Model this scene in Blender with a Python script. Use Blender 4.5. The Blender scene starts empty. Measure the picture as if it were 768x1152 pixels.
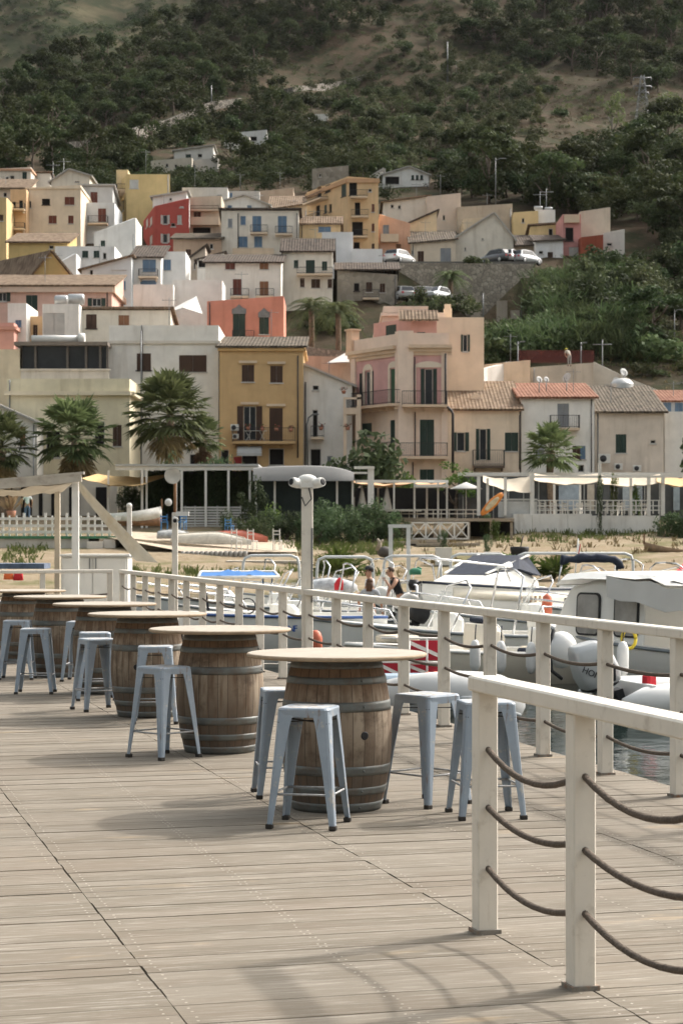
import bpy, bmesh, math, random
import numpy as np
from mathutils import Vector, Matrix

random.seed(7)
SC = bpy.context.scene
COL = SC.collection
F, HX, HY, CAMZ = 2270.0, 384.0, 603.0, 1.7      # focal length in photo pixels, principal column, horizon row, eye height
R = math.radians
V = Vector


def PXw(x, Y):
 return (x - HX) * Y / F


def PZ(y, Y):
 return CAMZ - (y - HY) * Y / F


def P(x, y, Y):
 return V((PXw(x, Y), Y, PZ(y, Y)))


# ------------------------------------------------------------------ mesh builder
class MB:
 def __init__(s):
  s.v, s.f, s.m, s.s = [], [], [], []

 def add(s, vs, fs, m=0, smooth=False):
  o = len(s.v)
  s.v += [tuple(p) for p in vs]
  for f in fs:
   s.f.append(tuple(i + o for i in f))
   s.m.append(m)
   s.s.append(smooth)
  return s

 def box(s, a, b, m=0, M=None):
  (x0, y0, z0), (x1, y1, z1) = a, b
  vs = [V((x, y, z)) for z in (z0, z1) for x, y in ((x0, y0), (x1, y0), (x1, y1), (x0, y1))]
  if M is not None:
   vs = [M @ p for p in vs]
  return s.add(vs, [(3, 2, 1, 0), (4, 5, 6, 7), (0, 1, 5, 4), (1, 2, 6, 5), (2, 3, 7, 6), (3, 0, 4, 7)], m)

 def cbox(s, c, size, rz=0, m=0, rx=0, ry=0):
  M = Matrix.Translation(V(c)) @ Matrix.Rotation(rz, 4, 'Z') @ Matrix.Rotation(ry, 4, 'Y') @ Matrix.Rotation(rx, 4, 'X')
  h = [k / 2 for k in size]
  return s.box([-k for k in h], h, m, M)

 def beam(s, a, b, w, h, m=0):
  a, b = V(a), V(b)
  d = (b - a)
  L = d.length
  if L < 1e-6:
   return s
  x = d / L
  y = V((0, 0, 1)).cross(x)
  if y.length < 1e-4:
   y = V((0, 1, 0))
  y.normalize()
  z = x.cross(y)
  M = Matrix((x, y, z)).transposed().to_4x4()
  M.translation = a
  return s.box((0, -w / 2, -h / 2), (L, w / 2, h / 2), m, M)

 def quad(s, a, b, c, d, m=0):
  return s.add([a, b, c, d], [(0, 1, 2, 3)], m)

 def poly(s, pts, m=0):
  return s.add(pts, [tuple(range(len(pts)))], m)

 def prism(s, pts, ext, m=0):
  n = len(pts)
  e = V(ext)
  vs = [V(p) for p in pts] + [V(p) + e for p in pts]
  fs = [tuple(range(n - 1, -1, -1)), tuple(range(n, 2 * n))]
  fs += [(i, (i + 1) % n, n + (i + 1) % n, n + i) for i in range(n)]
  return s.add(vs, fs, m)

 def tube(s, pts, r, n=6, m=0, smooth=True, closed=False):
  pts = [V(p) for p in pts]
  k = len(pts)
  rs = r if isinstance(r, (list, tuple)) else [r] * k
  vs, fs = [], []
  prev = None
  for i, p in enumerate(pts):
   t = (pts[min(i + 1, k - 1)] - pts[max(i - 1, 0)])
   if t.length < 1e-9:
    t = V((0, 0, 1))
   t.normalize()
   if prev is None:
    a = t.orthogonal().normalized()
   else:
    a = prev - t * prev.dot(t)
    if a.length < 1e-5:
     a = t.orthogonal()
    a.normalize()
   prev = a
   b = t.cross(a)
   for j in range(n):
    w = 2 * math.pi * j / n
    vs.append(p + (a * math.cos(w) + b * math.sin(w)) * rs[i])
  for i in range(k - 1):
   for j in range(n):
    fs.append((i * n + j, i * n + (j + 1) % n, (i + 1) * n + (j + 1) % n, (i + 1) * n + j))
  s.add(vs, fs, m, smooth)
  o = len(s.v) - len(vs)
  s.f.append(tuple(o + j for j in range(n - 1, -1, -1))); s.m.append(m); s.s.append(False)
  s.f.append(tuple(o + (k - 1) * n + j for j in range(n))); s.m.append(m); s.s.append(False)
  return s

 def lathe(s, prof, n=24, c=(0, 0, 0), m=0, M=None, smooth=True, cap=True):
  vs, fs = [], []
  for r, z in prof:
   for j in range(n):
    w = 2 * math.pi * j / n
    p = V((r * math.cos(w), r * math.sin(w), z))
    p = (M @ p) if M is not None else p
    vs.append(p + V(c))
  k = len(prof)
  for i in range(k - 1):
   for j in range(n):
    fs.append((i * n + j, i * n + (j + 1) % n, (i + 1) * n + (j + 1) % n, (i + 1) * n + j))
  s.add(vs, fs, m, smooth)
  if cap:
   o = len(s.v) - len(vs)
   s.f.append(tuple(o + j for j in range(n - 1, -1, -1))); s.m.append(m); s.s.append(False)
   s.f.append(tuple(o + (k - 1) * n + j for j in range(n))); s.m.append(m); s.s.append(False)
  return s

 def loft(s, rings, m=0, smooth=True, cap=True, closed=True):
  n = len(rings[0])
  vs = [V(p) for r in rings for p in r]
  fs = []
  for i in range(len(rings) - 1):
   for j in range(n if closed else n - 1):
    fs.append((i * n + j, i * n + (j + 1) % n, (i + 1) * n + (j + 1) % n, (i + 1) * n + j))
  s.add(vs, fs, m, smooth)
  if cap:
   o = len(s.v) - len(vs)
   s.f.append(tuple(o + j for j in range(n - 1, -1, -1))); s.m.append(m); s.s.append(False)
   s.f.append(tuple(o + (len(rings) - 1) * n + j for j in range(n))); s.m.append(m); s.s.append(False)
  return s

 def ball(s, c, r, n=10, m=0, sq=(1, 1, 1)):
  k = max(5, n // 2 + 1)
  prof = [(math.sin(math.pi * i / k), -math.cos(math.pi * i / k)) for i in range(k + 1)]
  prof[0] = (0.02, -1); prof[-1] = (0.02, 1)
  M = Matrix.Diagonal((r * sq[0], r * sq[1], r * sq[2], 1))
  return s.lathe(prof, n, c, m, M)

 def build(s, name, mats, parent=None, bevel=0, M=None):
  me = bpy.data.meshes.new(name)
  me.from_pydata(s.v, [], s.f)
  if not isinstance(mats, (list, tuple)):
   mats = [mats]
  for k in mats:
   me.materials.append(k)
  me.polygons.foreach_set('material_index', s.m)
  me.polygons.foreach_set('use_smooth', s.s)
  if M is not None:
   me.transform(M)
  bm = bmesh.new(); bm.from_mesh(me)
  if bevel:
   bmesh.ops.remove_doubles(bm, verts=bm.verts, dist=1e-5)
   ed = [e for e in bm.edges if len(e.link_faces) == 2 and e.calc_face_angle(0) > .6]
   bmesh.ops.bevel(bm, geom=ed, offset=bevel, segments=1, affect='EDGES', profile=.6)
  bmesh.ops.recalc_face_normals(bm, faces=bm.faces)
  bm.to_mesh(me); bm.free()
  me.update()
  o = bpy.data.objects.new(name, me)
  COL.objects.link(o)
  if parent is not None:
   o.parent = parent
  return o


def tag(o, label=None, cat=None, group=None, kind=None):
 if label: o['label'] = label
 if cat: o['category'] = cat
 if group: o['group'] = group
 if kind: o['kind'] = kind
 return o


def thing(name, label, cat, loc=(0, 0, 0), rz=0, group=None):
 o = bpy.data.objects.new(name, None)
 o.empty_display_size = .2
 COL.objects.link(o)
 o.location = loc
 o.rotation_euler = (0, 0, rz)
 return tag(o, label, cat, group)


def copy_tree(o, parent=None):
 c = o.copy()
 COL.objects.link(c)
 if parent is not None:
  c.parent = parent
 for ch in list(o.children):
  copy_tree(ch, c)
 return c


def dup(src, loc, rz, label, group=None, scale=None):
 c = copy_tree(src)
 c.location = loc
 c.rotation_euler = (0, 0, rz)
 c['label'] = label
 if group: c['group'] = group
 if scale: c.scale = (scale,) * 3 if not isinstance(scale, tuple) else scale
 return c


# ------------------------------------------------------------------ materials
MATS = {}


def mat(name, col, rough=.7, var=.12, scale=3.0, bump=0.0, metal=0.0, island=0.0, stain=None, streak=None, spec=.3, stretch=(1, 1, 1), coat=0, sub=0, obj=False):
 """procedural surface: base colour with noise variation, optional per-island tone, blotchy stain and vertical streaks"""
 if name in MATS:
  return MATS[name]
 m = bpy.data.materials.new(name)
 m.use_nodes = True
 nt = m.node_tree; N = nt.nodes; L = nt.links
 bs = N['Principled BSDF']
 bs.inputs['Roughness'].default_value = rough
 bs.inputs['Metallic'].default_value = metal
 bs.inputs['Specular IOR Level'].default_value = spec
 if coat: bs.inputs['Coat Weight'].default_value = coat
 if obj:
  tc = N.new('ShaderNodeTexCoord'); src = tc.outputs['Object']
 else:
  tc = N.new('ShaderNodeNewGeometry'); src = tc.outputs['Position']
 mp = N.new('ShaderNodeMapping'); mp.inputs['Scale'].default_value = stretch
 L.new(src, mp.inputs[0])
 nz = N.new('ShaderNodeTexNoise'); nz.inputs['Scale'].default_value = scale; nz.inputs['Detail'].default_value = 5; nz.inputs['Roughness'].default_value = .6
 L.new(mp.outputs[0], nz.inputs[0])
 mr = N.new('ShaderNodeMapRange'); mr.inputs[1].default_value = .3; mr.inputs[2].default_value = .7
 mr.inputs[3].default_value = 1 - var; mr.inputs[4].default_value = 1 + var
 L.new(nz.outputs[0], mr.inputs[0])
 val = mr.outputs[0]
 if island:
  g = N.new('ShaderNodeNewGeometry')
  m2 = N.new('ShaderNodeMapRange'); m2.inputs[3].default_value = 1 - island; m2.inputs[4].default_value = 1 + island
  L.new(g.outputs['Random Per Island'], m2.inputs[0])
  mu = N.new('ShaderNodeMath'); mu.operation = 'MULTIPLY'
  L.new(val, mu.inputs[0]); L.new(m2.outputs[0], mu.inputs[1]); val = mu.outputs[0]
 vm = N.new('ShaderNodeVectorMath'); vm.operation = 'SCALE'; vm.inputs[0].default_value = col
 L.new(val, vm.inputs['Scale'])
 out = vm.outputs[0]

 def blot(out, colr, sc, lo, hi, amt, st):
  q = N.new('ShaderNodeMapping'); q.inputs['Scale'].default_value = st; q.inputs['Location'].default_value = (3.7, 1.3, 9.1)
  L.new(src, q.inputs[0])
  n2 = N.new('ShaderNodeTexNoise'); n2.inputs['Scale'].default_value = sc; n2.inputs['Detail'].default_value = 6; n2.inputs['Roughness'].default_value = .65
  L.new(q.outputs[0], n2.inputs[0])
  r2 = N.new('ShaderNodeMapRange'); r2.inputs[1].default_value = lo; r2.inputs[2].default_value = hi; r2.inputs[3].default_value = 0; r2.inputs[4].default_value = amt
  L.new(n2.outputs[0], r2.inputs[0])
  mx = N.new('ShaderNodeMix'); mx.data_type = 'RGBA'
  L.new(r2.outputs[0], mx.inputs[0]); L.new(out, mx.inputs[6]); mx.inputs[7].default_value = (*colr, 1)
  return mx.outputs[2]
 if stain:
  colr, sc, lo, hi, amt = stain
  out = blot(out, colr, sc, lo, hi, amt, (1, 1, 1))
 if streak:
  colr, sc, lo, hi, amt = streak
  out = blot(out, colr, sc, lo, hi, amt, (1, 1, .12))
 L.new(out, bs.inputs['Base Color'])
 if bump:
  b = N.new('ShaderNodeBump'); b.inputs['Strength'].default_value = bump; b.inputs['Distance'].default_value = .05
  L.new(nz.outputs[0], b.inputs['Height']); L.new(b.outputs[0], bs.inputs['Normal'])
 MATS[name] = m
 return m


def plaster(col, dirt=.35):
 key = 'plaster_%02d_%02d_%02d' % tuple(int(c * 99) for c in col)
 col = tuple(min(.84, c * 1.13) for c in col)
 d = tuple(c * f for c, f in zip(col, (.62, .58, .53)))
 return mat(key, col, rough=.9, var=.08, scale=.9, bump=.2, spec=.1,
   stain=(tuple(c * .72 for c in col), .4, .45, .72, dirt), streak=(d, 1.6, .52, .8, dirt * 1.3))


def tilemat(name, c1, c2, per=.26):
 if name in MATS:
  return MATS[name]
 m = bpy.data.materials.new(name); m.use_nodes = True
 nt = m.node_tree; N = nt.nodes; L = nt.links; bs = N['Principled BSDF']
 bs.inputs['Roughness'].default_value = .9; bs.inputs['Specular IOR Level'].default_value = .1
 g = N.new('ShaderNodeNewGeometry')
 sx = N.new('ShaderNodeSeparateXYZ'); L.new(g.outputs['Position'], sx.inputs[0])
 # tile columns: cosine across the slope; rows: saw along the slope
 a = N.new('ShaderNodeMath'); a.operation = 'MULTIPLY'; a.inputs[1].default_value = 2 * math.pi / per
 L.new(sx.outputs[0], a.inputs[0])
 co = N.new('ShaderNodeMath'); co.operation = 'COSINE'; L.new(a.outputs[0], co.inputs[0])
 ra = N.new('ShaderNodeMath'); ra.operation = 'MULTIPLY'; ra.inputs[1].default_value = 1 / .38
 L.new(sx.outputs[1], ra.inputs[0])
 fr = N.new('ShaderNodeMath'); fr.operation = 'FRACT'; L.new(ra.outputs[0], fr.inputs[0])
 su = N.new('ShaderNodeMath'); su.operation = 'ADD'; L.new(co.outputs[0], su.inputs[0]); L.new(fr.outputs[0], su.inputs[1])
 cell = N.new('ShaderNodeVectorMath'); cell.operation = 'SNAP'; cell.inputs[1].default_value = (per, .38, 100)
 L.new(g.outputs['Position'], cell.inputs[0])
 wn = N.new('ShaderNodeTexWhiteNoise'); L.new(cell.outputs[0], wn.inputs[0])
 nz = N.new('ShaderNodeTexNoise'); nz.inputs['Scale'].default_value = .9; nz.inputs['Detail'].default_value = 5; L.new(g.outputs['Position'], nz.inputs[0])
 ad = N.new('ShaderNodeMath'); ad.operation = 'ADD'; L.new(wn.outputs[0], ad.inputs[0]); L.new(nz.outputs[0], ad.inputs[1])
 mr = N.new('ShaderNodeMapRange'); mr.inputs[1].default_value = .3; mr.inputs[2].default_value = 1.35; L.new(ad.outputs[0], mr.inputs[0])
 mx = N.new('ShaderNodeMix'); mx.data_type = 'RGBA'; mx.inputs[6].default_value = (*c1, 1); mx.inputs[7].default_value = (*c2, 1)
 L.new(mr.outputs[0], mx.inputs[0]); L.new(mx.outputs[2], bs.inputs['Base Color'])
 b = N.new('ShaderNodeBump'); b.inputs['Strength'].default_value = .5; b.inputs['Distance'].default_value = .05
 L.new(su.outputs[0], b.inputs['Height']); L.new(b.outputs[0], bs.inputs['Normal'])
 MATS[name] = m
 return m


def stonemat(name, c1, c2, sc=1.4, mortar=(.3, .27, .23)):
 if name in MATS:
  return MATS[name]
 m = bpy.data.materials.new(name); m.use_nodes = True
 nt = m.node_tree; N = nt.nodes; L = nt.links; bs = N['Principled BSDF']
 bs.inputs['Roughness'].default_value = .95; bs.inputs['Specular IOR Level'].default_value = .1
 g = N.new('ShaderNodeNewGeometry')
 vo = N.new('ShaderNodeTexVoronoi'); vo.inputs['Scale'].default_value = sc; L.new(g.outputs['Position'], vo.inputs[0])
 ve = N.new('ShaderNodeTexVoronoi'); ve.feature = 'DISTANCE_TO_EDGE'; ve.inputs['Scale'].default_value = sc; L.new(g.outputs['Position'], ve.inputs[0])
 nz = N.new('ShaderNodeTexNoise'); nz.inputs['Scale'].default_value = .6; nz.inputs['Detail'].default_value = 6; L.new(g.outputs['Position'], nz.inputs[0])
 sp = N.new('ShaderNodeSeparateColor'); L.new(vo.outputs['Color'], sp.inputs[0])
 av = N.new('ShaderNodeMath'); av.operation = 'ADD'; L.new(sp.outputs[0], av.inputs[0]); L.new(nz.outputs[0], av.inputs[1])
 mr = N.new('ShaderNodeMapRange'); mr.inputs[1].default_value = .2; mr.inputs[2].default_value = 1.5; L.new(av.outputs[0], mr.inputs[0])
 mx = N.new('ShaderNodeMix'); mx.data_type = 'RGBA'; mx.inputs[6].default_value = (*c1, 1); mx.inputs[7].default_value = (*c2, 1); L.new(mr.outputs[0], mx.inputs[0])
 st = N.new('ShaderNodeMath'); st.operation = 'LESS_THAN'; st.inputs[1].default_value = .05; L.new(ve.outputs[0], st.inputs[0])
 m2 = N.new('ShaderNodeMix'); m2.data_type = 'RGBA'; m2.inputs[7].default_value = (*mortar, 1); L.new(st.outputs[0], m2.inputs[0]); L.new(mx.outputs[2], m2.inputs[6])
 L.new(m2.outputs[2], bs.inputs['Base Color'])
 b = N.new('ShaderNodeBump'); b.inputs['Strength'].default_value = .6; b.inputs['Distance'].default_value = .08
 L.new(ve.outputs[0], b.inputs['Height']); L.new(b.outputs[0], bs.inputs['Normal'])
 MATS[name] = m
 return m


def slatmat(name, col, per=.09):
 """louvred shutter: fine horizontal slats as bump and tone"""
 if name in MATS:
  return MATS[name]
 m = bpy.data.materials.new(name); m.use_nodes = True
 nt = m.node_tree; N = nt.nodes; L = nt.links; bs = N['Principled BSDF']
 bs.inputs['Roughness'].default_value = .6
 g = N.new('ShaderNodeNewGeometry'); sx = N.new('ShaderNodeSeparateXYZ'); L.new(g.outputs['Position'], sx.inputs[0])
 a = N.new('ShaderNodeMath'); a.operation = 'MULTIPLY'; a.inputs[1].default_value = 1 / per; L.new(sx.outputs[2], a.inputs[0])
 fr = N.new('ShaderNodeMath'); fr.operation = 'FRACT'; L.new(a.outputs[0], fr.inputs[0])
 nz = N.new('ShaderNodeTexNoise'); nz.inputs['Scale'].default_value = 1.5; L.new(g.outputs['Position'], nz.inputs[0])
 mr = N.new('ShaderNodeMapRange'); mr.inputs[3].default_value = .75; mr.inputs[4].default_value = 1.3; L.new(nz.outputs[0], mr.inputs[0])
 vm = N.new('ShaderNodeVectorMath'); vm.operation = 'SCALE'; vm.inputs[0].default_value = col; L.new(mr.outputs[0], vm.inputs['Scale'])
 L.new(vm.outputs[0], bs.inputs['Base Color'])
 b = N.new('ShaderNodeBump'); b.inputs['Strength'].default_value = .8; b.inputs['Distance'].default_value = .04
 L.new(fr.outputs[0], b.inputs['Height']); L.new(b.outputs[0], bs.inputs['Normal'])
 MATS[name] = m
 return m


def glass(name='dark_glass', col=(.03, .035, .04), rough=.08, spec=.5):
 return mat(name, col, rough=rough, var=.3, scale=.7, spec=spec)


def clearmat(name, col=(.8, .85, .85), alpha=.25, rough=.1):
 if name in MATS:
  return MATS[name]
 m = bpy.data.materials.new(name); m.use_nodes = True
 nt = m.node_tree; N = nt.nodes; L = nt.links
 bs = N['Principled BSDF']; bs.inputs['Base Color'].default_value = (*col, 1); bs.inputs['Roughness'].default_value = rough
 nz = N.new('ShaderNodeTexNoise'); nz.inputs['Scale'].default_value = 2
 mr = N.new('ShaderNodeMapRange'); mr.inputs[3].default_value = alpha * .6; mr.inputs[4].default_value = min(1, alpha * 1.4)
 L.new(nz.outputs[0], mr.inputs[0]); L.new(mr.outputs[0], bs.inputs['Alpha'])
 MATS[name] = m
 return m


M_WHITE = mat('white_paint', (.66, .645, .605), rough=.5, var=.05, scale=4, stain=((.48, .44, .38), 2.5, .55, .8, .5), streak=((.5, .46, .4), 6, .58, .8, .4))
M_RAIL = mat('railing_paint', (.66, .61, .53), rough=.5, var=.05, scale=6, stain=((.36, .31, .25), 9, .58, .74, .6), streak=((.4, .33, .25), 22, .58, .76, .6), bump=.05)
M_GRP = mat('boat_gelcoat', (.77, .755, .71), rough=.3, var=.04, scale=1.5, spec=.5, stain=((.55, .5, .42), 2, .58, .82, .4))
M_GRPY = mat('cream_gelcoat', (.74, .68, .57), rough=.35, var=.05, scale=1.5, spec=.5, stain=((.5, .44, .35), 2, .58, .82, .4))
M_CHROME = mat('stainless_tube', (.6, .6, .6), rough=.25, var=.1, metal=.9)
M_NAVY = mat('navy_canvas', (.022, .028, .045), rough=.8, var=.3, scale=8)
M_BLACK = mat('black_rubber', (.02, .02, .021), rough=.6, var=.25, scale=10)
M_ROPE = mat('brown_rope', (.115, .09, .07), rough=.95, var=.3, scale=60, bump=.5)
M_DARKMETAL = mat('dark_iron', (.035, .035, .038), rough=.6, var=.2)
M_GREYMETAL = mat('galvanised_metal', (.2, .205, .205), rough=.45, var=.15, metal=.5, scale=6)
M_WOODGREY = mat('weathered_timber', (.33, .28, .22), rough=.9, var=.3, scale=3, stretch=(1, 8, 8), bump=.3)
M_CANVAS = mat('cream_canvas', (.53, .455, .35), rough=.9, var=.08, scale=1.2, stain=((.5, .42, .32), .9, .5, .8, .4))
M_WCANVAS = mat('white_canvas', (.56, .545, .51), rough=.9, var=.06, scale=1.5, stain=((.5, .47, .42), 1.2, .52, .8, .4))
M_GLASS = glass()

# ------------------------------------------------------------------ camera, sun, sky
cam = bpy.data.cameras.new('camera')
camo = bpy.data.objects.new('camera', cam); COL.objects.link(camo)
camo.location = (0, 0, CAMZ)
camo.rotation_euler = (R(90), 0, 0)
cam.sensor_fit = 'VERTICAL'; cam.sensor_height = 36; cam.sensor_width = 24
cam.lens = 36 * F / 1152
cam.shift_y = (HY - 576) / 1152
cam.clip_start = .3; cam.clip_end = 6000
cam.dof.use_dof = True; cam.dof.focus_distance = 13; cam.dof.aperture_fstop = 9
SC.camera = camo

SUN_EL, SUN_AZ = R(42), math.atan2(.80, .60)          # azimuth measured from +Y towards +X
sd = bpy.data.lights.new('sun', 'SUN'); sd.energy = 2.0; sd.angle = R(1.8); sd.color = (1, .955, .9)
so = bpy.data.objects.new('sun', sd); COL.objects.link(so)
sv = V((math.cos(SUN_EL) * math.sin(SUN_AZ), math.cos(SUN_EL) * math.cos(SUN_AZ), math.sin(SUN_EL)))
so.rotation_euler = sv.to_track_quat('Z', 'Y').to_euler()
so.location = (60, 40, 80)

w = bpy.data.worlds.new('World'); SC.world = w; w.use_nodes = True
nt = w.node_tree
bg = nt.nodes['Background']; bg.inputs[1].default_value = .15
sk = nt.nodes.new('ShaderNodeTexSky'); sk.sky_type = 'NISHITA'; sk.sun_disc = False
sk.sun_elevation = SUN_EL; sk.sun_rotation = SUN_AZ
sk.air_density = 2.6; sk.dust_density = 10.0; sk.ozone_density = 1.0
hs = nt.nodes.new('ShaderNodeHueSaturation'); hs.inputs['Saturation'].default_value = .35     # thin cloud veil: a paler sky
wm = nt.nodes.new('ShaderNodeMix'); wm.data_type = 'RGBA'; wm.blend_type = 'MULTIPLY'; wm.inputs[0].default_value = 1; wm.inputs[7].default_value = (.98, 1, 1.035, 1)
nt.links.new(sk.outputs[0], hs.inputs['Color']); nt.links.new(hs.outputs[0], wm.inputs[6]); nt.links.new(wm.outputs[2], bg.inputs[0])

SC.view_settings.view_transform = 'Standard'; SC.view_settings.look = 'None'
SC.view_settings.gamma = 1; SC.view_settings.exposure = .88; SC.view_settings.use_curve_mapping = False
SC.cycles.max_bounces = 5; SC.cycles.transparent_max_bounces = 8

# ------------------------------------------------------------------ terrain
GY = [-100, 60, 78, 86, 98, 112, 122, 128, 136, 142, 150, 158, 165, 180, 200, 220, 240, 260, 300, 360, 430, 520, 600, 700, 850, 1000]
GZ = [-6, -4, -1.6, -.75, .15, 1.0, 1.6, 2.3, 3.3, 3.7, 4.6, 8.0, 11.5, 17.5, 26, 33.5, 40, 46, 57, 72, 91, 121, 158, 205, 280, 350]


def hilly(X, Y):
 return (math.sin(X * .043 + 1.3) * math.cos(Y * .031 + .4) + .5 * math.sin(X * .11 + Y * .07) + .3 * math.sin(X * .23 - Y * .19))


def ground(X, Y):
 px = HX + F * X / max(Y, 1)
 Yr = float(np.interp(px, [-400, 0, 120, 230, 400, 2500], [380, 452, 520, 615, 800, 900]))
 z = float(np.interp(min(Y, Yr), GY, GZ))
 if Y > Yr:
  z -= .5 * (Y - Yr)
 if Y > 155:
  a = min(1, (Y - 155) / 60)
  z += hilly(X, Y) * a * (.8 + max(0, (Y - 250)) * .012)
 # road shelf behind the stone retaining wall
 m = max(0, min(1, (px - 425) / 14)) * max(0, min(1, (605 - px) / 22))
 if m > 0 and 176 < Y < 216:
  t = (24.3 if px < 528 else 21.5) if Y < 202.5 else 29.0
  k = m * min(1, max(0, Y - 187) / 6) * min(1, (216 - Y) / 5)
  z = z * (1 - k) + t * k
 return z


def hit(px, py, Y0=90, Y1=1000):
 """where the line of sight through a photo pixel meets the ground"""
 Y = Y0
 while Y < Y1:
  if ground(PXw(px, Y), Y) >= PZ(py, Y):
   return Y
  Y += 2
 return None


cols = list(range(-1600, -100, 100)) + list(range(-100, 870, 14)) + list(range(870, 2600, 100))
rows = [60, 70, 78, 82, 86, 90, 95, 100, 106, 112, 118, 124, 130, 136, 142, 148, 154, 160, 166, 172, 178, 184, 190, 196, 202, 203, 208, 213, 218] + list(range(224, 480, 7)) + list(range(480, 1001, 18))
mb = MB()
vs = []
for Y in rows:
 for px in cols:
  X = PXw(px, Y)
  vs.append((X, Y, ground(X, Y) + (.12 * math.sin(X * .9) * math.sin(Y * .7) if 88 < Y < 125 else 0)))
nc = len(cols)
fs = [(i * nc + j, i * nc + j + 1, (i + 1) * nc + j + 1, (i + 1) * nc + j) for i in range(len(rows) - 1) for j in range(nc - 1)]
mb.add(vs, fs, 0, True)


def groundmat():
 m = bpy.data.materials.new('beach_and_dry_slope'); m.use_nodes = True
 nt = m.node_tree; N = nt.nodes; L = nt.links; bs = N['Principled BSDF']
 bs.inputs['Roughness'].default_value = 1; bs.inputs['Specular IOR Level'].default_value = .05
 g = N.new('ShaderNodeNewGeometry'); sx = N.new('ShaderNodeSeparateXYZ'); L.new(g.outputs['Position'], sx.inputs[0])

 def noise(sc, det=6, loc=0):
  n = N.new('ShaderNodeTexNoise'); n.inputs['Scale'].default_value = sc; n.inputs['Detail'].default_value = det; n.inputs['Roughness'].default_value = .65
  mp = N.new('ShaderNodeMapping'); mp.inputs['Location'].default_value = (loc, loc * 2, 0); L.new(g.outputs['Position'], mp.inputs[0]); L.new(mp.outputs[0], n.inputs[0])
  return n.outputs[0]

 def rng(s, a, b, c=0, d=1):
  r = N.new('ShaderNodeMapRange'); r.inputs[1].default_value = a; r.inputs[2].default_value = b; r.inputs[3].default_value = c; r.inputs[4].default_value = d; L.new(s, r.inputs[0]); return r.outputs[0]

 def mix(f, a, b):
  x = N.new('ShaderNodeMix'); x.data_type = 'RGBA'; L.new(f, x.inputs[0])
  for i, k in ((6, a), (7, b)):
   if isinstance(k, tuple): x.inputs[i].default_value = (*k, 1)
   else: L.new(k, x.inputs[i])
  return x.outputs[2]
 sand = mix(rng(noise(.5), .35, .65), (.23, .18, .118), (.29, .235, .165))
 sand = mix(rng(noise(2.2, 8, 5), .5, .68), sand, (.2, .145, .085))
 sand = mix(rng(noise(.28, 6, 11), .5, .64, 0, .75), sand, (.105, .11, .045))
 slope = mix(rng(noise(.06), .35, .65), (.078, .054, .036), (.052, .043, .028))
 slope = mix(rng(noise(.25, 8, 3), .45, .62), slope, (.036, .04, .02))
 slope = mix(rng(noise(.9, 8, 8), .55, .7), slope, (.1, .075, .052))
 cult = rng(sx.outputs[1], 122, 150)
 L.new(mix(cult, sand, slope), bs.inputs['Base Color'])
 b = N.new('ShaderNodeBump'); b.inputs['Strength'].default_value = .7; b.inputs['Distance'].default_value = .25
 L.new(noise(1.6, 8), b.inputs['Height']); L.new(b.outputs[0], bs.inputs['Normal'])
 return m


M_GROUND = groundmat()
tag(mb.build('ground', M_GROUND), kind='structure')

# far mountain behind the left shoulder of the hill
mb = MB()
vs = []
fr = list(range(900, 2000, 40))
fc = list(range(-2200, 3000, 60))
for Y in fr:
 for px in fc:
  X = PXw(px, Y)
  z = 150 + (Y - 900) * .52 + 26 * math.sin(X * .012 + 1) * math.sin(Y * .008) + 9 * math.sin(X * .05 + Y * .03) + 5 * math.sin(X * .11 - Y * .05)
  vs.append((X, Y, z if Y > 900 else -20))
nf = len(fc)
mb.add(vs, [(i * nf + j, i * nf + j + 1, (i + 1) * nf + j + 1, (i + 1) * nf + j) for i in range(len(fr) - 1) for j in range(nf - 1)], 0, True)
M_FAR = mat('far_mountain_scrub', (.085, .075, .046), rough=1, var=.4, scale=.05, stain=((.04, .047, .026), .06, .42, .58, .9), spec=.02, bump=.4)
tag(mb.build('mountain', M_FAR), kind='structure')

# sea
def watermat():
 m = bpy.data.materials.new('harbour_water'); m.use_nodes = True
 nt = m.node_tree; N = nt.nodes; L = nt.links; bs = N['Principled BSDF']
 bs.inputs['Base Color'].default_value = (.012, .02, .018, 1); bs.inputs['Roughness'].default_value = .08; bs.inputs['IOR'].default_value = 1.33
 g = N.new('ShaderNodeNewGeometry')
 n = N.new('ShaderNodeTexNoise'); n.inputs['Scale'].default_value = 2.4; n.inputs['Detail'].default_value = 4; L.new(g.outputs['Position'], n.inputs[0])
 b = N.new('ShaderNodeBump'); b.inputs['Strength'].default_value = .16; b.inputs['Distance'].default_value = .1
 L.new(n.outputs[0], b.inputs['Height']); L.new(b.outputs[0], bs.inputs['Normal'])
 return m


mb = MB().quad((-1500, -900, -.75), (1500, -900, -.75), (1500, 95, -.75), (-1500, 95, -.75))
tag(mb.build('water', watermat()), kind='structure')

# ------------------------------------------------------------------ the boardwalk
U = V((-.2589, .9659, 0)); W = V((.9659, .2589, 0))      # along the pier, across the pier


def D(u, w, z=0):
 return U * u + W * w + V((0, 0, z))


def uw(x, Y):
 p = V((PXw(x, Y), Y, 0)); return p.dot(U), p.dot(W)


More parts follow.
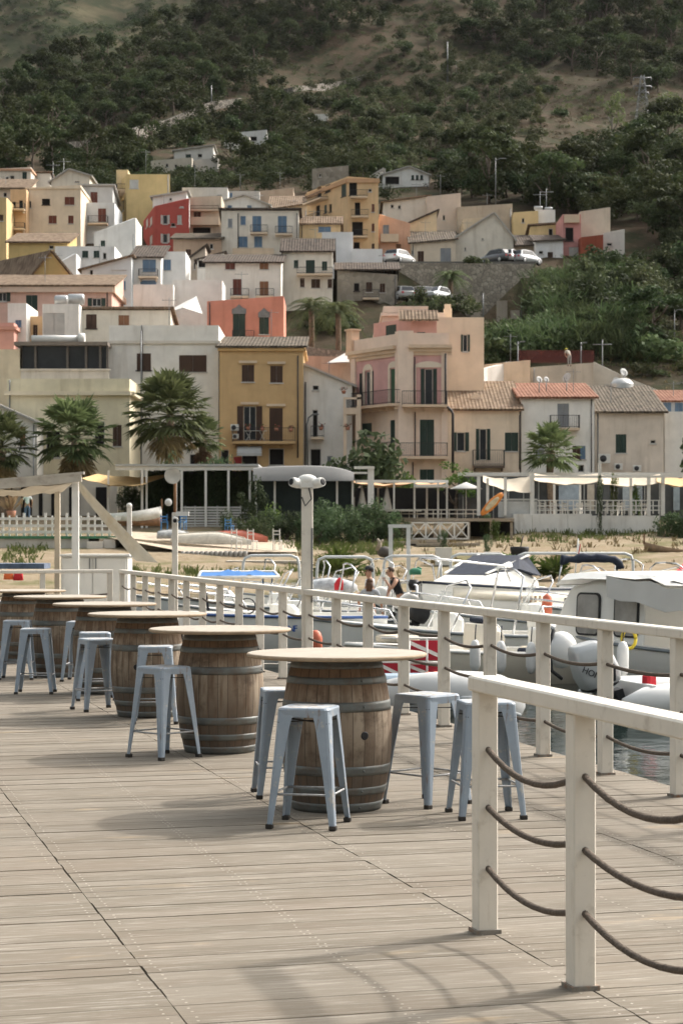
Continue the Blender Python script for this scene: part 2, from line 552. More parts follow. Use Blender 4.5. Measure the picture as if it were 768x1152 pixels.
def deckmat():
 m = bpy.data.materials.new('weathered_deck_boards'); m.use_nodes = True
 nt = m.node_tree; N = nt.nodes; L = nt.links; bs = N['Principled BSDF']
 bs.inputs['Roughness'].default_value = .85; bs.inputs['Specular IOR Level'].default_value = .2
 g = N.new('ShaderNodeNewGeometry')
 mp = N.new('ShaderNodeMapping'); mp.vector_type = 'POINT'; mp.inputs['Rotation'].default_value = (0, 0, -math.atan2(W.y, W.x))
 L.new(g.outputs['Position'], mp.inputs[0])

 def noise(sc, stretch, det=6, rough=.65, off=0):
  q = N.new('ShaderNodeMapping'); q.inputs['Scale'].default_value = stretch; q.inputs['Location'].default_value = (off, off, 0); L.new(mp.outputs[0], q.inputs[0])
  n = N.new('ShaderNodeTexNoise'); n.inputs['Scale'].default_value = sc; n.inputs['Detail'].default_value = det; n.inputs['Roughness'].default_value = rough
  L.new(q.outputs[0], n.inputs[0]); return n.outputs[0]

 def rng(s, a, b, c=0, d=1):
  r = N.new('ShaderNodeMapRange'); r.inputs[1].default_value = a; r.inputs[2].default_value = b; r.inputs[3].default_value = c; r.inputs[4].default_value = d; L.new(s, r.inputs[0]); return r.outputs[0]

 def mix(f, a, b):
  x = N.new('ShaderNodeMix'); x.data_type = 'RGBA'; L.new(f, x.inputs[0])
  for i, k in ((6, a), (7, b)):
   if isinstance(k, tuple): x.inputs[i].default_value = (*k, 1)
   else: L.new(k, x.inputs[i])
  return x.outputs[2]
 base = mix(g.outputs['Random Per Island'], (.143, .123, .094), (.196, .171, .136))
 grain = noise(4, (1, 9, 1), 8, .75)
 base = mix(rng(grain, .47, .72, 0, .8), base, (0.148, 0.115, 0.085))
 base = mix(rng(noise(6, (.5, 9, 1), 5, .7, 7), .52, .68, 0, .75), base, (0.370, 0.333, 0.285))
 base = mix(rng(noise(.55, (1, 2.2, 1), 6, .65, 3), .48, .72, 0, .5), base, (0.163, 0.126, 0.092))
 base = mix(rng(noise(1.6, (1, 4, 1), 8, .7, 21), .62, .74, 0, .55), base, (0.111, 0.081, 0.059))
 base = mix(rng(noise(1.1, (1, 3, 1), 6, .6, 13), .62, .7, 0, .35), base, (0.385, 0.281, 0.163))
 L.new(base, bs.inputs['Base Color'])
 b = N.new('ShaderNodeBump'); b.inputs['Strength'].default_value = .5; b.inputs['Distance'].default_value = .004
 L.new(grain, b.inputs['Height']); L.new(b.outputs[0], bs.inputs['Normal'])
 return m


M_DECK = deckmat()
M_SCREW = mat('screw_head', (.4, .36, .3), rough=.5, var=.2, scale=20)
M_UNDER = mat('deck_underside', (.03, .026, .022), rough=1)
rd = random.Random(3)
mb = MB()
seams = [-6.5, -4.94, -3.38, -1.82, -.26, 1.30, 2.86, 4.42, 5.72]
PITCH = .142
k = 0
u = -6.0
while u < 36.6:
 gp = rd.choice((.0015, .002, .0025, .003, .004, .007))
 for i in range(len(seams) - 1):
  a, b = seams[i] + rd.uniform(.001, .006), seams[i + 1] - rd.uniform(.001, .006)
  dz = rd.uniform(-.0025, .0015)
  e = rd.uniform(-.002, .002)
  p = [D(u + e, a), D(u + e, b), D(u + PITCH - gp, b), D(u + PITCH - gp, a)]
  t = [q + V((0, 0, dz)) for q in p]
  bt = [q + V((0, 0, -.028)) for q in p]
  mb.add(t + bt, [(0, 1, 2, 3), (4, 5, 1, 0), (5, 6, 2, 1), (6, 7, 3, 2), (7, 4, 0, 3)], 0)
  if 3 < u < 26 and -2 < a < 5:
   mid = (seams[i] + seams[i + 1]) / 2
   for wl in (a + .05, b - .05, mid, mid + .03 if i == 5 else mid):
    for du in (.03, .088):
     if rd.random() < .12: continue
     c = D(u + du + rd.uniform(-.006, .006), wl + rd.uniform(-.006, .006), dz + .0012)
     h = .0052
     mb.add([c + V((-h, -h * .6, 0)), c + V((0, -h, 0)), c + V((h, -h * .6, 0)), c + V((h, h * .6, 0)), c + V((0, h, 0)), c + V((-h, h * .6, 0))], [(0, 1, 2, 3, 4, 5)], 1)
 u += PITCH
q = [D(-6, -6.5, -.03), D(-6, 5.72, -.03), D(36.6, 5.72, -.03), D(36.6, -6.5, -.03)]
mb.add(q, [(0, 1, 2, 3)], 2)
mb.prism([D(-6, 5.722, -.03), D(36.6, 5.722, -.03), D(36.6, 5.722, -.34), D(-6, 5.722, -.34)], W * .05, 2)
tag(mb.build('boardwalk', [M_DECK, M_SCREW, M_UNDER]), kind='structure')
# pontoon landing at the end of the boardwalk
mb = MB()
mb.add([D(36.7, -8, -.006), D(36.7, 7.2, -.006), D(46, 7.2, -.006), D(46, -8, -.006)], [(0, 1, 2, 3)], 0)
mb.prism([D(36.7, -8, -.03), D(36.7, 7.2, -.03), D(46, 7.2, -.03), D(46, -8, -.03)], (0, 0, -.5), 1)
tag(mb.build('landing', [mat('landing_concrete', (.36, .33, .28), var=.15, scale=2), M_UNDER]), kind='structure')
mb = MB()
for uu in range(-4, 37, 4):
 mb.tube([D(uu, 5.45, -.35), D(uu, 5.45, -3)], .11, 10)
 mb.tube([D(uu, -4.5, -.35), D(uu, -4.5, -3)], .11, 10)
tag(mb.build('boardwalk_piles', M_UNDER), kind='structure')

M_PLATE = mat('rusty_base_plate', (.22, .2, .17), rough=.7, var=.3, scale=25, metal=.3, stain=((.28, .12, .05), 18, .5, .65, .8))


def sagrope(a, b, sag, n=9):
 a, b = V(a), V(b)
 return [a.lerp(b, i / n) + V((0, 0, -sag * 4 * (i / n) * (1 - i / n))) for i in range(n + 1)]


def railing(label, pts, sag=(.05, .09), post=.09, lead=0, rope_z=(.80, .537, .283), seed=0, group='white post and rope railings of the boardwalk'):
 """pts: ground points of the posts in order"""
 rr = random.Random(seed)
 t = thing('rope_railing', label, 'railing', pts[0], 0, group)
 o = V(pts[0])
 for i, p in enumerate(pts):
  d = (V(pts[min(i + 1, len(pts) - 1)]) - V(pts[max(i - 1, 0)])).normalized()
  a = math.atan2(d.y, d.x)
  po = MB().cbox(V(p) - o + V((0, 0, .5175)), (post, post, 1.035), a).build('post', M_RAIL, t, bevel=.006)
  MB().cbox(V(p) - o + V((0, 0, .009)), (post + .022, post + .022, .018), a).build('base_plate', M_PLATE, po)
 # the handrail in board lengths
 step = 2
 i = 0
 while i < len(pts) - 1:
  j = min(i + step, len(pts) - 1)
  a, b = V(pts[i]) - o, V(pts[j]) - o
  d = (b - a).normalized()
  if i == 0: a = a - d * (.05 + lead)
  if j == len(pts) - 1: b = b + d * .05
  MB().beam(a + V((0, 0, 1.067)) + d * .0015, b + V((0, 0, 1.067)) - d * .0015, .125, .064).build('handrail', M_RAIL, t, bevel=.008)
  i = j
 for i in range(len(pts) - 1):
  a, b = V(pts[i]) - o, V(pts[i + 1]) - o
  for z in rope_z:
   e = rr.uniform(-.012, .012)
   d = (b - a).normalized() * .03
   MB().tube(sagrope(a + d + V((0, 0, z + e)), b - d + V((0, 0, z + e)), rr.uniform(*sag)), .0135, 8).build('rope', M_ROPE, t)
 return t


near = [D(8.2 - 1.13 * i, 2.82) for i in range(5)]
o_ = V((PXw(545, 8.66), 8.66, 0)); uo, wo = o_.dot(U), o_.dot(W)
near = [D(uo - 1.11 * i, wo - .004 * i) for i in range(5)]
railing('near white railing in the right foreground with sagging brown ropes', near, seed=1)
far = []
for i in range(-3, 20):
 Y = 13.18 + 1.205 * i
 X = 2.3 - .267 * (Y - 12.8)
 far.append(V((X, Y, 0)))
railing('long white railing running back past the barrel tables beside the boats', far[::-1], seed=2, sag=(.015, .05))
end = far[-1] + U * .15
left = [end - W * (.2 + 1.2 * i) for i in range(8)]
railing('white railing crossing the far end of the boardwalk behind the last barrel table', left, seed=5, sag=(.01, .03), rope_z=(.66, .36))

# tall square camera posts fixed to the railing
def campost(px, Y, h, kind):
 X = PXw(px, Y)
 if kind == 0:
  t = thing('camera_post', 'tall square white post topped by a pair of round security cameras', 'post', (X, Y, 0))
  MB().cbox((0, 0, h / 2), (.13, .13, h), 0).build('post', M_RAIL, t, bevel=.008)
  MB().cbox((.055, -.07, h / 2 + .25), (.02, .012, h - 1.4)).build('conduit', M_GREYMETAL, t)
  b = MB(); b.cbox((0, 0, h + .05), (.2, .16, .1)); b.ball((0, 0, h + .09), .1, 12, sq=(1.15, .9, .7))
  b.build('junction_box', M_WHITE, t, bevel=.012)
  for s in (-1, 1):
   c = MB(); Mx = Matrix.Translation((s * .085, -.03, h + .05)) @ Matrix.Rotation(s * R(48), 4, 'Z') @ Matrix.Rotation(R(80), 4, 'X')
   c.lathe([(.045, 0), (.056, .02), (.056, .1), (.05, .125)], 14, M=Mx)
   cm = c.build('camera', M_WHITE, t)
   MB().lathe([(.038, .126), (.038, .132), (.02, .133)], 14, M=Mx).build('lens', M_BLACK, cm)
  MB().tube([(.02, -.08, h), (.05, -.11, h - .12), (-.02, -.09, h - .2), (-.06, -.075, h - .1)], .008, 5).build('cable', M_BLACK, t)
 else:
  t = thing('antenna_post', 'white post with a pale dish antenna on a rusty pipe and a small camera', 'post', (X, Y, 0))
  MB().cbox((0, 0, h / 2), (.09, .09, h), 0).build('post', M_RAIL, t, bevel=.006)
  MB().tube([(0, 0, h), (0, 0, h + .62)], .022, 8).build('pipe', mat('rusty_pipe', (.23, .12, .06), var=.3, scale=20, rough=.9), t)
  Mx = Matrix.Translation((-.03, -.06, h + .58)) @ Matrix.Rotation(R(96), 4, 'X')
  MB().lathe([(.02, -.03), (.07, -.022), (.125, .0), (.132, .015), (.12, .01), (.07, -.008), (.015, -.015)], 22, M=Mx).build('dish', mat('dish_plastic', (.55, .52, .46), var=.12, scale=9, rough=.5), t)
  MB().ball((-.1, -.03, h + .16), .06, 10).build('lamp', M_WHITE, t)
  c = MB(); c.cbox((.12, -.02, h - .02), (.2, .1, .07)); c.lathe([(.05, 0), (.05, .1)], 12, (0.01, -.14, h - .13), M=Matrix.Rotation(R(-75), 4, 'X'))
  cm = c.build('camera', M_WHITE, t)
  MB().lathe([(.032, 0), (.01, .004)], 10, (.01, -.146, h - .13), M=Matrix.Rotation(R(95), 4, 'X')).build('lens', M_BLACK, cm)
 return t


campost(345.5, 22.85, 2.24, 0)
campost(197, 31.8, 2.07, 1)

# ------------------------------------------------------------------ barrel tables
def barrelmat():
 m = bpy.data.materials.new('oak_staves'); m.use_nodes = True
 nt = m.node_tree; N = nt.nodes; L = nt.links; bs = N['Principled BSDF']
 bs.inputs['Roughness'].default_value = .8; bs.inputs['Specular IOR Level'].default_value = .2
 tc = N.new('ShaderNodeTexCoord'); sx = N.new('ShaderNodeSeparateXYZ'); L.new(tc.outputs['Object'], sx.inputs[0])
 oi = N.new('ShaderNodeObjectInfo')

 def math_(op, a, b=None):
  n = N.new('ShaderNodeMath'); n.operation = op
  for i, k in enumerate((a, b)):
   if k is None: continue
   if isinstance(k, (int, float)): n.inputs[i].default_value = k
   else: L.new(k, n.inputs[i])
  return n.outputs[0]

 def rng(s, a, b, c=0, d=1):
  r = N.new('ShaderNodeMapRange'); r.inputs[1].default_value = a; r.inputs[2].default_value = b; r.inputs[3].default_value = c; r.inputs[4].default_value = d; L.new(s, r.inputs[0]); return r.outputs[0]

 def mix(f, a, b):
  x = N.new('ShaderNodeMix'); x.data_type = 'RGBA'; L.new(f, x.inputs[0])
  for i, k in ((6, a), (7, b)):
   if isinstance(k, tuple): x.inputs[i].default_value = (*k, 1)
   else: L.new(k, x.inputs[i])
  return x.outputs[2]
 ang = math_('ARCTAN2', sx.outputs[1], sx.outputs[0])
 an = math_('MULTIPLY', ang, 28 / (2 * math.pi))
 fl = math_('FLOOR', an); frc = math_('FRACT', an)
 wn = N.new('ShaderNodeTexWhiteNoise'); wn.noise_dimensions = '2D'
 cb = N.new('ShaderNodeCombineXYZ'); L.new(fl, cb.inputs[0]); L.new(math_('MULTIPLY', oi.outputs['Random'], 50.0), cb.inputs[1]); L.new(cb.outputs[0], wn.inputs[0])
 q = N.new('ShaderNodeMapping'); q.inputs['Scale'].default_value = (1, 1, .13)
 va = N.new('ShaderNodeVectorMath'); va.operation = 'ADD'; cb2 = N.new('ShaderNodeCombineXYZ')
 for i in range(3): L.new(math_('MULTIPLY', oi.outputs['Random'], 17.0), cb2.inputs[i])
 L.new(tc.outputs['Object'], va.inputs[0]); L.new(cb2.outputs[0], va.inputs[1]); L.new(va.outputs[0], q.inputs[0])
 n1 = N.new('ShaderNodeTexNoise'); n1.inputs['Scale'].default_value = 24; n1.inputs['Detail'].default_value = 5; L.new(q.outputs[0], n1.inputs[0])
 n2 = N.new('ShaderNodeTexNoise'); n2.inputs['Scale'].default_value = 6; n2.inputs['Detail'].default_value = 6; n2.inputs['Roughness'].default_value = .7; L.new(va.outputs[0], n2.inputs[0])
 base = mix(wn.outputs[0], (.20, .15, .108), (.34, .275, .205))
 zj = math_('ADD', sx.outputs[2], math_('MULTIPLY', math_('SUBTRACT', n2.outputs[0], .5), .3))
 # varnish worn off in the middle, soaked dark near the ground
 top = rng(zj, .66, .8)
 base = mix(math_('MULTIPLY', top, .75), base, (.15, .08, .042))
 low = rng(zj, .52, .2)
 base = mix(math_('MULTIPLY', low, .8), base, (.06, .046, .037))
 base = mix(rng(n1.outputs[0], .46, .66, 0, .85), base, (.13, .085, .055))
 base = mix(rng(n2.outputs[0], .5, .7, 0, .8), base, (.085, .06, .042))
 edge = math_('LESS_THAN', math_('MINIMUM', frc, math_('SUBTRACT', 1.0, frc)), .035)
 base = mix(math_('MULTIPLY', edge, .75), base, (.05, .035, .025))
 L.new(base, bs.inputs['Base Color'])
 b = N.new('ShaderNodeBump'); b.inputs['Strength'].default_value = .4; b.inputs['Distance'].default_value = .01
 L.new(n1.outputs[0], b.inputs['Height']); L.new(b.outputs[0], bs.inputs['Normal'])
 return m


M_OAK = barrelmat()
M_HOOP = mat('zinc_hoop', (.135, .142, .135), rough=.5, metal=.35, var=.2, scale=8, stain=((.12, .085, .06), 9, .48, .7, .75), obj=True)
M_TOP = mat('round_table_top', (.35, .31, .255), rough=.75, var=.16, scale=5, stretch=(1, 9, 1), obj=True, stain=((.25, .205, .155), 4, .5, .75, .5), bump=.1)
M_TOPEDGE = mat('table_top_edge', (.33, .25, .17), rough=.8, var=.2, scale=10, obj=True)
BH, RE, RB = .945, .272, .345


def brad(z):
 t = (z / BH - .5) * 2
 return RB - (RB - RE) * t * t


def make_barrel(label, loc, rz):
 t = thing('barrel_table', label, 'table', loc, rz, 'oak barrel tables standing along the boardwalk')
 m = MB(); prof = [(brad(BH * i / 20), BH * i / 20) for i in range(21)]
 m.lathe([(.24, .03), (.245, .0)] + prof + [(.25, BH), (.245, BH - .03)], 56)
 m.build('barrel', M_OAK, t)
 for za, zb in ((.004, .06), (.11, .158), (.232, .29), (.624, .684), (.79, .834), (.885, .935)):
  h = MB()
  k = [za + (zb - za) * i / 3 for i in range(4)]
  h.lathe([(brad(za) - .002, za)] + [(brad(z) + .0035, z) for z in k] + [(brad(zb) - .002, zb)], 56, cap=False)
  h.ball((0, -brad((za + zb) / 2) - .004, (za + zb) / 2), .008, 6)
  h.build('hoop', M_HOOP, t)
 Mx = Matrix.Rotation(R(90), 4, 'X')
 MB().lathe([(.026, brad(.48) - .01), (.026, brad(.48) + .001), (.02, brad(.48) + .002)], 14, (0, 0, .48), M=Mx).build('bung_hole', M_BLACK, t)
 tp = MB(); tp.lathe([(.545, BH), (.56, BH + .006), (.562, BH + .02), (.557, BH + .0255)], 64, m=1)
 tp.lathe([(.556, BH + .025), (.55, BH + .0275)], 64, m=0)
 tp.build('table_top', [M_TOP, M_TOPEDGE], t)
 return t


b0 = make_barrel('barrel table nearest the camera, with stools on both its sides', (PXw(378.5, 12.62), 12.62, 0), R(30))
for lab, px, Y, rz in (
  ('second barrel table from the camera, its bung hole facing the sea and orange streaked staves', 247.5, 15.95, 78),
  ('third barrel table, a blue stool tucked close in front of its right side', 166, 19.1, -12),
  ('fourth barrel table, partly hidden behind the third', 118, 21.9, 150),
  ('fifth barrel table, standing behind the single stool that faces the camera', 68, 24.5, 200),
  ('farthest barrel table at the left edge of the photo', 27, 27.2, 290)):
 dup(b0, (PXw(px, Y), Y, 0), R(rz), lab)

# ------------------------------------------------------------------ metal stools
M_STOOL = mat('blue_grey_enamel', (.265, .312, .365), rough=.45, var=.1, scale=5, spec=.4, obj=True,
   stain=((.44, .42, .38), 14, .58, .66, .8), streak=((.19, .12, .075), 30, .62, .7, .8))
M_SEATTOP = mat('worn_enamel_seat', (.36, .4, .44), rough=.6, var=.12, scale=6, obj=True, stain=((.24, .15, .09), 16, .5, .58, .9), streak=((.5, .47, .42), 11, .48, .56, .9))
M_FOOT = mat('stool_foot', (.04, .035, .03), rough=.8)
SH = .70


def rrect(hw, r, z, n=4):
 pts = []
 for cx, cy, a0 in ((1, 1, 0), (-1, 1, 90), (-1, -1, 180), (1, -1, 270)):
  for i in range(n + 1):
   a = R(a0 + 90 * i / n)
   pts.append(V((cx * (hw - r) + r * math.cos(a), cy * (hw - r) + r * math.sin(a), z)))
 return pts


def make_stool(label, loc, rz):
 t = thing('metal_stool', label, 'stool', loc, rz, 'blue grey metal stools round the barrel tables')
 s = MB()
 s.loft([rrect(.152, .04, SH - .055), rrect(.157, .042, SH - .012), rrect(.152, .045, SH - .002), rrect(.14, .045, SH)], 0, False, cap=False)
 st = s.build('seat_rim', M_STOOL, t)
 s = MB(); s.loft([rrect(.1405, .045, SH + .0004), rrect(.13, .045, SH - .004), rrect(.02, .012, SH - .007)], 0, False, cap=True)
 s.build('seat', M_SEATTOP, t)
 top, bot = .152, .205
 for sx in (-1, 1):
  for sy in (-1, 1):
   def ring(c, a, z, th=.007):
    r = min(.02, a * .45)
    o = [(a, 0), (r, 0), (r * .3, r * .3), (0, r), (0, a), (th, a), (th, r + .002), (r * .3 + th * .7, r * .3 + th * .7), (r + .002, th), (a, th)]
    return [V((sx * (c - x), sy * (c - y), z)) for x, y in o]
   l = MB()
   l.loft([ring(top + (bot - top) * k, a, SH - .02 - (SH - .045) * k) for k, a in ((0, .098), (.12, .083), (.5, .058), (1, .036))], 0, False)
   lg = l.build('leg', M_STOOL, t)
   MB().cbox((sx * (bot - .016), sy * (bot - .016), .0135), (.042, .042, .027)).build('foot', M_FOOT, lg, bevel=.004)
 zb = .2; c = top + (bot - top) * (1 - zb / SH) - .012
 for d in range(4):
  a = R(90 * d)
  M = Matrix.Rotation(a, 4, 'Z')
  MB().tube([M @ V((-c, -c, zb)), M @ V((c, -c, zb))], .0065, 8).build('footrest', mat('worn_footrest', (.33, .33, .33), var=.3, scale=30, metal=.4, obj=True), t)
 for d in range(2):
  M = Matrix.Rotation(R(90 * d), 4, 'Z')
  MB().beam(M @ V((-.15, -.15, SH - .085 - d * .004)), M @ V((.15, .15, SH - .085 - d * .004)), .022, .004).build('cross_brace', M_FOOT, t)
 return t


s0 = make_stool('stool standing in front of the nearest barrel table, nearest the camera', (PXw(347.5, 11.87), 11.87, 0), R(-13))
for lab, px, Y, rz in (
  ('stool mostly hidden behind the left side of the nearest barrel table', 321, 13.25, 8),
  ('stool just right of the nearest barrel, turned corner on', 480, 12.82, 44),
  ('stool standing right behind the end post of the near railing', 546, 12.26, 9),
  ('stool with a flaking seat in front of the second barrel table', 184.5, 15.52, 46),
  ('stool close to the right front of the third barrel table', 175, 18.4, 4),
  ('stool cut off by the left edge of the third barrel, in front of another stool', 110, 19.72, 28),
  ('stool standing before the fourth barrel, hidden behind another stool', 107, 21.0, 12),
  ('single stool facing the camera squarely in front of the fifth barrel table', 40.5, 21.85, 2),
  ('stool farthest left, standing between the two farthest barrels', 20, 24.0, 2),
  ('stool of which only one leg shows beside the fourth and fifth barrels', 92, 23.7, -6)):
 dup(s0, (PXw(px, Y), Y, 0), R(rz), lab)

# ------------------------------------------------------------------ houses
T_BROWN = tilemat('brown_roof_tiles', (.115, .08, .055), (.225, .165, .115))
T_RED = tilemat('red_roof_tiles', (.165, .07, .047), (.25, .13, .088))
T_GREY = tilemat('old_grey_roof_tiles', (.06, .05, .04), (.14, .115, .088))
T_DARK = tilemat('dark_roof_tiles', (.055, .045, .038), (.11, .088, .072))
M_FLATROOF = mat('flat_roof_screed', (.33, .29, .25), rough=.95, var=.2, scale=1)
TILE = {'brown': T_BROWN, 'red': T_RED, 'grey': T_GREY, 'dark': T_DARK, 'slab': mat('cement_roof', (.4, .38, .35), var=.15, rough=.9)}
SHUT = {'b': slatmat('brown_shutter', (.075, .04, .028)), 'r': slatmat('red_brown_shutter', (.16, .05, .035)), 'g': slatmat('green_shutter', (.022, .05, .042)),
  'u': slatmat('blue_shutter', (.13, .22, .34)), 'w': slatmat('white_shutter', (.6, .6, .58)), 'y': slatmat('grey_shutter', (.3, .32, .35)),
  'o': slatmat('tan_shutter', (.26, .13, .07)), 'l': slatmat('leaf_green_shutter', (.05, .13, .075))}
M_FRAME = mat('window_frame_paint', (.5, .48, .45), rough=.6, var=.1)
M_FRAMED = mat('dark_window_frame', (.06, .045, .04), rough=.6)
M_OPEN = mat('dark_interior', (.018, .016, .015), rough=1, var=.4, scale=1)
M_TRIM = plaster((.58, .46, .34), .2)
M_PIPE = mat('dark_downpipe', (.045, .04, .04), rough=.6)
NAMEW = {}


class Wall:
 """a vertical wall plane from point A along d (unit, horizontal) with outward normal n"""
 def __init__(s, A, Bp, flip=False):
  s.A = V((A[0], A[1], 0)); e = V((Bp[0], Bp[1], 0)) - s.A
  s.L = e.length; s.d = e / s.L
  s.n = V((s.d.y, -s.d.x, 0))
  if s.n.dot(-s.A - s.d * s.L / 2) < 0: s.n = -s.n

 def at(s, px):
  k = (px - HX) / F
  return (k * s.A.y - s.A.x) / (s.d.x - k * s.d.y)

 def z(s, py, t):
  return PZ(py, s.A.y + s.d.y * t)

 def p(s, t, z, out=0):
  return s.A + s.d * t + s.n * out + V((0, 0, z))

 def rect(s, cx, cy, w, h):
  t0, t1 = s.at(cx - w / 2), s.at(cx + w / 2)
  if t0 > t1: t0, t1 = t1, t0
  tc = (t0 + t1) / 2
  return t0, t1, s.z(cy + h / 2, tc), s.z(cy - h / 2, tc)

 def box(s, mb, t0, t1, z0, z1, o0, o1, m=0):
  a = [s.p(t0, z0, o0), s.p(t1, z0, o0), s.p(t1, z0, o1), s.p(t0, z0, o1)]
  b = [s.p(t0, z1, o0), s.p(t1, z1, o0), s.p(t1, z1, o1), s.p(t0, z1, o1)]
  mb.add(a + b, [(3, 2, 1, 0), (4, 5, 6, 7), (0, 1, 5, 4), (1, 2, 6, 5), (2, 3, 7, 6), (3, 0, 4, 7)], m)


def wallgrid(mb, wl, z0, z1, holes, m=0, rec=.22, top=None):
 ts = sorted({0, wl.L} | {k for h in holes for k in h[:2] if 0 < k < wl.L})
 zs = sorted({z0, z1} | {k for h in holes for k in h[2:4] if z0 < k < z1})
 for i in range(len(ts) - 1):
  for j in range(len(zs) - 1):
   tc, zc = (ts[i] + ts[i + 1]) / 2, (zs[j] + zs[j + 1]) / 2
   if any(h[0] < tc < h[1] and h[2] < zc < h[3] for h in holes): continue
   mb.quad(wl.p(ts[i], zs[j]), wl.p(ts[i + 1], zs[j]), wl.p(ts[i + 1], zs[j + 1]), wl.p(ts[i], zs[j + 1]), m)
 for t0, t1, a, b in holes:
  for q in (((t0, a), (t1, a)), ((t1, a), (t1, b)), ((t1, b), (t0, b)), ((t0, b), (t0, a))):
   (ta, za), (tb, zb) = q
   mb.quad(wl.p(ta, za), wl.p(tb, zb), wl.p(tb, zb, -rec), wl.p(ta, za, -rec), m)
 if top:
  mb.poly([wl.p(t, z) for t, z in top], m)


def window(root, wl, h, st):
 """style letters: case of glass g / shutter colour letter; 'O?' = open leaves of that colour beside glass; 'A' arched; 'D' plain dark opening; 'P' pediment; 'S' sill"""
 t0, t1, z0, z1 = h
 tall = (z1 - z0) > 1.95
 name = 'balcony_door' if tall else 'window'
 fw = .05
 f = MB()
 fm = M_FRAMED if 'k' in st else M_FRAME
 for a in ((t0, t0 + fw, z0, z1), (t1 - fw, t1, z0, z1), (t0 + fw, t1 - fw, z1 - fw, z1), (t0 + fw, t1 - fw, z0, z0 + fw)):
  wl.box(f, *a, -.17, -.1)
 if 'D' not in st and (t1 - t0) > .6:
  c = (t0 + t1) / 2
  wl.box(f, c - .03, c + .03, z0 + fw, z1 - fw, -.17, -.11)
 if 'S' in st or not tall:
  wl.box(f, t0 - .08, t1 + .08, z0 - .09, z0 - .003, -.1, .07)
 fo = f.build(name, fm, root)
 shut = next((c for c in st if c in SHUT and ('O' + c) not in st), None)
 if 'D' in st:
  p = MB(); wl.box(p, t0, t1, z0, z1, -.22, -.18); p.build('opening', M_OPEN, fo)
 elif shut:
  p = MB(); c = (t0 + t1) / 2
  wl.box(p, t0 + .01, c - .012, z0 + .01, z1 - .01, -.1, -.03); wl.box(p, c + .012, t1 - .01, z0 + .01, z1 - .01, -.1, -.03)
  p.build('shutter', SHUT[shut], fo)
 else:
  p = MB(); wl.box(p, t0 + .01, t1 - .01, z0 + .01, z1 - .01, -.21, -.15); p.build('pane', M_GLASS, fo)
 i = st.find('O')
 if i >= 0:
  k = SHUT[st[i + 1]]; wd = (t1 - t0) * .5
  for a, b in ((t0 - wd, t0 - .02), (t1 + .02, t1 + wd)):
   p = MB(); wl.box(p, a, b, z0, z1, .01, .05); p.build('shutter', k, fo)
 if 'P' in st:
  p = MB(); wl.box(p, t0 - .2, t1 + .2, z1 + .12, z1 + .3, .004, .16); p.build('lintel', M_TRIM, fo)
 return fo


def balcony(root, wl, x0, x1, y, rail=15, out=.95, iron=True, solid=None, brackets=True):
 t0, t1 = sorted((wl.at(x0), wl.at(x1)))
 z = wl.z(y, (t0 + t1) / 2)
 rh = rail * wl.A.y / F
 b = MB(); wl.box(b, t0, t1, z - .18, z, .003, out)
 if brackets:
  n = max(2, int((t1 - t0) / .9))
  for i in range(n):
   t = t0 + .15 + (t1 - t0 - .3) * i / (n - 1)
   wl.box(b, t - .06, t + .06, z - .42, z - .183, .003, out * .6)
 bo = b.build('balcony', solid or M_TRIM, root)
 r = MB()
 if iron == 'wall':
  wl.box(r, t0, t1, z, z + rh, out - .12, out); wl.box(r, t0, t0 + .1, z, z + rh, .003, out - .121); wl.box(r, t1 - .1, t1, z, z + rh, .003, out - .121)
  r.build('parapet', solid or M_TRIM, bo); return bo
 e = out - .05
 for zz in (z + rh, z + .08):
  wl.box(r, t0, t1, zz - .02, zz + .02, e - .02, e + .02)
  for tt in (t0, t1): wl.box(r, tt - .018, tt + .018, zz - .02, zz + .02, .003, e - .021)
 n = max(3, int((t1 - t0) / .13))
 for i in range(n + 1):
  t = t0 + (t1 - t0) * i / n
  wl.box(r, t - .009, t + .009, z, z + rh, e - .009, e + .009)
 for tt in (t0, t1):
  for i in range(5):
   o = .1 + (e - .2) * i / 4
   wl.box(r, tt - .008, tt + .008, z, z + rh, o - .008, o + .008)
 r.build('railing', M_DARKMETAL, bo)
 return bo


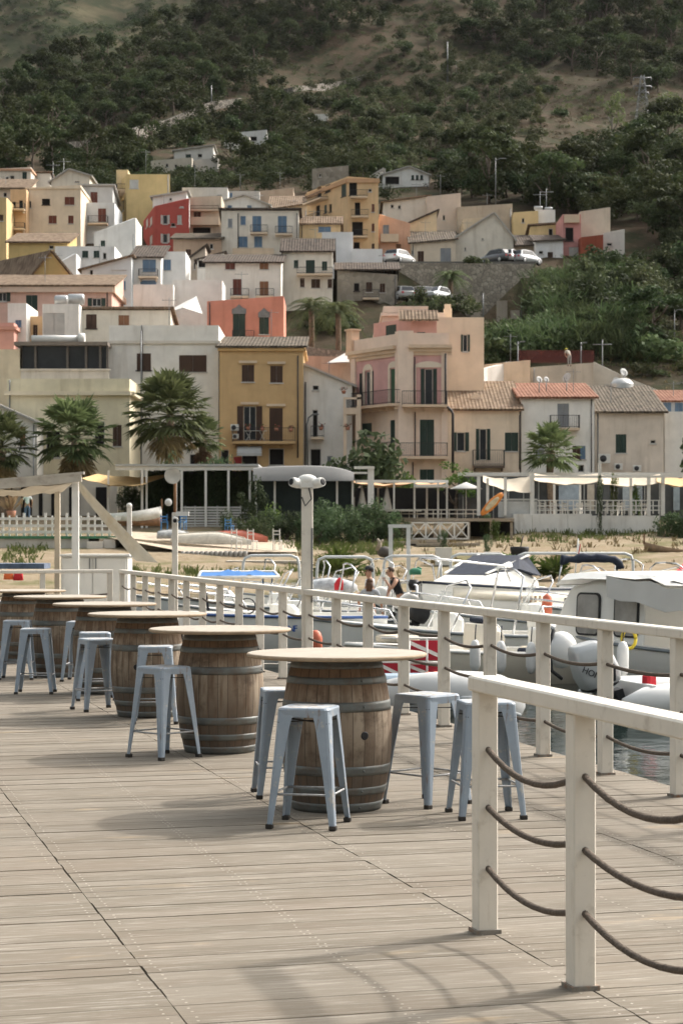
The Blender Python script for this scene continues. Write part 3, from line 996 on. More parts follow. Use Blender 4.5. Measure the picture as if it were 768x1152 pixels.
def house(label, x0, x1, Y, top, col, roof='flat', side=None, depth=9, wins=(), swins=(), balc=(), tile='brown', trim=None, par=.45, chim=(), base=None, group=None, dirt=.5, name='house', slab=None, sidecol=None, pipes=()):
 Y0, Y1 = Y if isinstance(Y, tuple) else (Y, Y)
 P0 = V((PXw(x0, Y0), Y0, 0)); P1 = V((PXw(x1, Y1), Y1, 0))
 fr = Wall(P0, P1)
 left = False
 if side:
  S = V((PXw(side[0], side[1]), side[1], 0)); left = side[0] < x0
  v = S - (P0 if left else P1)
 else:
  v = -fr.n * depth
 cy = (P0 + P1 + v) / 2
 zg = min(ground(P0.x, P0.y), ground(P1.x, P1.y)) - 2.5 if base is None else base
 root = thing(name, label, 'house', (cy.x, cy.y, zg), 0, group)
 inv = Matrix.Translation(-V((cy.x, cy.y, zg)))
 wm = plaster(col, dirt) if not hasattr(col, 'name') else col

 class RootProxy: pass
 holes = [(fr.rect(*wn[:4]), wn[4]) for wn in wins]
 kind = roof if isinstance(roof, str) else roof[0]
 yl, yr = top if isinstance(top, tuple) else (top, top)
 zl, zr = PZ(yl, Y0), PZ(yr, Y1)
 zt = min(zl, zr)
 apex = None
 if kind == 'gy':
  ta = fr.at(roof[1]); apex = (ta, fr.z(roof[2], ta))
 polytop = None
 if apex or abs(zl - zr) > .05:
  polytop = [(0, zt)] + ([(fr.L, zt)])
  if zr > zt + .01: polytop.append((fr.L, zr))
  if apex: polytop.append(apex)
  if zl > zt + .01: polytop.append((0, zl))
 wb = MB()
 wallgrid(wb, fr, zg, zt, [h for h, _ in holes], top=polytop)
 A, Bq, Cq, Dq = P0, P1, P1 + v, P0 + v
 sw = Wall(A, Dq) if left else Wall(Bq, Cq)
 sholes = [(sw.rect(*wn[:4]), wn[4]) for wn in swins]
 hl = [h for h, _ in sholes]
 dd = v.length

 def zz(z): return V((0, 0, z))
 wallgrid(wb, sw, zg, zl if left else zr, hl)
 oth = (Bq, Cq, zr) if left else (A, Dq, zl)
 wb.quad(oth[0] + zz(zg), oth[1] + zz(zg), oth[1] + zz(oth[2]), oth[0] + zz(oth[2]))
 wb.poly([Dq + zz(zg), Cq + zz(zg), Cq + zz(zr)] + ([fr.A + fr.d * apex[0] + v + zz(apex[1])] if apex else []) + [Dq + zz(zl)])
 n = fr.n; d = fr.d; vh = v.normalized()
 parts = []
 if kind == 'flat':
  th = .28; i = [A + d * th + vh * th, Bq - d * th + vh * th, Cq - d * th - vh * th, Dq + d * th - vh * th]
  o4 = [A, Bq, Cq, Dq]; zc = [zl, zr, zr, zl]
  for q in range(4):
   r_ = (q + 1) % 4
   wb.quad(o4[q] + zz(zc[q]), o4[r_] + zz(zc[r_]), i[r_] + zz(zc[r_]), i[q] + zz(zc[q]))
   wb.quad(i[q] + zz(zc[q]), i[r_] + zz(zc[r_]), i[r_] + zz(zt - par), i[q] + zz(zt - par))
  rf = MB().poly([k + zz(zt - par) for k in i]); parts.append(('roof', M_FLATROOF, rf))
 else:
  oh = .3; tk = .16
  rf = MB()

  def slope(a, b, c, e):
   nn = (b - a).cross(e - a).normalized()
   if nn.z < 0: nn = -nn
   lo = [k + nn * .004 for k in (a, b, c, e)]
   rf.add(lo + [k + nn * tk for k in lo], [(3, 2, 1, 0), (4, 5, 6, 7), (0, 1, 5, 4), (1, 2, 6, 5), (2, 3, 7, 6), (3, 0, 4, 7)])
  if kind == 'gx':            # ridge parallel to the front
   mid = v * .5
   zrg = PZ(roof[1], Y0 + mid.y)
   s_ = (zrg - zl) / (dd / 2)
   for (a, b, sg) in ((A, Bq, 1), (Dq, Cq, -1)):
    e0 = a - d * oh - vh * oh * sg + zz(zl - s_ * oh); e1 = b + d * oh - vh * oh * sg + zz(zl - s_ * oh)
    slope(e0, e1, Bq + mid + d * oh + zz(zrg), A + mid - d * oh + zz(zrg))
   for a, c in ((A, Dq), (Bq, Cq)):
    wb.poly([a + zz(zl), c + zz(zl), a + mid + zz(zrg)])
  elif kind == 'gy':
   ax = A + d * apex[0]
   for a, zc, sg in ((A, zl, -1), (Bq, zr, 1)):
    run = abs((a - ax).length); s_ = (apex[1] - zc) / max(run, .1)
    e0 = a + d * oh * sg + zz(zc - s_ * oh)
    slope(e0 - vh * oh, e0 + v + vh * oh, ax + v + vh * oh + zz(apex[1]), ax - vh * oh + zz(apex[1]))
  elif kind == 'sl':          # one slope along the front
   s_ = (zr - zl) / fr.L
   a = A - d * oh + zz(zl - s_ * oh); b = Bq + d * oh + zz(zr + s_ * oh)
   slope(a - vh * oh, b - vh * oh, b + v, a + v)
  elif kind == 'sv':          # one slope rising to the back, seen from the front
   zb = PZ(roof[1], Y0 + v.y)
   s_ = (zb - zl) / dd
   e = zz(-s_ * oh) - vh * oh
   slope(A - d * oh + zz(zl) + e, Bq + d * oh + zz(zr) + e, Cq + d * oh + zz(zb), Dq - d * oh + zz(zb))
   for a, c in ((A, Dq), (Bq, Cq)): wb.poly([a + zz(zl), c + zz(zl), c + zz(zb)])
   wb.quad(Dq + zz(zl), Cq + zz(zl), Cq + zz(zb), Dq + zz(zb))
  elif kind == 'sb':          # shed slope falling to the back: only its front edge shows
   e0 = A - d * oh - vh * oh + zz(zl + .1); e1 = Bq + d * oh - vh * oh + zz(zr + .1)
   slope(e0, e1, Cq + d * oh - zz(-zr + 1.2), Dq - d * oh + zz(zl - 1.2))
  parts.append(('roof', TILE[tile], rf))
 parts.append(('wall', wm, wb))
 made = {}
 for nm, mm, b in parts:
  made[nm] = b.build(nm, mm, root, M=inv)
 if trim:
  b = MB(); tz = zt - trim[1]
  fr.box(b, -.12, fr.L + .12, tz - trim[2], tz, .003, trim[3] if len(trim) > 3 else .16)
  S2 = sw
  ts = (-.003, S2.L)
  S2.box(b, ts[0], ts[1], tz - trim[2], tz, .003, trim[3] if len(trim) > 3 else .16)
  b.build('cornice', plaster(trim[0], .2), root, M=inv)
 tmp = thing('x', 'x', 'x'); made_w = []
 for h, st in holes: made_w.append(window(tmp, fr, h, st))
 for h, st in sholes: made_w.append(window(tmp, sw, h, st))
 for b in balc:
  b = list(b)
  wl = sw if b[0] == 's' else fr
  if b[0] in ('s', 'f'): b = b[1:]
  kw = b[-1] if isinstance(b[-1], dict) else {}
  made_w.append(balcony(tmp, wl, *[k for k in b if not isinstance(k, dict)], **kw))
 hr = random.Random(label)
 if Y0 < 260:
  if fr.L > 4 and not pipes and hr.random() < .6:
   b = MB(); t_ = hr.choice((.22, fr.L - .22)); zt_ = zt - .1
   b.tube([fr.p(t_, zg, .07), fr.p(t_, zt_, .07)], .045, 5); made_w.append(b.build('downpipe', hr.choice((M_PIPE, M_GREYMETAL)), tmp))
  if fr.L > 3.5 and hr.random() < .6:
   b = MB(); t_ = hr.uniform(.2, .8) * fr.L; o_ = fr.p(t_, zt, -min(2.5, dd * .4)); h_ = hr.uniform(1.6, 3.2)
   b.tube([o_ - V((0, 0, .6)), o_ + V((0, 0, h_))], .03, 4); b.tube([o_ + V((-.55, 0, h_ - .2)), o_ + V((.55, .1, h_ - .2))], .02, 4)
   for k_ in range(5): b.tube([o_ + V((-.5 + .25 * k_, -.3, h_ - .2)), o_ + V((-.5 + .25 * k_, .3, h_ - .2))], .014, 4)
   made_w.append(b.build('aerial', M_GREYMETAL, tmp))
 for px, y0, y1 in pipes:
  b = MB(); t = fr.at(px); b.tube([fr.p(t, fr.z(y0, t), .1), fr.p(t, fr.z(y1, t), .1)], .05, 6)
  made_w.append(b.build('downpipe', M_PIPE, tmp))
 for cx, cyy, cw, ch in chim:
  Yc = Y0 + v.y * .5; b = MB(); x = PXw(cx, Yc); hw = cw * Yc / F / 2; z1 = PZ(cyy, Yc); z0 = z1 - ch * Yc / F - 2
  b.box((x - hw, Yc - hw, z0), (x + hw, Yc + hw, z1)); b.box((x - hw - .1, Yc - hw - .1, z1), (x + hw + .1, Yc + hw + .1, z1 + .12))
  cc = b.build('chimney', wm, made['roof'], M=inv)
 for o in made_w:
  for q in [o] + list(o.children_recursive):
   q.data.transform(inv)
  o.parent = root
 bpy.data.objects.remove(tmp)
 return root


WH = (.72, .69, .64); CR = (.68, .58, .45); OC = (.51, .345, .18); YE = (.60, .46, .25); OR = (.62, .42, .25); PK = (.62, .34, .28); CO = (.56, .235, .17)
BE = (.52, .44, .34); BW = (.55, .57, .58); PP = (.70, .54, .41); ST = stonemat('rubble_stone', (.2, .175, .14), (.38, .34, .28), 1.6)
STW = stonemat('retaining_wall_stone', (.19, .165, .135), (.4, .355, .29), 2.7, (.19, .17, .14))
OLD = (.5, .44, .36)

# --- waterfront row
house('tall white house with a deep roof parapet and two brown shuttered windows, behind the palms', 123, 246, 150, 366, WH, wins=[(162, 407, 16, 19, 'bk'), (217, 409, 31, 19, 'b'), (218, 517, 9, 12, 'D'), (233, 516, 7, 12, 'b')], trim=((.6, .55, .48), 1.15, .22, .14), par=1.0, depth=10, pipes=[(160, 366, 430)])
house('low cream house with a plain parapet and flat cornice behind the two left palms', 8, 146, 142, 426, (.66, .59, .43), trim=((.64, .56, .42), .9, .28, .35), par=.7, depth=8, wins=[(112, 487, 12, 26, 'D'), (60, 500, 16, 30, 'D'), (132, 490, 10, 24, 'b')])
house('white gabled house with a small brown shuttered window behind the far left palm', -40, 42, 139, (440, 476), WH, ('sl',), tile='slab', wins=[(26, 491, 6, 22, 'o')], depth=6)
house('ochre house with tiled roof, brown shutters and a long balcony', 247, 341, 148, 391, OC, ('sv', 381), tile='grey', depth=9, trim=((.55, .36, .17), .05, .2, .2), dirt=.6,
 wins=[(279, 420, 14, 19, 'bP'), (311, 421, 14, 19, 'bP'), (281, 476, 14, 38, 'ObP'), (310.5, 478, 15, 38, 'bPk'), (253, 515, 9, 18, 'D'), (281, 515, 18, 19, 'D'), (311, 514, 17, 19, 'D')],
 balc=[(262, 332, 497, 15, {'solid': plaster(OC, .3)})], pipes=[(335, 400, 515)])
house('narrow white house with a sloping roofline beside the ochre house', 341, 396, 149, (411, 434), WH, ('sl',), tile='slab', wins=[(355, 433, 7, 12, 'DS'), (354.5, 477, 6, 32, 'Dg'), (355, 516, 12, 22, 'D'), (371, 518, 6, 10, 'y')], balc=[(350, 364, 492, 12, {'brackets': False})], pipes=[(343.5, 430, 525)])
house('cream house with an arched roof dormer, green shutters and a small balcony', 502, 584, 147, 461, (.66, .55, .43), ('sv', 431), tile='brown', trim=((.5, .33, .24), -.02, .13, .25), depth=8,
 wins=[(518, 497, 9, 21, 'Og'), (543, 500, 8, 35, 'Og'), (575, 497, 15, 21, 'g')], balc=[(531, 566, 524, 17, {'out': 1.1, 'solid': mat('dark_balcony_slab', (.12, .09, .07))})], pipes=[(584, 467, 528)])
house('white house under an orange red tiled roof with a pale blue balcony door', 586, 668, 148, 448, (.71, .69, .65), ('sv', 433), tile='red', depth=8, wins=[(633, 467, 13, 26, 'y'), (648, 509, 9, 15, 'b'), (655, 509, 6, 15, 'u'), (653, 527, 7, 8, 'D'), (608, 507, 8, 15, 'y')],
 balc=[(618, 650, 482, 14, {'brackets': False})])
house('beige house under old stone coloured tiles with one dark shutter', 668.5, 746, 149, 464, (.62, .54, .46), ('sv', 436), tile='grey', depth=9, wins=[(698, 499, 12, 21, 'g'), (734, 497, 6, 4, 'D')], dirt=.5)
house('white house at the right edge with a terracotta roof over a blue glazed band', 747, 800, 150, 463, WH, 'flat', depth=5, wins=[], par=.3)
house('glazed attic storey under a flat terracotta roof at the right edge', 708, 800, 155.5, 452, (.45, .48, .5), ('sv', 441), tile='red', depth=5, wins=[(737, 459, 9, 12, 'u'), (750, 459, 9, 12, 'u'), (763, 459, 9, 12, 'u')])
# --- second row
house('white house with a flat overhanging roof and two brown doors behind the parapet', 90, 192, 160, 349, (.68, .63, .54), ('sb',), tile='brown', depth=7, wins=[(103, 361.5, 12, 16, 'bk'), (139.5, 361, 12, 13, 'o')], par=.3)
house('blank white block with a recessed panel under the water tanks', 48, 89, 158, 342, WH, side=(100, 164), wins=[(61, 365, 24, 26, 'w')], par=.3)
house('long pink house with a tile edged cornice and dark green shutters', -60, 126, 168, 322, (.60, .40, .33), ('sv', 311), tile='brown', depth=9, trim=((.56, .43, .34), .02, .5, .25), wins=[(36, 344, 13, 24, 'g'), (109, 340, 10, 9, 'Og'), (3, 334, 9, 10, 'Og')], pipes=[(121, 325, 345)])
house('coral house with two tall green doors under grey pediments', 233, 319, 163, (339, 333), CO, 'flat', depth=7, wins=[(269, 364, 14, 29, 'g'), (297, 365, 11, 22, 'g')], balc=[(262, 286, 381, 8, {'brackets': False})], par=.4)
house('small pink house at the left edge below the white one', -40, 16, 155, 363, PK, 'flat', trim=((.52, .27, .21), .3, .25, .2), depth=6)
house('white house with a small blue window at the left edge', 9, 30, 157, 341, WH, depth=6, wins=[(21, 364, 7, 8, 'u')])
house('narrow orange house wedged between white walls at the left', 30, 48, 159, 356, OR, depth=5, wins=[(40, 372, 5, 13, 'b'), (32, 371, 4, 16, 'D')])
house('cream parapet house at the left edge over the white gable', -40, 25, 148, 393, (.68, .58, .42), depth=5, par=.4)
house('beige walled terrace house cut into the slope behind the red roof', 545, 596, 162, (410, 405), (.52, .41, .31), depth=5, dirt=.6)
house('roofless grey and tan garden building below the workman', 597, 667, 166, (413, 408), (.47, .41, .34), depth=4, dirt=.7, wins=[])
# --- third row
house('ochre gabled house with a tiled roof running back to the left', 35, 83, 178, (310, 315), (.52, .37, .16), ('gy', 57, 283), side=(-30, 186), tile='brown', depth=9, wins=[(59, 309, 6, 5, 'D')], dirt=.5)
house('white house with a sloping roof and two blue windows', 92, 148, 182, (304, 289), BW, ('sl',), tile='brown', depth=8, wins=[(134, 300, 16, 7, 'u'), (137, 321, 9, 10, 'u'), (103, 306, 4, 8, 'D')], pipes=[(122, 311, 330)])
house('white house with a dark tiled roof and a blue balcony door', 149, 181, 184, 290, (.68, .67, .65), ('sv', 278), tile='dark', depth=7, wins=[(168, 299, 15, 14, 'u'), (167, 320, 18, 9, 'u')], balc=[(157, 178, 312, 8, {})])
house('plain white house with one blue window beside the dark roofed one', 181, 209, 187, 283, (.69, .68, .66), 'flat', wins=[(187, 298, 11, 12, 'u')], depth=6)
house('white terrace wall house with stepped parapets above the sail awning', 150, 195, 175, 320, WH, 'flat', depth=5, par=.6)
house('white house with a shallow parapet right of the stepped terrace', 194, 250, 177, 315, (.7, .68, .64), 'flat', depth=5, par=.6)
house('white house with four brown doors and a brown tiled roof edge', 231, 316, 185, 296, (.68, .64, .58), ('sv', 288), tile='dark', depth=8, wins=[(259, 299, 11, 8, 'r'), (297, 299, 10, 8, 'o'), (267, 323, 10, 18, 'r'), (297, 325, 10, 17, 'o'), (240, 327, 8, 12, 'b')], balc=[(260, 280, 334, 8, {'brackets': False}), (288, 308, 334, 8, {'brackets': False})])
house('cream house with a dark roof skylight and a row of dark windows', 318, 374, 192, 283, (.66, .62, .55), ('gx', 270), tile='dark', depth=8, wins=[(333, 297, 5, 9, 'g'), (349, 300, 10, 15, 'gk'), (365, 299, 6, 10, 'g'), (340, 318, 5, 10, 'b'), (355, 319, 10, 10, 'b'), (371, 319, 5, 10, 'b')], balc=[(334, 374, 309, 7, {'brackets': False})])
house('grey rubble stone house with a balcony and tiled roof', 379, 447, 194, (304, 309), ST, ('gx', 297), tile='dark', depth=8, wins=[(401, 323, 6, 9, 'Dk'), (415, 323, 7, 11, 'b'), (430, 324, 6, 10, 'b'), (415, 351, 9, 14, 'Dk')], balc=[(408, 426, 336, 9, {'brackets': False})])
house('blank white stepped house, the taller part behind the dark roof', 362, 397, 202, 261, (.67, .67, .67), 'flat', depth=5, par=.2, dirt=.15)
house('blank white stepped house, the lower part right of the taller', 396, 430, 201, 280, (.67, .67, .67), 'flat', depth=5, par=.2, dirt=.15)
# --- fourth row
house('tall white house block stepping down right of the cream tower', 106, 153, 198, (262, 245), (.68, .67, .64), 'flat', depth=6, wins=[(96 + 20, 274, 5, 7, 'g')], par=.3)
house('white glazed loggia house with a low parapet beside the ochre gable', 62, 129, 190, 277, (.69, .68, .66), 'flat', depth=6, wins=[(96, 273 + 13, 7, 8, 'g'), (109, 286, 7, 8, 'g'), (118, 276 + 12, 4, 7, 'D')], par=.4)
house('yellow low house with a tiled roof above the ochre gable', 10, 76, 196, 273, (.58, .43, .2), ('sv', 264), tile='brown', depth=7, wins=[(58, 268 + 10, 5, 4, 'D')])
house('white blank gable house below the cream tower', 56, 86, 186, (301, 285), (.68, .68, .67), 'flat', depth=5, par=.2)
house('cream tower house with four red brown shutters', 30, 91, 215, (211, 208), (.66, .56, .44), 'flat', depth=10, wins=[(78.5, 226, 11, 9, 'r'), (59.5, 247, 9, 9, 'r'), (80, 247, 6, 9, 'r'), (74.5, 270, 9, 10, 'r'), (52, 227, 9, 7, 'Dk'), (32 + 2, 230, 3, 8, 'D')], trim=((.63, .54, .42), .0, .15, .1), par=.6)
house('orange house with iron balconies left of the cream tower', 12, 30, 213, 213, OR, 'flat', depth=9, wins=[(16, 231, 4, 8, 'Dk'), (15, 249, 4, 8, 'Dk'), (24, 230, 4, 9, 'Dk')], balc=[(12, 29, 236, 6, {}), (12, 29, 258, 6, {})])
house('pale yellow house cut by the left edge of the photo', -40, 7.5, 208, 222, YE, 'flat', depth=8, wins=[(2, 245, 4, 7, 'b')])
house('pale blue grey house with brown doors and a roof terrace', 90, 129, 220, 228, BW, 'flat', depth=8, wins=[(115, 242, 9, 15, 'r'), (94, 231 + 12, 3, 8, 'D')], balc=[(100, 122, 252, 8, {'brackets': False})], par=.3)
house('grey upper storey set back on the blue grey house', 91, 127, 224, 210, (.5, .5, .49), ('sb',), tile='slab', depth=6, wins=[(106, 222, 8, 12, 'r'), (93, 222, 4, 10, 'D')])
house('cream gabled house in the top left with a small brown window', 58, 101, 236, (204, 198), (.62, .58, .5), ('gy', 78, 191), tile='slab', depth=9, wins=[(87, 201, 5, 8, 'b')])
house('cream house at the top left corner of the town with a tall chimney end', -10, 35, 246, (190, 188), (.64, .57, .48), 'flat', depth=8, wins=[(28, 198, 5, 9, 'gk'), (8, 201, 4, 5, 'D'), (14, 200, 5, 5, 'D')], trim=((.5, .3, .2), .0, .25, .15))
house('low white house with a brown edge between the two top left cream houses', 36, 57, 250, 195, (.62, .58, .52), ('sb',), tile='brown', depth=6)
house('low tile roofed cream house at the left edge above the orange one', -30, 32, 228, 212, (.62, .5, .4), ('sv', 203), tile='brown', depth=6, wins=[(6, 219, 4, 5, 'D')])
house('yellow house with one white window and a stair turret', 142.5, 191.5, 228, 196, (.58, .44, .22), 'flat', side=(129.5, 238), depth=9, wins=[(151, 207, 10, 10, 'w')], swins=[(138, 232, 3, 12, 'D'), (133, 233, 2, 10, 'D')], balc=[('s', 130, 141, 220, 6, {})], par=.4)
house('small square stair turret on the yellow house', 131, 144, 232, 191, (.58, .46, .27), 'flat', depth=4, par=.2)
house('dark red house with white shutters', 174, 213, 212, (232, 223), (.38, .085, .07), 'flat', side=(161.5, 222), wins=[(186, 247, 5, 10, 'Ow'), (202, 247, 5, 10, 'w'), (204.5, 231, 4, 5, 'w'), (186, 268, 5, 10, 'Ow'), (201, 267, 5, 7, 'w'), (195, 253, 5, 4, 'D')], swins=[(165.5, 251, 2.4, 9, 'w'), (170, 249, 2.6, 9, 'w'), (170, 270, 3, 10, 'w')], par=.3)
house('white shed roofed house behind the dark red one', 172, 210, 223, (222, 216), (.66, .66, .64), ('sl',), tile='slab', depth=7, wins=[(192, 224, 3, 3, 'D')])
house('beige house with a big dark window and two tile awnings', 213.5, 249, 214, (222, 220), (.57, .47, .36), 'flat', depth=8, wins=[(222, 242, 8, 7, 'b'), (227, 261, 20, 10, 'Dk')], balc=[(215, 247, 252, 7, {'brackets': False, 'iron': 'wall', 'out': .6}), (215, 246, 236, 4, {'brackets': False, 'out': .5})])
house('grey flat roofed house above the beige one', 205, 256, 232, 211, (.52, .5, .47), 'flat', depth=7, wins=[(247, 215 + 9, 6, 10, 'y')])
house('brown tiled ruin with a pinkish front below the dark red house', 195, 249, 205, 269, (.42, .31, .23), ('sv', 264), tile='grey', depth=6, wins=[(238, 277, 4, 6, 'D'), (212, 284, 6, 7, 'b')], dirt=.7)
house('small white shed house with a wide dark gateway', 222, 252, 196, (293, 285), (.66, .64, .6), ('sl',), tile='dark', depth=5, wins=[(228, 296, 10, 10, 'D')])
house('grey beige gable end house beside the brown doors', 212, 231, 199, (292, 278), (.47, .4, .33), ('sl',), tile='dark', depth=5, wins=[(219, 299, 2.4, 8, 'D')])
house('cream house with five blue shuttered windows and two balconies', 249, 336, 206, 237, (.66, .61, .53), ('sb',), tile='dark', depth=9, wins=[(273.5, 248, 6, 10, 'u'), (289, 252.5, 10, 19, 'u'), (317.5, 252.5, 10, 19, 'u'), (273.5, 272, 10, 12, 'u'), (290.5, 272, 9, 12, 'u'), (259, 251, 5, 10, 'y')],
 balc=[(282, 301, 262.5, 8, {'brackets': False}), (310, 329, 264, 8, {'brackets': False}), (262, 308, 287, 7, {'iron': 'wall', 'brackets': False, 'out': .5})], pipes=[(268, 240, 285), (334, 240, 285)])
house('white house with a pitched roof and blue shutters behind the blue windowed house', 250, 302, 221, (227, 231), (.62, .62, .6), ('gy', 275, 220), tile='slab', depth=7, wins=[(258.5, 219 + 12, 5, 7, 'u'), (280.5, 232, 5, 9, 'u')])
house('low grey house with blue window at the back of the town', 248, 292, 236, 215, (.52, .49, .45), 'flat', depth=7, wins=[(259, 220, 5, 6, 'u')], par=.3)
house('tan house with a peeling wall at the back of the town', 292, 330, 238, (215, 211), (.40, .32, .25), 'flat', depth=7, dirt=.7)
house('cream house with a tiled roof left of the tall orange block', 304, 346, 228, (236, 229), (.58, .47, .34), ('sv', 222), tile='brown', depth=8)
house('small yellow tile roofed house against the tall orange block', 337, 383, 207, 252, (.62, .46, .27), ('gx', 245), tile='brown', depth=5, wins=[(365, 258, 14, 6, 'u')])
house('tall orange apartment block with balconies on two sides', 391, 425.5, 214, (198.5, 201), (.60, .43, .255), 'flat', side=(345, 224), depth=9, trim=((.46, .29, .17), .0, .45, .2), par=.4,
 wins=[(397, 212.5, 8.5, 15, 'Dk'), (416, 214, 4, 3.5, 'D'), (402, 235, 6, 14.5, 'Dk'), (419.5, 234, 3, 9, 'r'), (402, 257, 12, 15, 'Dk'), (419.5, 256, 3, 9, 'r'), (401, 276, 7, 7, 'Dk'), (419.5, 277, 3, 6, 'b')],
 swins=[(386.5, 213, 5.5, 16, 'gk'), (368.5, 212, 6, 8.5, 'gk'), (359, 217, 5, 14, 'Dk'), (357.5, 238, 4.5, 13.5, 'Dk'), (366, 235, 3, 9, 'gk'), (371.5, 234, 3, 9, 'Dk')],
 balc=[(394, 413, 222, 7, {'brackets': False}), (395, 414, 244, 7, {'brackets': False}), (396, 413, 266.5, 7, {'brackets': False}), ('s', 349, 369, 226, 7, {'brackets': False}), ('s', 349, 369, 247, 6, {'brackets': False})])
house('salmon pink house with a balcony right of the tall orange block', 426.5, 461, 215, (241, 251), (.60, .36, .25), 'flat', depth=7, wins=[(434, 261, 7, 16, 'y'), (448, 280, 6, 11, 'o')], balc=[(428, 448, 271, 7, {'brackets': False, 'iron': 'wall', 'out': .6})], par=.3)
house('pale yellow mono pitched gable house right of the salmon one', 459, 491, 219, (252, 238), (.62, .52, .36), ('sl',), tile='dark', depth=8)
house('white terrace house with a low dark doorway at the back', 431, 482, 232, (228, 221), (.62, .58, .52), ('sl',), tile='brown', depth=8, wins=[(441, 232, 3.5, 4, 'D'), (449, 233, 3, 4, 'D')])
house('beige blank walled house beside the white terrace house', 480, 518, 229, (221, 217), (.55, .47, .4), 'flat', depth=8, wins=[(499, 245, 3, 6, 'D')])
house('old cream farmhouse with brown doors on the retaining wall', 462, 512, 212, (274, 269), (.56, .48, .38), ('sv', 262), tile='grey', depth=6, wins=[(473, 289, 7, 13, 'b'), (501, 287, 12, 16, 'y'), (464, 277 + 7, 2.5, 5, 'D')], dirt=.7)
house('white villa on the hill with a round bay and dark porch', 430, 482, 268, 197, (.66, .65, .62), ('gy', 460, 188), tile='slab', depth=8, wins=[(441, 203, 16, 9, 'D'), (464, 199, 3, 6, 'gk'), (469, 199, 3, 6, 'gk'), (474, 199, 3, 6, 'gk')])
house('small white gabled wing of the villa on the hill', 419, 431, 272, (198, 198), (.62, .6, .57), ('gy', 432, 190), tile='slab', depth=7)
house('roofless grey stone ruin behind the tall orange block', 351, 392, 258, (190, 186), ST, 'flat', depth=6, par=1.2, wins=[(360, 197, 2.6, 4, 'D')])
house('large white windowless gable house standing on the stone wall', 512, 577, 213, (268, 268), (.60, .55, .47), ('gy', 555, 240), tile='slab', depth=9, wins=[(542.5, 268, 2, 4, 'D'), (561, 281, 2.4, 4, 'D'), (523, 280, 2, 4, 'D')], dirt=.6)
house('brown grey flat block stacked behind the windowless gable', 514, 576, 228, (233, 229), (.41, .35, .28), 'flat', depth=8, dirt=.7)
house('tan low house with a terrace wall behind the windowless gable', 521, 556, 222, (246, 244), (.5, .42, .31), 'flat', depth=6)
house('yellow house with a dark window next to the white tank house', 577, 605, 226, (239, 237), (.58, .45, .25), 'flat', depth=8, wins=[(588, 248, 3, 5, 'D'), (602, 258 + 4, 3, 5, 'D')])
house('white cube house carrying the water tanks', 602, 624, 227, 236, (.68, .67, .65), 'flat', depth=7, par=.2)
house('yellow low house between the tank house and the pink front', 596, 634, 221, (255, 252), (.58, .45, .24), ('sb',), tile='brown', depth=6, wins=[(619, 261, 5, 8, 'D')])
house('white single storey house with a brown door behind the parked cars', 602, 633, 213, (272, 270), (.68, .67, .66), ('sv', 266), tile='dark', depth=5, wins=[(618.5, 288, 6, 9, 'b'), (608, 284, 5, 3.5, 'D')])
house('tan wall house with a dark tiled lean to roof behind the parked cars', 577, 603, 215, (277, 276), (.4, .33, .26), ('sv', 266), tile='dark', depth=6, dirt=.7)
house('narrow pink house with a tall dark balcony opening', 632.5, 653, 214, 241, (.47, .24, .22), 'flat', depth=7, wins=[(640, 263.5, 9, 15, 'Dk'), (646, 283, 13, 10, 'w')], balc=[(634, 651, 249, 7, {'iron': 'wall', 'brackets': False, 'out': .4})], par=.9)
house('tall blank grey beige gable house behind the narrow pink front', 652, 686, 217, (238, 233), (.53, .47, .38), 'flat', depth=8, dirt=.6, par=.3)
house('rust red low house right of the narrow pink one', 652.5, 678, 212, (267, 264), (.27, .075, .045), 'flat', depth=3, par=.2)
house('small white ruin house at the edge of the trees', 678, 702, 214, (262, 258), (.58, .55, .5), 'flat', depth=5, wins=[(685, 275, 6, 3, 'D')])
house('small cream cube house alone on the brown slope', 579, 612, hit(595, 203, 215), (186, 183), (.58, .5, .38), ('sb',), tile='dark', depth=7, wins=[(594.5, 192, 4, 7, 'Dk')])
house('white house on the wooded hill below the road wall', 252, 281, hit(266, 170, 230), (157, 153), (.56, .53, .48), 'flat', depth=7, wins=[(262, 163, 3, 4, 'D'), (272, 163, 3, 4, 'D')], par=.3)
house('bright white house with an open terrace highest on the wooded hill', 268, 300, hit(284, 164, 230), (149, 146), (.62, .61, .59), 'flat', depth=7, wins=[(284, 156, 10, 5, 'D')], par=.3)
house('cream long house on the wooded hill with a small window row', 170, 216, hit(190, 196, 230), (181, 177), (.5, .45, .37), 'flat', depth=8, wins=[(188, 186, 3, 4, 'D'), (198, 187, 3, 4, 'D')], par=.3)
house('grey blank house end on the wooded hill', 214, 245, hit(228, 196, 230), (181, 177), (.46, .43, .39), 'flat', depth=8, par=.3, wins=[(219, 187, 3, 4, 'D')])
house('white upper house with a roof slab on the wooded hill', 196, 240, hit(215, 184, 230), (170, 164), (.58, .56, .52), ('sl',), tile='slab', depth=7, wins=[(212, 176, 6, 5, 'gk'), (225, 175, 5, 4, 'D')])
house('tiny white hut among the trees above the town', 347, 369, hit(358, 137, 230), (129, 128), (.6, .58, .54), 'flat', depth=4, par=.2, wins=[(354, 132, 3, 3, 'D')])

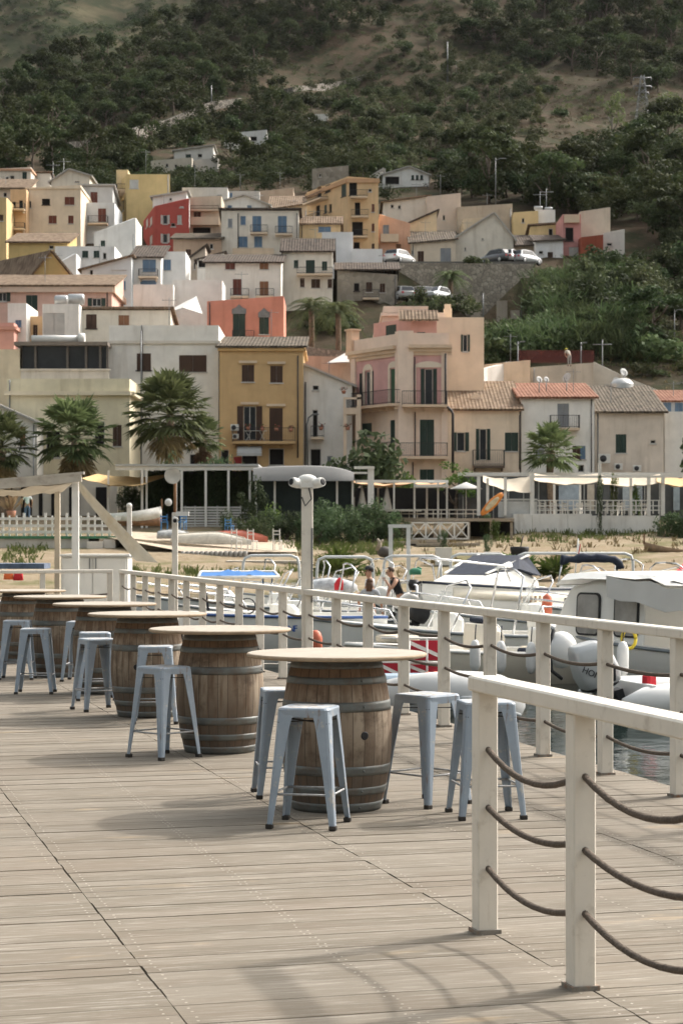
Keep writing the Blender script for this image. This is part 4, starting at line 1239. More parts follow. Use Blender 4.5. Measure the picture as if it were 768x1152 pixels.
# --- the pink corner house
def corner_house():
 Yc = 145
 t = thing('corner_house', 'pink and cream corner house with iron balconies, green shutters and a roof penthouse', 'house', (PXw(455, 147), 147, 2.5))
 inv = Matrix.Translation(-V(t.location))
 cream = (.71, .565, .465); pink = (.57, .335, .315)
 c0 = V((PXw(453, Yc), Yc, 0)); c1 = V((PXw(503, Yc), Yc, 0)); cl = V((PXw(397, 150.8), 150.8, 0))
 f = Wall(c0, c1); l = Wall(cl, c0)
 zlo, zmid, ztop = 2.6, f.z(458, 2), f.z(388, 2)
 fw = [(f.rect(482, 436, 9, 42), 'Og'), (f.rect(480, 492.5, 16, 41), 'g'), (f.rect(480, 538, 16, 20), 'g')]
 lw = [(l.rect(442.5, 436, 6.5, 42), 'l'), (l.rect(414, 437, 6, 38), 'Og'), (l.rect(405.5, 433, 3, 26), 'g'), (l.rect(442, 493, 6.5, 41), 'g'), (l.rect(412.5, 483, 11, 14, ), 'g'), (l.rect(442, 526, 6, 8), 'D')]
 for wl, ws in ((f, fw), (l, lw)):
  lo = MB(); wallgrid(lo, wl, zlo, zmid, [h for h, _ in ws if h[3] < zmid])
  lo.build('lower_wall', plaster(cream, .3), t, M=inv)
  hi = MB(); wallgrid(hi, wl, zmid, ztop, [h for h, _ in ws if h[3] > zmid])
  hi.build('upper_wall', plaster(pink, .3), t, M=inv)
 b = MB(); bk = V((c1.x, c1.y + 11, 0)); bl = V((cl.x + 1.5, cl.y + 5, 0))
 zz = lambda z: V((0, 0, z))
 for a, e in ((c1, bk), (bk, bl), (bl, cl)): b.quad(a + zz(zlo), e + zz(zlo), e + zz(ztop), a + zz(ztop))
 b.build('back_wall', plaster(cream, .3), t, M=inv)
 MB().poly([k + zz(ztop - .05) for k in (c0, c1, bk, bl, cl)]).build('terrace_floor', M_FLATROOF, t, M=inv)
 # pilaster strips, door surrounds
 b = MB()
 f.box(b, -.35, .75, zlo, ztop + 1.0, .003, .22); l.box(b, l.L - .75, l.L - .13, zlo, ztop + 1.0, .003, .2)
 l.box(b, -.1, .5, zlo, ztop, .003, .15); f.box(b, f.L - .45, f.L, zlo, ztop, .003, .12)
 b.build('pilaster', plaster(cream, .2), t, M=inv)
 for wl, (h, _) in ((f, fw[0]), (l, lw[0]), (l, lw[1])):
  b = MB(); k = .28
  wl.box(b, h[0] - k * 2.75 if wl is f else h[0] - k, h[0] - (.62 if wl is f else .02), zmid + .003, h[3] + .1, .003, .07)
  wl.box(b, h[1] + (.62 if wl is f else .02), h[1] + (k * 2.75 if wl is f else k), zmid + .003, h[3] + .1, .003, .07)
  ww = h[1] - h[0] + (1.6 if wl is f else .5); cx = (h[0] + h[1]) / 2
  pts = [wl.p(cx + ww / 2 * math.cos(R(a)), h[3] + .1 + .45 * math.sin(R(a)), .003) for a in range(0, 181, 20)]
  b.prism(pts, wl.n * .08); b.build('door_surround', plaster((.66, .56, .46), .15), t, M=inv)
 # cornice (stepped) and parapet
 for wl, tt in ((f, (.4, f.L + .3)), (l, (-.4, l.L - .6))):
  b = MB()
  for z0, z1, o in ((-.75, -.5, .1), (-.5, -.25, .25), (-.25, 0, .45)): wl.box(b, tt[0], tt[1], ztop + z0, ztop + z1, .003, o)
  b.build('cornice', plaster((.6, .46, .34), .25), t, M=inv)
  b = MB(); wl.box(b, tt[0] + .1, tt[1] - .2, ztop + .003, ztop + .85, -.2, .1); b.build('parapet', plaster(cream, .3), t, M=inv)
 b = MB(); l.box(b, -.5, .25, ztop, ztop + 1.6, -.4, .3); l.box(b, -.6, .35, ztop + 1.6, ztop + 1.72, -.5, .4); b.build('pier', plaster((.6, .42, .3), .2), t, M=inv)
 # penthouse: pink front storey, cream block behind with stepped cornice
 Yp = 148.5
 g = Wall((PXw(462, Yp), Yp), (PXw(491, Yp), Yp)); g2 = Wall((PXw(420, 152.5), 152.5), (PXw(462, Yp), Yp))
 z1 = PZ(361, Yp)
 gw = [(g.rect(473.5, 380, 9, 13), 'gkg'), ]
 g2w = [(g2.rect(439.5, 375, 12, 19), 'g')]
 b = MB(); wallgrid(b, g, ztop, z1, [gw[0][0]]); wallgrid(b, g2, ztop, PZ(360, 150), [g2w[0][0]])
 b.build('penthouse_wall', plaster((.55, .315, .27), .2), t, M=inv)
 b = MB(); a0 = g.p(-.9, z1 - .1, .9); a1 = g.p(g.L + .1, z1 - .1, .9); a2 = g.p(g.L + .1, z1 + .75, -.8); a3 = g.p(-.9, z1 + .75, -.8)
 b.prism([a0, a1, a2, a3], (0, 0, .14)); b.build('porch_roof', T_BROWN, t, M=inv)
 b = MB()
 b.box((PXw(430, 153), 152.8, ztop), (PXw(500, 153), 160, PZ(352, 153))); b.box((PXw(428, 153), 152.5, PZ(356, 153)), (PXw(483, 153), 160, PZ(352.5, 153)))
 b.box((PXw(431, 153), 152.6, PZ(352, 153)), (PXw(481, 153), 160, PZ(345, 153)))
 b.prism([(PXw(420, 152.5), 152.5, ztop), (PXw(420, 152.5), 152.5, PZ(373, 152)), (PXw(432, 152.5), 152.5, PZ(362, 152)), (PXw(432, 152.5), 152.5, ztop)], (0, 6, 0))
 b.build('penthouse_block', plaster(cream, .2), t, M=inv)
 wr = Wall((PXw(483, 152), 152), (PXw(544, 152), 152))
 rw = [(wr.rect(523, 386, 5, 19), 'Og'), (wr.rect(493.5, 381, 5, 10), 'g')]
 b = MB(); zt = PZ(357, 152); wallgrid(b, wr, zlo, zt, [rw[0][0], rw[1][0]])
 e0, e1 = wr.p(0, 0), wr.p(wr.L, 0); bb = V((0, 8, 0))
 for a, e in ((e1, e1 + bb), (e1 + bb, e0 + bb), (e0 + bb, e0)): b.quad(a + zz(zlo), e + zz(zlo), e + zz(zt), a + zz(zt))
 b.poly([e0 + zz(zt - .02), e1 + zz(zt - .02), e1 + bb + zz(zt - .02), e0 + bb + zz(zt - .02)])
 b.box((PXw(499, 154), 154, zt - 1), (PXw(508, 154), 154.6, PZ(347, 154))); b.box((PXw(500, 154), 154.05, PZ(347, 154)), (PXw(507, 154), 154.55, PZ(342, 154)))
 b.build('rear_wing', plaster((.67, .54, .41), .25), t, M=inv)
 tmp = thing('x', 'x', 'x')
 mk = []
 for wl, ws in ((f, fw), (l, lw), (g, [(gw[0][0], 'gk')]), (g2, g2w), (wr, rw)):
  for h, s_ in ws: mk.append(window(tmp, wl, h, s_))
 sol = plaster((.6, .46, .34), .2)
 mk += [balcony(tmp, f, 452, 501.5, 456, 15, 1.15, solid=sol), balcony(tmp, l, 408, 453.5, 456.5, 15, 1.1, solid=sol), balcony(tmp, f, 450, 502, 514, 15, 1.15, solid=sol), balcony(tmp, l, 429, 453, 514, 15, 1.1, solid=sol)]
 for px, a, e in ((500.5, 398, 456), (466, 402, 456), (466.5, 464, 513), (464, 520, 545)):
  b = MB(); tt = f.at(px); b.tube([f.p(tt, f.z(a, tt), .3), f.p(tt, f.z(e, tt), .3)], .07 if px > 500 else .05, 7); mk.append(b.build('downpipe', M_PIPE, tmp))
 b = MB(); tt = f.L + .25; b.tube([f.p(tt - .3, f.z(458, tt), .3), f.p(tt, f.z(462, tt), .3), f.p(tt + .12, f.z(466, tt), .3), f.p(tt + .12, f.z(532, tt), .3)], .1, 8); mk.append(b.build('downpipe', M_PIPE, tmp))
 for o in mk:
  for q in [o] + list(o.children_recursive): q.data.transform(inv)
  o.parent = t
 # side loggia at the left with its own pier and parapet
 lg = Wall((PXw(386, 147), 147), (PXw(406, 147), 147))
 b = MB(); z0, z1, z2 = PZ(466, 147), PZ(447, 147), PZ(459, 147)
 lg.box(b, 0, lg.L, z0, z2, -1.5, .1); lg.box(b, 0, lg.L, z1 - .15, z1, -.1, .1); lg.box(b, 0, .18, z2, z1 - .15, -.1, .1); lg.box(b, lg.L - .3, lg.L, z2, z1 + .2, -.1, .1)
 lg.box(b, 0, .25, zlo, z0, -.2, .05); lg.box(b, lg.L - .4, lg.L, zlo, z0, -.2, .05)
 lo = b.build('loggia', plaster((.66, .52, .40), .2), t, M=inv)
 b = MB()
 for i in range(8): tt = .25 + (lg.L - .65) * i / 7; lg.box(b, tt - .03, tt + .03, z2, z1 - .15, -.04, .04)
 b.build('railing', M_DARKMETAL, lo, M=inv)
 tmp2 = bpy.data.objects.remove(tmp)


corner_house()

# arched dormer of the cream house
def small(name, label, cat, mb, m, loc=None, group=None):
 o = mb.build(name, m)
 # give it an origin at its own base
 xs = [v.co for v in o.data.vertices]
 c = V((sum(p.x for p in xs) / len(xs), sum(p.y for p in xs) / len(xs), min(p.z for p in xs)))
 o.data.transform(Matrix.Translation(-c)); o.location = c
 return tag(o, label, cat, group)


par = next(o for o in bpy.data.objects if o.get('label', '').startswith('cream house with an arched roof'))
b = MB(); Yd = 149.5; x0, x1 = PXw(526, Yd), PXw(544, Yd); zb, zt = PZ(462, Yd), PZ(451, Yd)
b.box((x0, Yd, zb), (x1, Yd + 2, zt)); cx = (x0 + x1) / 2
b.prism([(cx + (x1 - x0) / 2 * .75 * math.cos(R(a)), Yd, zt + .55 * math.sin(R(a))) for a in range(0, 181, 20)], (0, 2, 0))
inv = Matrix.Translation(-V(par.location))
dm = b.build('dormer', plaster((.6, .5, .4)), par, M=inv)
b = MB(); b.box((x0 + .25, Yd - .012, zb), (x1 - .25, Yd - .004, zt + .15)); b.build('opening', M_OPEN, dm, M=inv)

# --- retaining walls and terraces
def wallpath(name, label, pts, thick, m, cap=None):
 """pts: list of (x, Y, ztop, zbottom)"""
 b = MB()
 for (xa, Ya, ta, ba), (xb, Yb, tb, bb) in zip(pts, pts[1:]):
  a, c = V((xa, Ya, 0)), V((xb, Yb, 0)); d = (c - a).normalized(); n = V((-d.y, d.x, 0)) * thick
  v8 = [a + V((0, 0, ba)), c + V((0, 0, bb)), c + n + V((0, 0, bb)), a + n + V((0, 0, ba)), a + V((0, 0, ta)), c + V((0, 0, tb)), c + n + V((0, 0, tb)), a + n + V((0, 0, ta))]
  b.add(v8, [(3, 2, 1, 0), (4, 5, 6, 7), (0, 1, 5, 4), (1, 2, 6, 5), (2, 3, 7, 6), (3, 0, 4, 7)])
 return small(name, label, 'wall', b, m)


wallpath('retaining_wall', 'tall rough stone retaining wall below the parked cars', [(PXw(436, 203), 203, PZ(296, 203), 18), (PXw(520, 202), 202, PZ(296, 202), 18), (PXw(600, 203), 203, PZ(297, 203), 18)], 1.0, STW)
for px, Yb, yt, wd, lab in ((535, 201, 336, 11, 'left'), (565, 201, 337, 12, 'middle'), (580, 200.5, 348, 10, 'right')):
 b = MB(); x = PXw(px, Yb); hw = wd * Yb / F / 2
 b.prism([(x - hw, Yb, 15), (x - hw, Yb + .9, PZ(yt, Yb)), (x - hw, Yb + 1.6, PZ(yt, Yb)), (x - hw, Yb + 1.6, 15)], (2 * hw, 0, 0))
 small('buttress', lab + ' of the three pale buttresses against the stone retaining wall', 'buttress', b, plaster((.36, .31, .25), .6))
pts = []
for px, py in ((78, 171), (110, 167), (150, 156), (185, 147), (215, 135), (240, 125), (272, 121)):
 Y = hit(px, py, 240) or 330
 pts.append((PXw(px, Y), Y, PZ(py - 11, Y), PZ(py + 6, Y)))
wallpath('road_wall', 'long grey road wall climbing across the wooded hill', pts, .8, stonemat('road_wall_stone', (.09, .08, .07), (.165, .15, .13), .9))
pts = []
for px, py in ((290, 112), (330, 105), (372, 100), (384, 98), (420, 88)):
 Y = hit(px, py, 240) or 400
 pts.append((PXw(px, Y), Y, PZ(py - 7, Y), PZ(py + 5, Y)))
wallpath('road_wall', 'upper stretch of road wall beside the brown slope', pts, .8, stonemat('road_wall_stone', (.09, .08, .07), (.165, .15, .13), .9))
wallpath('garden_wall', 'long pale garden wall falling to the right behind the old tiles', [(PXw(667, 168), 168, PZ(407, 168), 8), (PXw(705, 167), 167, PZ(425, 167), 8), (PXw(745, 166), 166, PZ(441, 166), 8)], .4, plaster((.5, .46, .4), .8))
wallpath('garden_wall', 'curved pale walkway wall left of the beige terrace', [(PXw(536, 157), 157, PZ(430, 157), 6), (PXw(548, 160), 160, PZ(414, 160), 6), (PXw(575, 163), 163, PZ(407, 163), 8)], .5, plaster((.6, .55, .5), .4))
wallpath('terrace_wall', 'stone terrace wall with rubble beside the date palms', [(PXw(318, 180), 180, PZ(385, 180), 10), (PXw(345, 178), 178, PZ(390, 178), 10), (PXw(398, 176), 176, PZ(396, 176), 10)], 1, STW)
wallpath('terrace_wall', 'beige terrace wall under the little white sail', [(PXw(335, 168), 168, PZ(400, 168), 8), (PXw(400, 167), 167, PZ(402, 167), 8)], 1, plaster((.43, .36, .29), .7))
wallpath('terrace_wall', 'lower pale quay wall behind the restaurants', [(-60, 139.5, 4.4, 1), (70, 139.5, 4.4, 1)], .5, plaster((.5, .45, .38), .5))
b = MB(); b.box((PXw(436, 203) , 203.2, 28.9), (PXw(602, 203), 214, 29.35)); tag(b.build('road', mat('road_asphalt', (.12, .115, .105), var=.15)), kind='structure')

# veranda of the white house, with its long glass front
t = thing('veranda', 'dark glazed veranda with a flat slab roof left of the tall white house', 'veranda', (PXw(70, 149), 149, PZ(420, 149)))
inv = Matrix.Translation(-V(t.location)); Yv = 148
b = MB(); b.box((PXw(17, Yv), Yv - .4, PZ(389, Yv)), (PXw(122, Yv), Yv + 5, PZ(385, Yv))); b.build('roof_slab', mat('veranda_slab', (.2, .17, .14), var=.2), t, M=inv)
b = MB(); b.box((PXw(24, Yv), Yv + .3, PZ(417, Yv)), (PXw(121, Yv), Yv + .4, PZ(389, Yv))); b.build('glass_front', glass('veranda_glass', (.035, .04, .045)), t, M=inv)
b = MB()
for px in (24, 40, 76, 97, 113, 121): b.box((PXw(px, Yv) - .08, Yv, PZ(417, Yv)), (PXw(px, Yv) + .08, Yv + .25, PZ(389, Yv)))
b.build('post', mat('veranda_post', (.13, .115, .1)), t, M=inv)
b = MB(); b.box((PXw(24, Yv), Yv - .1, PZ(425, Yv) - 1.5), (PXw(123, Yv), Yv + .2, PZ(417, Yv))); b.box((PXw(23, Yv), Yv - .2, PZ(417, Yv)), (PXw(124, Yv), Yv + .3, PZ(415, Yv))); b.build('parapet', plaster((.6, .55, .47)), t, M=inv)
b = MB(); b.tube([(PXw(36, 148.5), 148.5, PZ(381.5, 148.5)), (PXw(90, 148.5), 148.5, PZ(381.5, 148.5))], .28, 12); b.tube([(PXw(89, 148.5), 148.4, PZ(381.5, 148.5)), (PXw(96, 148.5), 148.4, PZ(381.5, 148.5))], .42, 14)
small('roof_duct', 'white roof duct with a dark round end lying on the veranda slab', 'duct', b, M_WHITE)

b = MB(); vs = [P(182, 355, 171), P(229, 347, 173), P(222, 340, 178), P(196, 352, 170)]
b.add([P(181, 354, 171), P(206, 346, 172), P(228, 353, 173), P(221, 333, 176)], [(0, 1, 3), (1, 2, 3)]); b.add([P(181, 354.4, 171), P(206, 346.4, 172), P(228, 353.4, 173), P(221, 333.3, 176.1)], [(0, 1, 3), (1, 2, 3)]); small('shade_sail', 'white pointed shade sail left of the coral house', 'sail', b, M_WCANVAS)
b = MB(); b.add([P(368, 408, 166), P(393, 407, 166), P(390, 396, 168)], [(0, 1, 2)]); b.add([P(368, 408.4, 166), P(393, 407.4, 166), P(390, 396.4, 168)], [(0, 1, 2)]); small('shade_sail', 'small white pointed shade sail left of the corner house', 'sail', b, M_WCANVAS)
par = next(o for o in bpy.data.objects if o.get('label', '').startswith('ochre house'))
inv = Matrix.Translation(-V(par.location)); b = MB(); p = P(281, 514, 147.8); hw = .95
for i in range(6):
 a0, a1 = R(15 * i), R(15 * i + 15)
 q = lambda a, x: p + V((x * (hw if a > .01 else hw), -.9 * math.cos(a), .05 + .75 * math.sin(a)))
 b.quad(q(a0, -1), q(a0, 1), q(a1, .85), q(a1, -.85)); b.quad(q(a0, -1) - V((0, .01, .01)), q(a0, 1) - V((0, .01, .01)), q(a1, .85) - V((0, .01, .01)), q(a1, -.85) - V((0, .01, .01)))
b.build('door_awning', mat('grey_awning', (.36, .36, .35), var=.1), par, M=inv)
b = MB(); bx_ = (PXw(263, 147.9), PXw(271.5, 147.9)); b.box((bx_[0], 147.86, PZ(521.5, 147.9)), (bx_[1], 147.93, PZ(514, 147.9))); b.box((bx_[0], 147.85, PZ(523.5, 147.9)), (bx_[1], 147.93, PZ(521.7, 147.9)), 1)
small('wall_sign', 'small red sign board beside the awning of the ochre house', 'sign', b, [mat('sign_red', (.32, .04, .04)), M_WHITE])
# --- roof clutter: tanks, dishes, air conditioners
M_TANK = mat('grey_water_tank', (.42, .42, .41), rough=.35, metal=.5, var=.1)
def tank(x0, x1, y, r_, Y, label, horiz=True):
 b = MB(); a, c = PXw(x0, Y), PXw(x1, Y); rr = r_ * Y / F; z = PZ(y, Y)
 prof = [(.3 * rr, 0), (.85 * rr, .1 * rr), (rr, .35 * rr), (rr, (c - a) - .35 * rr), (.85 * rr, (c - a) - .1 * rr), (.3 * rr, c - a)]
 b.lathe(prof, 18, (a, Y, z), M=Matrix.Rotation(R(90), 4, 'Y'))
 for k in (.3, .7): b.cbox((a + (c - a) * k, Y, z - rr - .1), (.12, rr * 1.4, .45))
 small('water_tank', label, 'water tank', b, M_TANK, group='metal water tanks on the roofs')


tank(61.5, 77, 338, 6, 162, 'left of the two silver tanks above the blank white block')
tank(76, 95.5, 337, 6.5, 163, 'right and larger of the two silver tanks above the blank white block')
tank(600, 610, 234, 2, 229, 'left of the two small tanks on the white cube house')
tank(612, 621, 235, 2, 229, 'right of the two small tanks on the white cube house')


def dish(px, py, Y, r_, label, ang=-20):
 rr = r_ * Y / F; p = P(px, py, Y)
 t = thing('satellite_dish', label, 'satellite dish', (p.x, p.y, p.z - 2 * rr), 0, 'satellite dishes on the roofs')
 Mx = Matrix.Translation((0, 0, 2 * rr)) @ Matrix.Rotation(R(ang), 4, 'Z') @ Matrix.Rotation(R(68), 4, 'X')
 MB().lathe([(.05 * rr, -.18 * rr), (.5 * rr, -.13 * rr), (rr, .05 * rr), (rr, .08 * rr), (.5 * rr, -.09 * rr), (.06 * rr, -.14 * rr)], 16, M=Mx).build('reflector', mat('dish_grey', (.5, .49, .47), rough=.5), t)
 b = MB(); b.tube([(0, .1 * rr, -.8), (0, .15 * rr, 2 * rr)], .04, 6); b.tube([Mx @ V((0, -.9 * rr, 0)), Mx @ V((0, -.1 * rr, .8 * rr))], .03, 5); b.build('mast', M_GREYMETAL, t)


for a in ((606, 427, 150, 4, 'left small dish on the ridge of the orange red roof', 30), (614, 427, 151, 3.5, 'second small dish on the ridge of the orange red roof', 30), (637, 425, 151, 6, 'largest dish standing on the right end of the orange red roof', -50),
  (701, 419, 165, 5, 'dish above the pale garden wall', 30), (692, 428, 163, 4, 'dish beside the ribbed water cylinder', -35)):
 dish(*a)
b = MB(); p = P(699, 437, 158); b.lathe([(.9, 0), (.95, .1), (.9, .2), (.95, .4), (.9, .5), (.95, .7), (.9, .8), (.95, 1.0), (.9, 1.1), (.6, 1.4), (.2, 1.5)], 18, (p.x, p.y, p.z - .7)); small('water_tank', 'ribbed grey upright cylinder tank behind the old tiles', 'water tank', b, M_TANK)


def aircon(px, py, Y, wd, label):
 s_ = wd * Y / F; p = P(px, py, Y)
 t = thing('air_conditioner', label, 'air conditioner', (p.x, p.y, p.z - s_ * .4), 0, 'air conditioners on the fronts')
 MB().cbox((0, 0, s_ * .4), (s_, .35, s_ * .8)).build('case', M_WHITE, t, bevel=.02)
 MB().lathe([(s_ * .3, 0), (s_ * .3, .02), (s_ * .05, .03)], 16, (-.1 * s_, -.17, s_ * .4), M=Matrix.Rotation(R(90), 4, 'X')).build('fan_grille', M_DARKMETAL, t)


for a in ((679, 516, 148.5, 13, 'large cooling unit left on the beige front'), (695, 525, 148.5, 9, 'cooling unit in the middle of the beige front'), (716, 527, 148.5, 9, 'cooling unit right on the beige front'), (264, 481, 147.6, 9, 'upper cooling unit at the end of the ochre balcony'), (265, 491, 147.6, 7, 'lower cooling unit at the end of the ochre balcony')):
 aircon(*a)
# bistro table and flower boxes on the ochre balcony
b = MB(); p = P(288, 497, 147.4)
for sx in (-.55, .45):
 for k in (-1, 1): b.beam(p + V((sx - .2 * k, 0, .02)), p + V((sx + .2 * k, 0, .8)), .04, .04)
b.box(p + V((-.9, -.2, .78)), p + V((.8, .2, .82)))
small('folding_table', 'white folding table with crossed legs on the ochre balcony', 'table', b, M_WHITE)
for px, py, Y, lab in ((279, 480, 147.2, 'left flower pot on the ochre balcony railing'), (295, 481, 147.2, 'second flower pot on the ochre balcony railing'), (311, 481, 147.2, 'flower box in the middle of the ochre balcony railing'), (327, 482, 147.2, 'right flower box on the ochre balcony railing'), (361, 480, 148.1, 'flower pot on the little white balcony'), (391, 480, 146.8, 'flower pot hanging in the loggia of the corner house'), (386.5, 439, 146.9, 'flower pot on the loggia parapet of the corner house')):
 p = P(px, py, Y); t = thing('flower_pot', lab, 'flower pot', p)
 MB().lathe([(.12, -.25), (.17, -.02)], 10, (0, 0, 0)).build('pot', mat('terracotta', (.36, .16, .1)), t)
 b = MB(); rr = random.Random(px)
 for i in range(26): q = V((rr.gauss(0, .13), rr.gauss(0, .1), abs(rr.gauss(.08, .09)))); s_ = .05; b.add([q + V((-s_, 0, -s_)), q + V((s_, .03, 0)), q + V((0, -.02, s_))], [(0, 1, 2)], rr.randint(0, 1))
 b.build('flowers', [mat('pot_leaves', (.06, .09, .03)), mat('pot_blooms', (.4, .12, .1))], t)
# coral pediments
par = next(o for o in bpy.data.objects if o.get('label', '').startswith('coral house'))
inv = Matrix.Translation(-V(par.location)); wl = Wall((PXw(233, 163), 163), (PXw(319, 163), 163))
for px, wd, y in ((269, 16, 349), (297, 13, 353)):
 t0, t1, z0, z1 = wl.rect(px, y, wd, 9); b = MB(); c = (t0 + t1) / 2
 b.prism([wl.p(t0, z0 + .02, .003), wl.p(t1, z0 + .02, .003), wl.p(t1, z0 + .4, .003), wl.p(c + .25, z1 - .1, .003), wl.p(c, z1 + .15, .003), wl.p(c - .25, z1 - .1, .003), wl.p(t0, z0 + .4, .003)], wl.n * .1)
 b.build('pediment', mat('grey_stone_trim', (.2, .2, .2), var=.2), par, M=inv)

# ------------------------------------------------------------------ waterfront restaurants and the beach
def simple(name, label, cat, fn, m, group=None, kind=None):
 b = MB(); fn(b)
 o = small(name, label, cat, b, m, group)
 if kind: o['kind'] = kind
 return o


def bx(b, x0, x1, y0, y1, Y, dY, m=0):
 """box between photo columns x0..x1 and rows y0..y1 at distance Y, dY deep"""
 b.box((PXw(x0, Y), Y, PZ(y1, Y)), (PXw(x1, Y), Y + dY, PZ(y0, Y)), m)


def root_at(name, label, cat, x, y, Y, group=None):
 t = thing(name, label, cat, P(x, y, Y), 0, group)
 return t, Matrix.Translation(-V(t.location))


def sail(b, c, sag=.5, n=8, m=0, th=.012):
 """cloth between four corner points, hanging in the middle"""
 c = [V(k) for k in c]
 vs = []
 for i in range(n + 1):
  for j in range(n + 1):
   u_, v_ = i / n, j / n
   p = c[0].lerp(c[1], u_).lerp(c[3].lerp(c[2], u_), v_)
   k = 4 * u_ * (1 - u_) * (.45 + .55 * 4 * v_ * (1 - v_))
   vs.append(p - V((0, 0, sag * k + .05 * math.sin(u_ * 17 + v_ * 5) * 4 * u_ * (1 - u_))))
 fs = [(i * (n + 1) + j, (i + 1) * (n + 1) + j, (i + 1) * (n + 1) + j + 1, i * (n + 1) + j + 1) for i in range(n) for j in range(n)]
 b.add(vs, fs, m, True)
 b.add([p - V((0, 0, th)) for p in vs], fs, m, True)


# right restaurant on its white base
t, inv = root_at('restaurant_terrace', 'open restaurant terrace on a white wall with beige sails and white posts at the right', 'restaurant', 660, 605, 126)
b = MB()
for x0, x1 in ((577, 598), (598.3, 638), (638.3, 665), (665.3, 741)): bx(b, x0, x1, 578 + (3 if x0 > 660 else 0), 609, 124 + (.25 if x0 > 590 else 0), .5)
b.box((PXw(577, 124.6), 124.6, 1), (PXw(741, 124.6), 131, PZ(580, 124.6))); b.build('base_wall', plaster((.64, .62, .58), .8), t, M=inv)
b = MB()
for px, y0, w_ in ((538, 536, .2), (548, 538, .16), (568, 537, .18), (598, 532, .26), (674, 521, .2), (709, 538, .16), (729, 537, .2), (745, 534, .22), (623, 545, .14), (652, 540, .12), (690, 546, .12)):
 Yp = 124.4 if w_ > .15 else 130
 b.cbox((PXw(px, Yp), Yp, (PZ(y0, Yp) + PZ(580, Yp)) / 2), (w_, w_, PZ(y0, Yp) - PZ(580, Yp)))
pb = b
for i, k in enumerate(range(0, len(pb.v), 8)):
 q = MB(); q.add(pb.v[k:k + 8], [(3, 2, 1, 0), (4, 5, 6, 7), (0, 1, 5, 4), (1, 2, 6, 5), (2, 3, 7, 6), (3, 0, 4, 7)]); q.build('post', M_WHITE, t, M=inv)
b = MB(); bx(b, 515, 770, 531.5, 535.5, 130.5, .25); b.build('beam', M_WHITE, t, M=inv)
b = MB(); bx(b, 598, 770, 535, 537.5, 124.3, .12); b.build('beam', M_WHITE, t, M=inv)
for a, lab in (((543, 598, 536, 548, 538), None), ((599, 673, 534, 536, 535), None), ((670, 742, 537, 537, 536), None), ((738, 790, 536, 538, 537), 'ochre')):
 x0, x1, ya, yb, yk = a
 b = MB(); sail(b, [P(x0, ya + 6, 124.2), P(x1, yb + 6, 124.2), P(x1, yk - 3, 128), P(x0, yk - 3, 128)], .45)
 b.build('sail', M_CANVAS if not lab else mat('ochre_canvas', (.55, .38, .19), var=.1, rough=.9), t, M=inv)
b = MB()
for i in range(22):
 px = 606 + i * 6.4; b.cbox((PXw(px, 124.5), 124.5, (PZ(563, 124.5) + PZ(578, 124.5)) / 2), (.07, .05, .82))
for yy in (563, 569, 574): b.beam(P(604, yy, 124.45), P(742, yy, 124.45), .05, .06)
b.build('railing', M_WHITE, t, M=inv)
b = MB(); bx(b, 560, 604, 564, 582, 124.55, .06); bx(b, 560, 604, 561, 563, 124.5, .12); b.build('solid_railing', mat('grey_panel', (.5, .5, .48), var=.1), t, M=inv)
b = MB(); bx(b, 515, 790, 536, 585, 132, .2); b.build('glazed_back', glass('restaurant_glass', (.085, .09, .092), .15), t, M=inv)
b = MB()
for px in range(520, 790, 17): bx(b, px, px + 1.2, 538, 584, 131.85, .1)
b.build('mullions', mat('mullion_paint', (.38, .38, .36)), t, M=inv)
for x0, x1, c in ((628, 652, (.3, .36, .42)), (660, 668, (.4, .36, .3)), (700, 722, (.33, .37, .4)), (757, 764, (.3, .36, .4))):
 b = MB(); bx(b, x0, x1, 545, 574, 131.6, .08); b.build('bright_panel', mat('pale_pane_%d' % x0, c, var=.2), t, M=inv)  # brightness of the glazed interior put into pale panel colours
# tables and chairs on that terrace
cr = random.Random(11)
M_TCLOTH = mat('table_cloth', (.6, .57, .52), var=.1)
M_CHAIRW = mat('white_chair', (.62, .6, .56), var=.1)


def chair(label, x, Y, z, rz, m, group, h=.45, back=.88):
 t = thing('chair', label, 'chair', (x, Y, z), rz, group)
 MB().cbox((0, 0, h), (.42, .42, .05)).build('seat', m, t)
 b = MB(); b.cbox((0, .2, back - .12), (.42, .035, .07)); b.cbox((0, .2, back - .3), (.42, .03, .06)); b.build('backrest', m, t)
 for sx in (-1, 1):
  for sy in (-1, 1):
   MB().cbox((sx * .18, sy * .19, (back if sy > 0 else h) / 2), (.04, .04, back if sy > 0 else h)).build('leg', m, t)
 return t


zf = PZ(580, 125.5)
c0 = chair('pale chair on the open restaurant terrace behind its railing', PXw(612, 126), 126, zf, .3, M_CHAIRW, 'pale chairs on the restaurant terrace')
for i, px in enumerate((622, 634, 650, 660, 684, 694, 704, 716, 726)):
 dup(c0, (PXw(px, 126 + (i % 3)), 126 + (i % 3), zf), cr.uniform(0, 6.28), 'pale chair on the open restaurant terrace behind its railing')
for i, px in enumerate((628, 656, 690, 720)):
 t = thing('dining_table', 'square table with a pale top on the open restaurant terrace', 'table', (PXw(px, 127), 127, zf), .2 * i, 'pale tables on the restaurant terrace')
 MB().cbox((0, 0, .73), (.85, .85, .04)).build('table_top', M_TCLOTH, t); MB().tube([(0, 0, .005), (0, 0, .71)], .04, 8).build('leg', M_DARKMETAL, t)

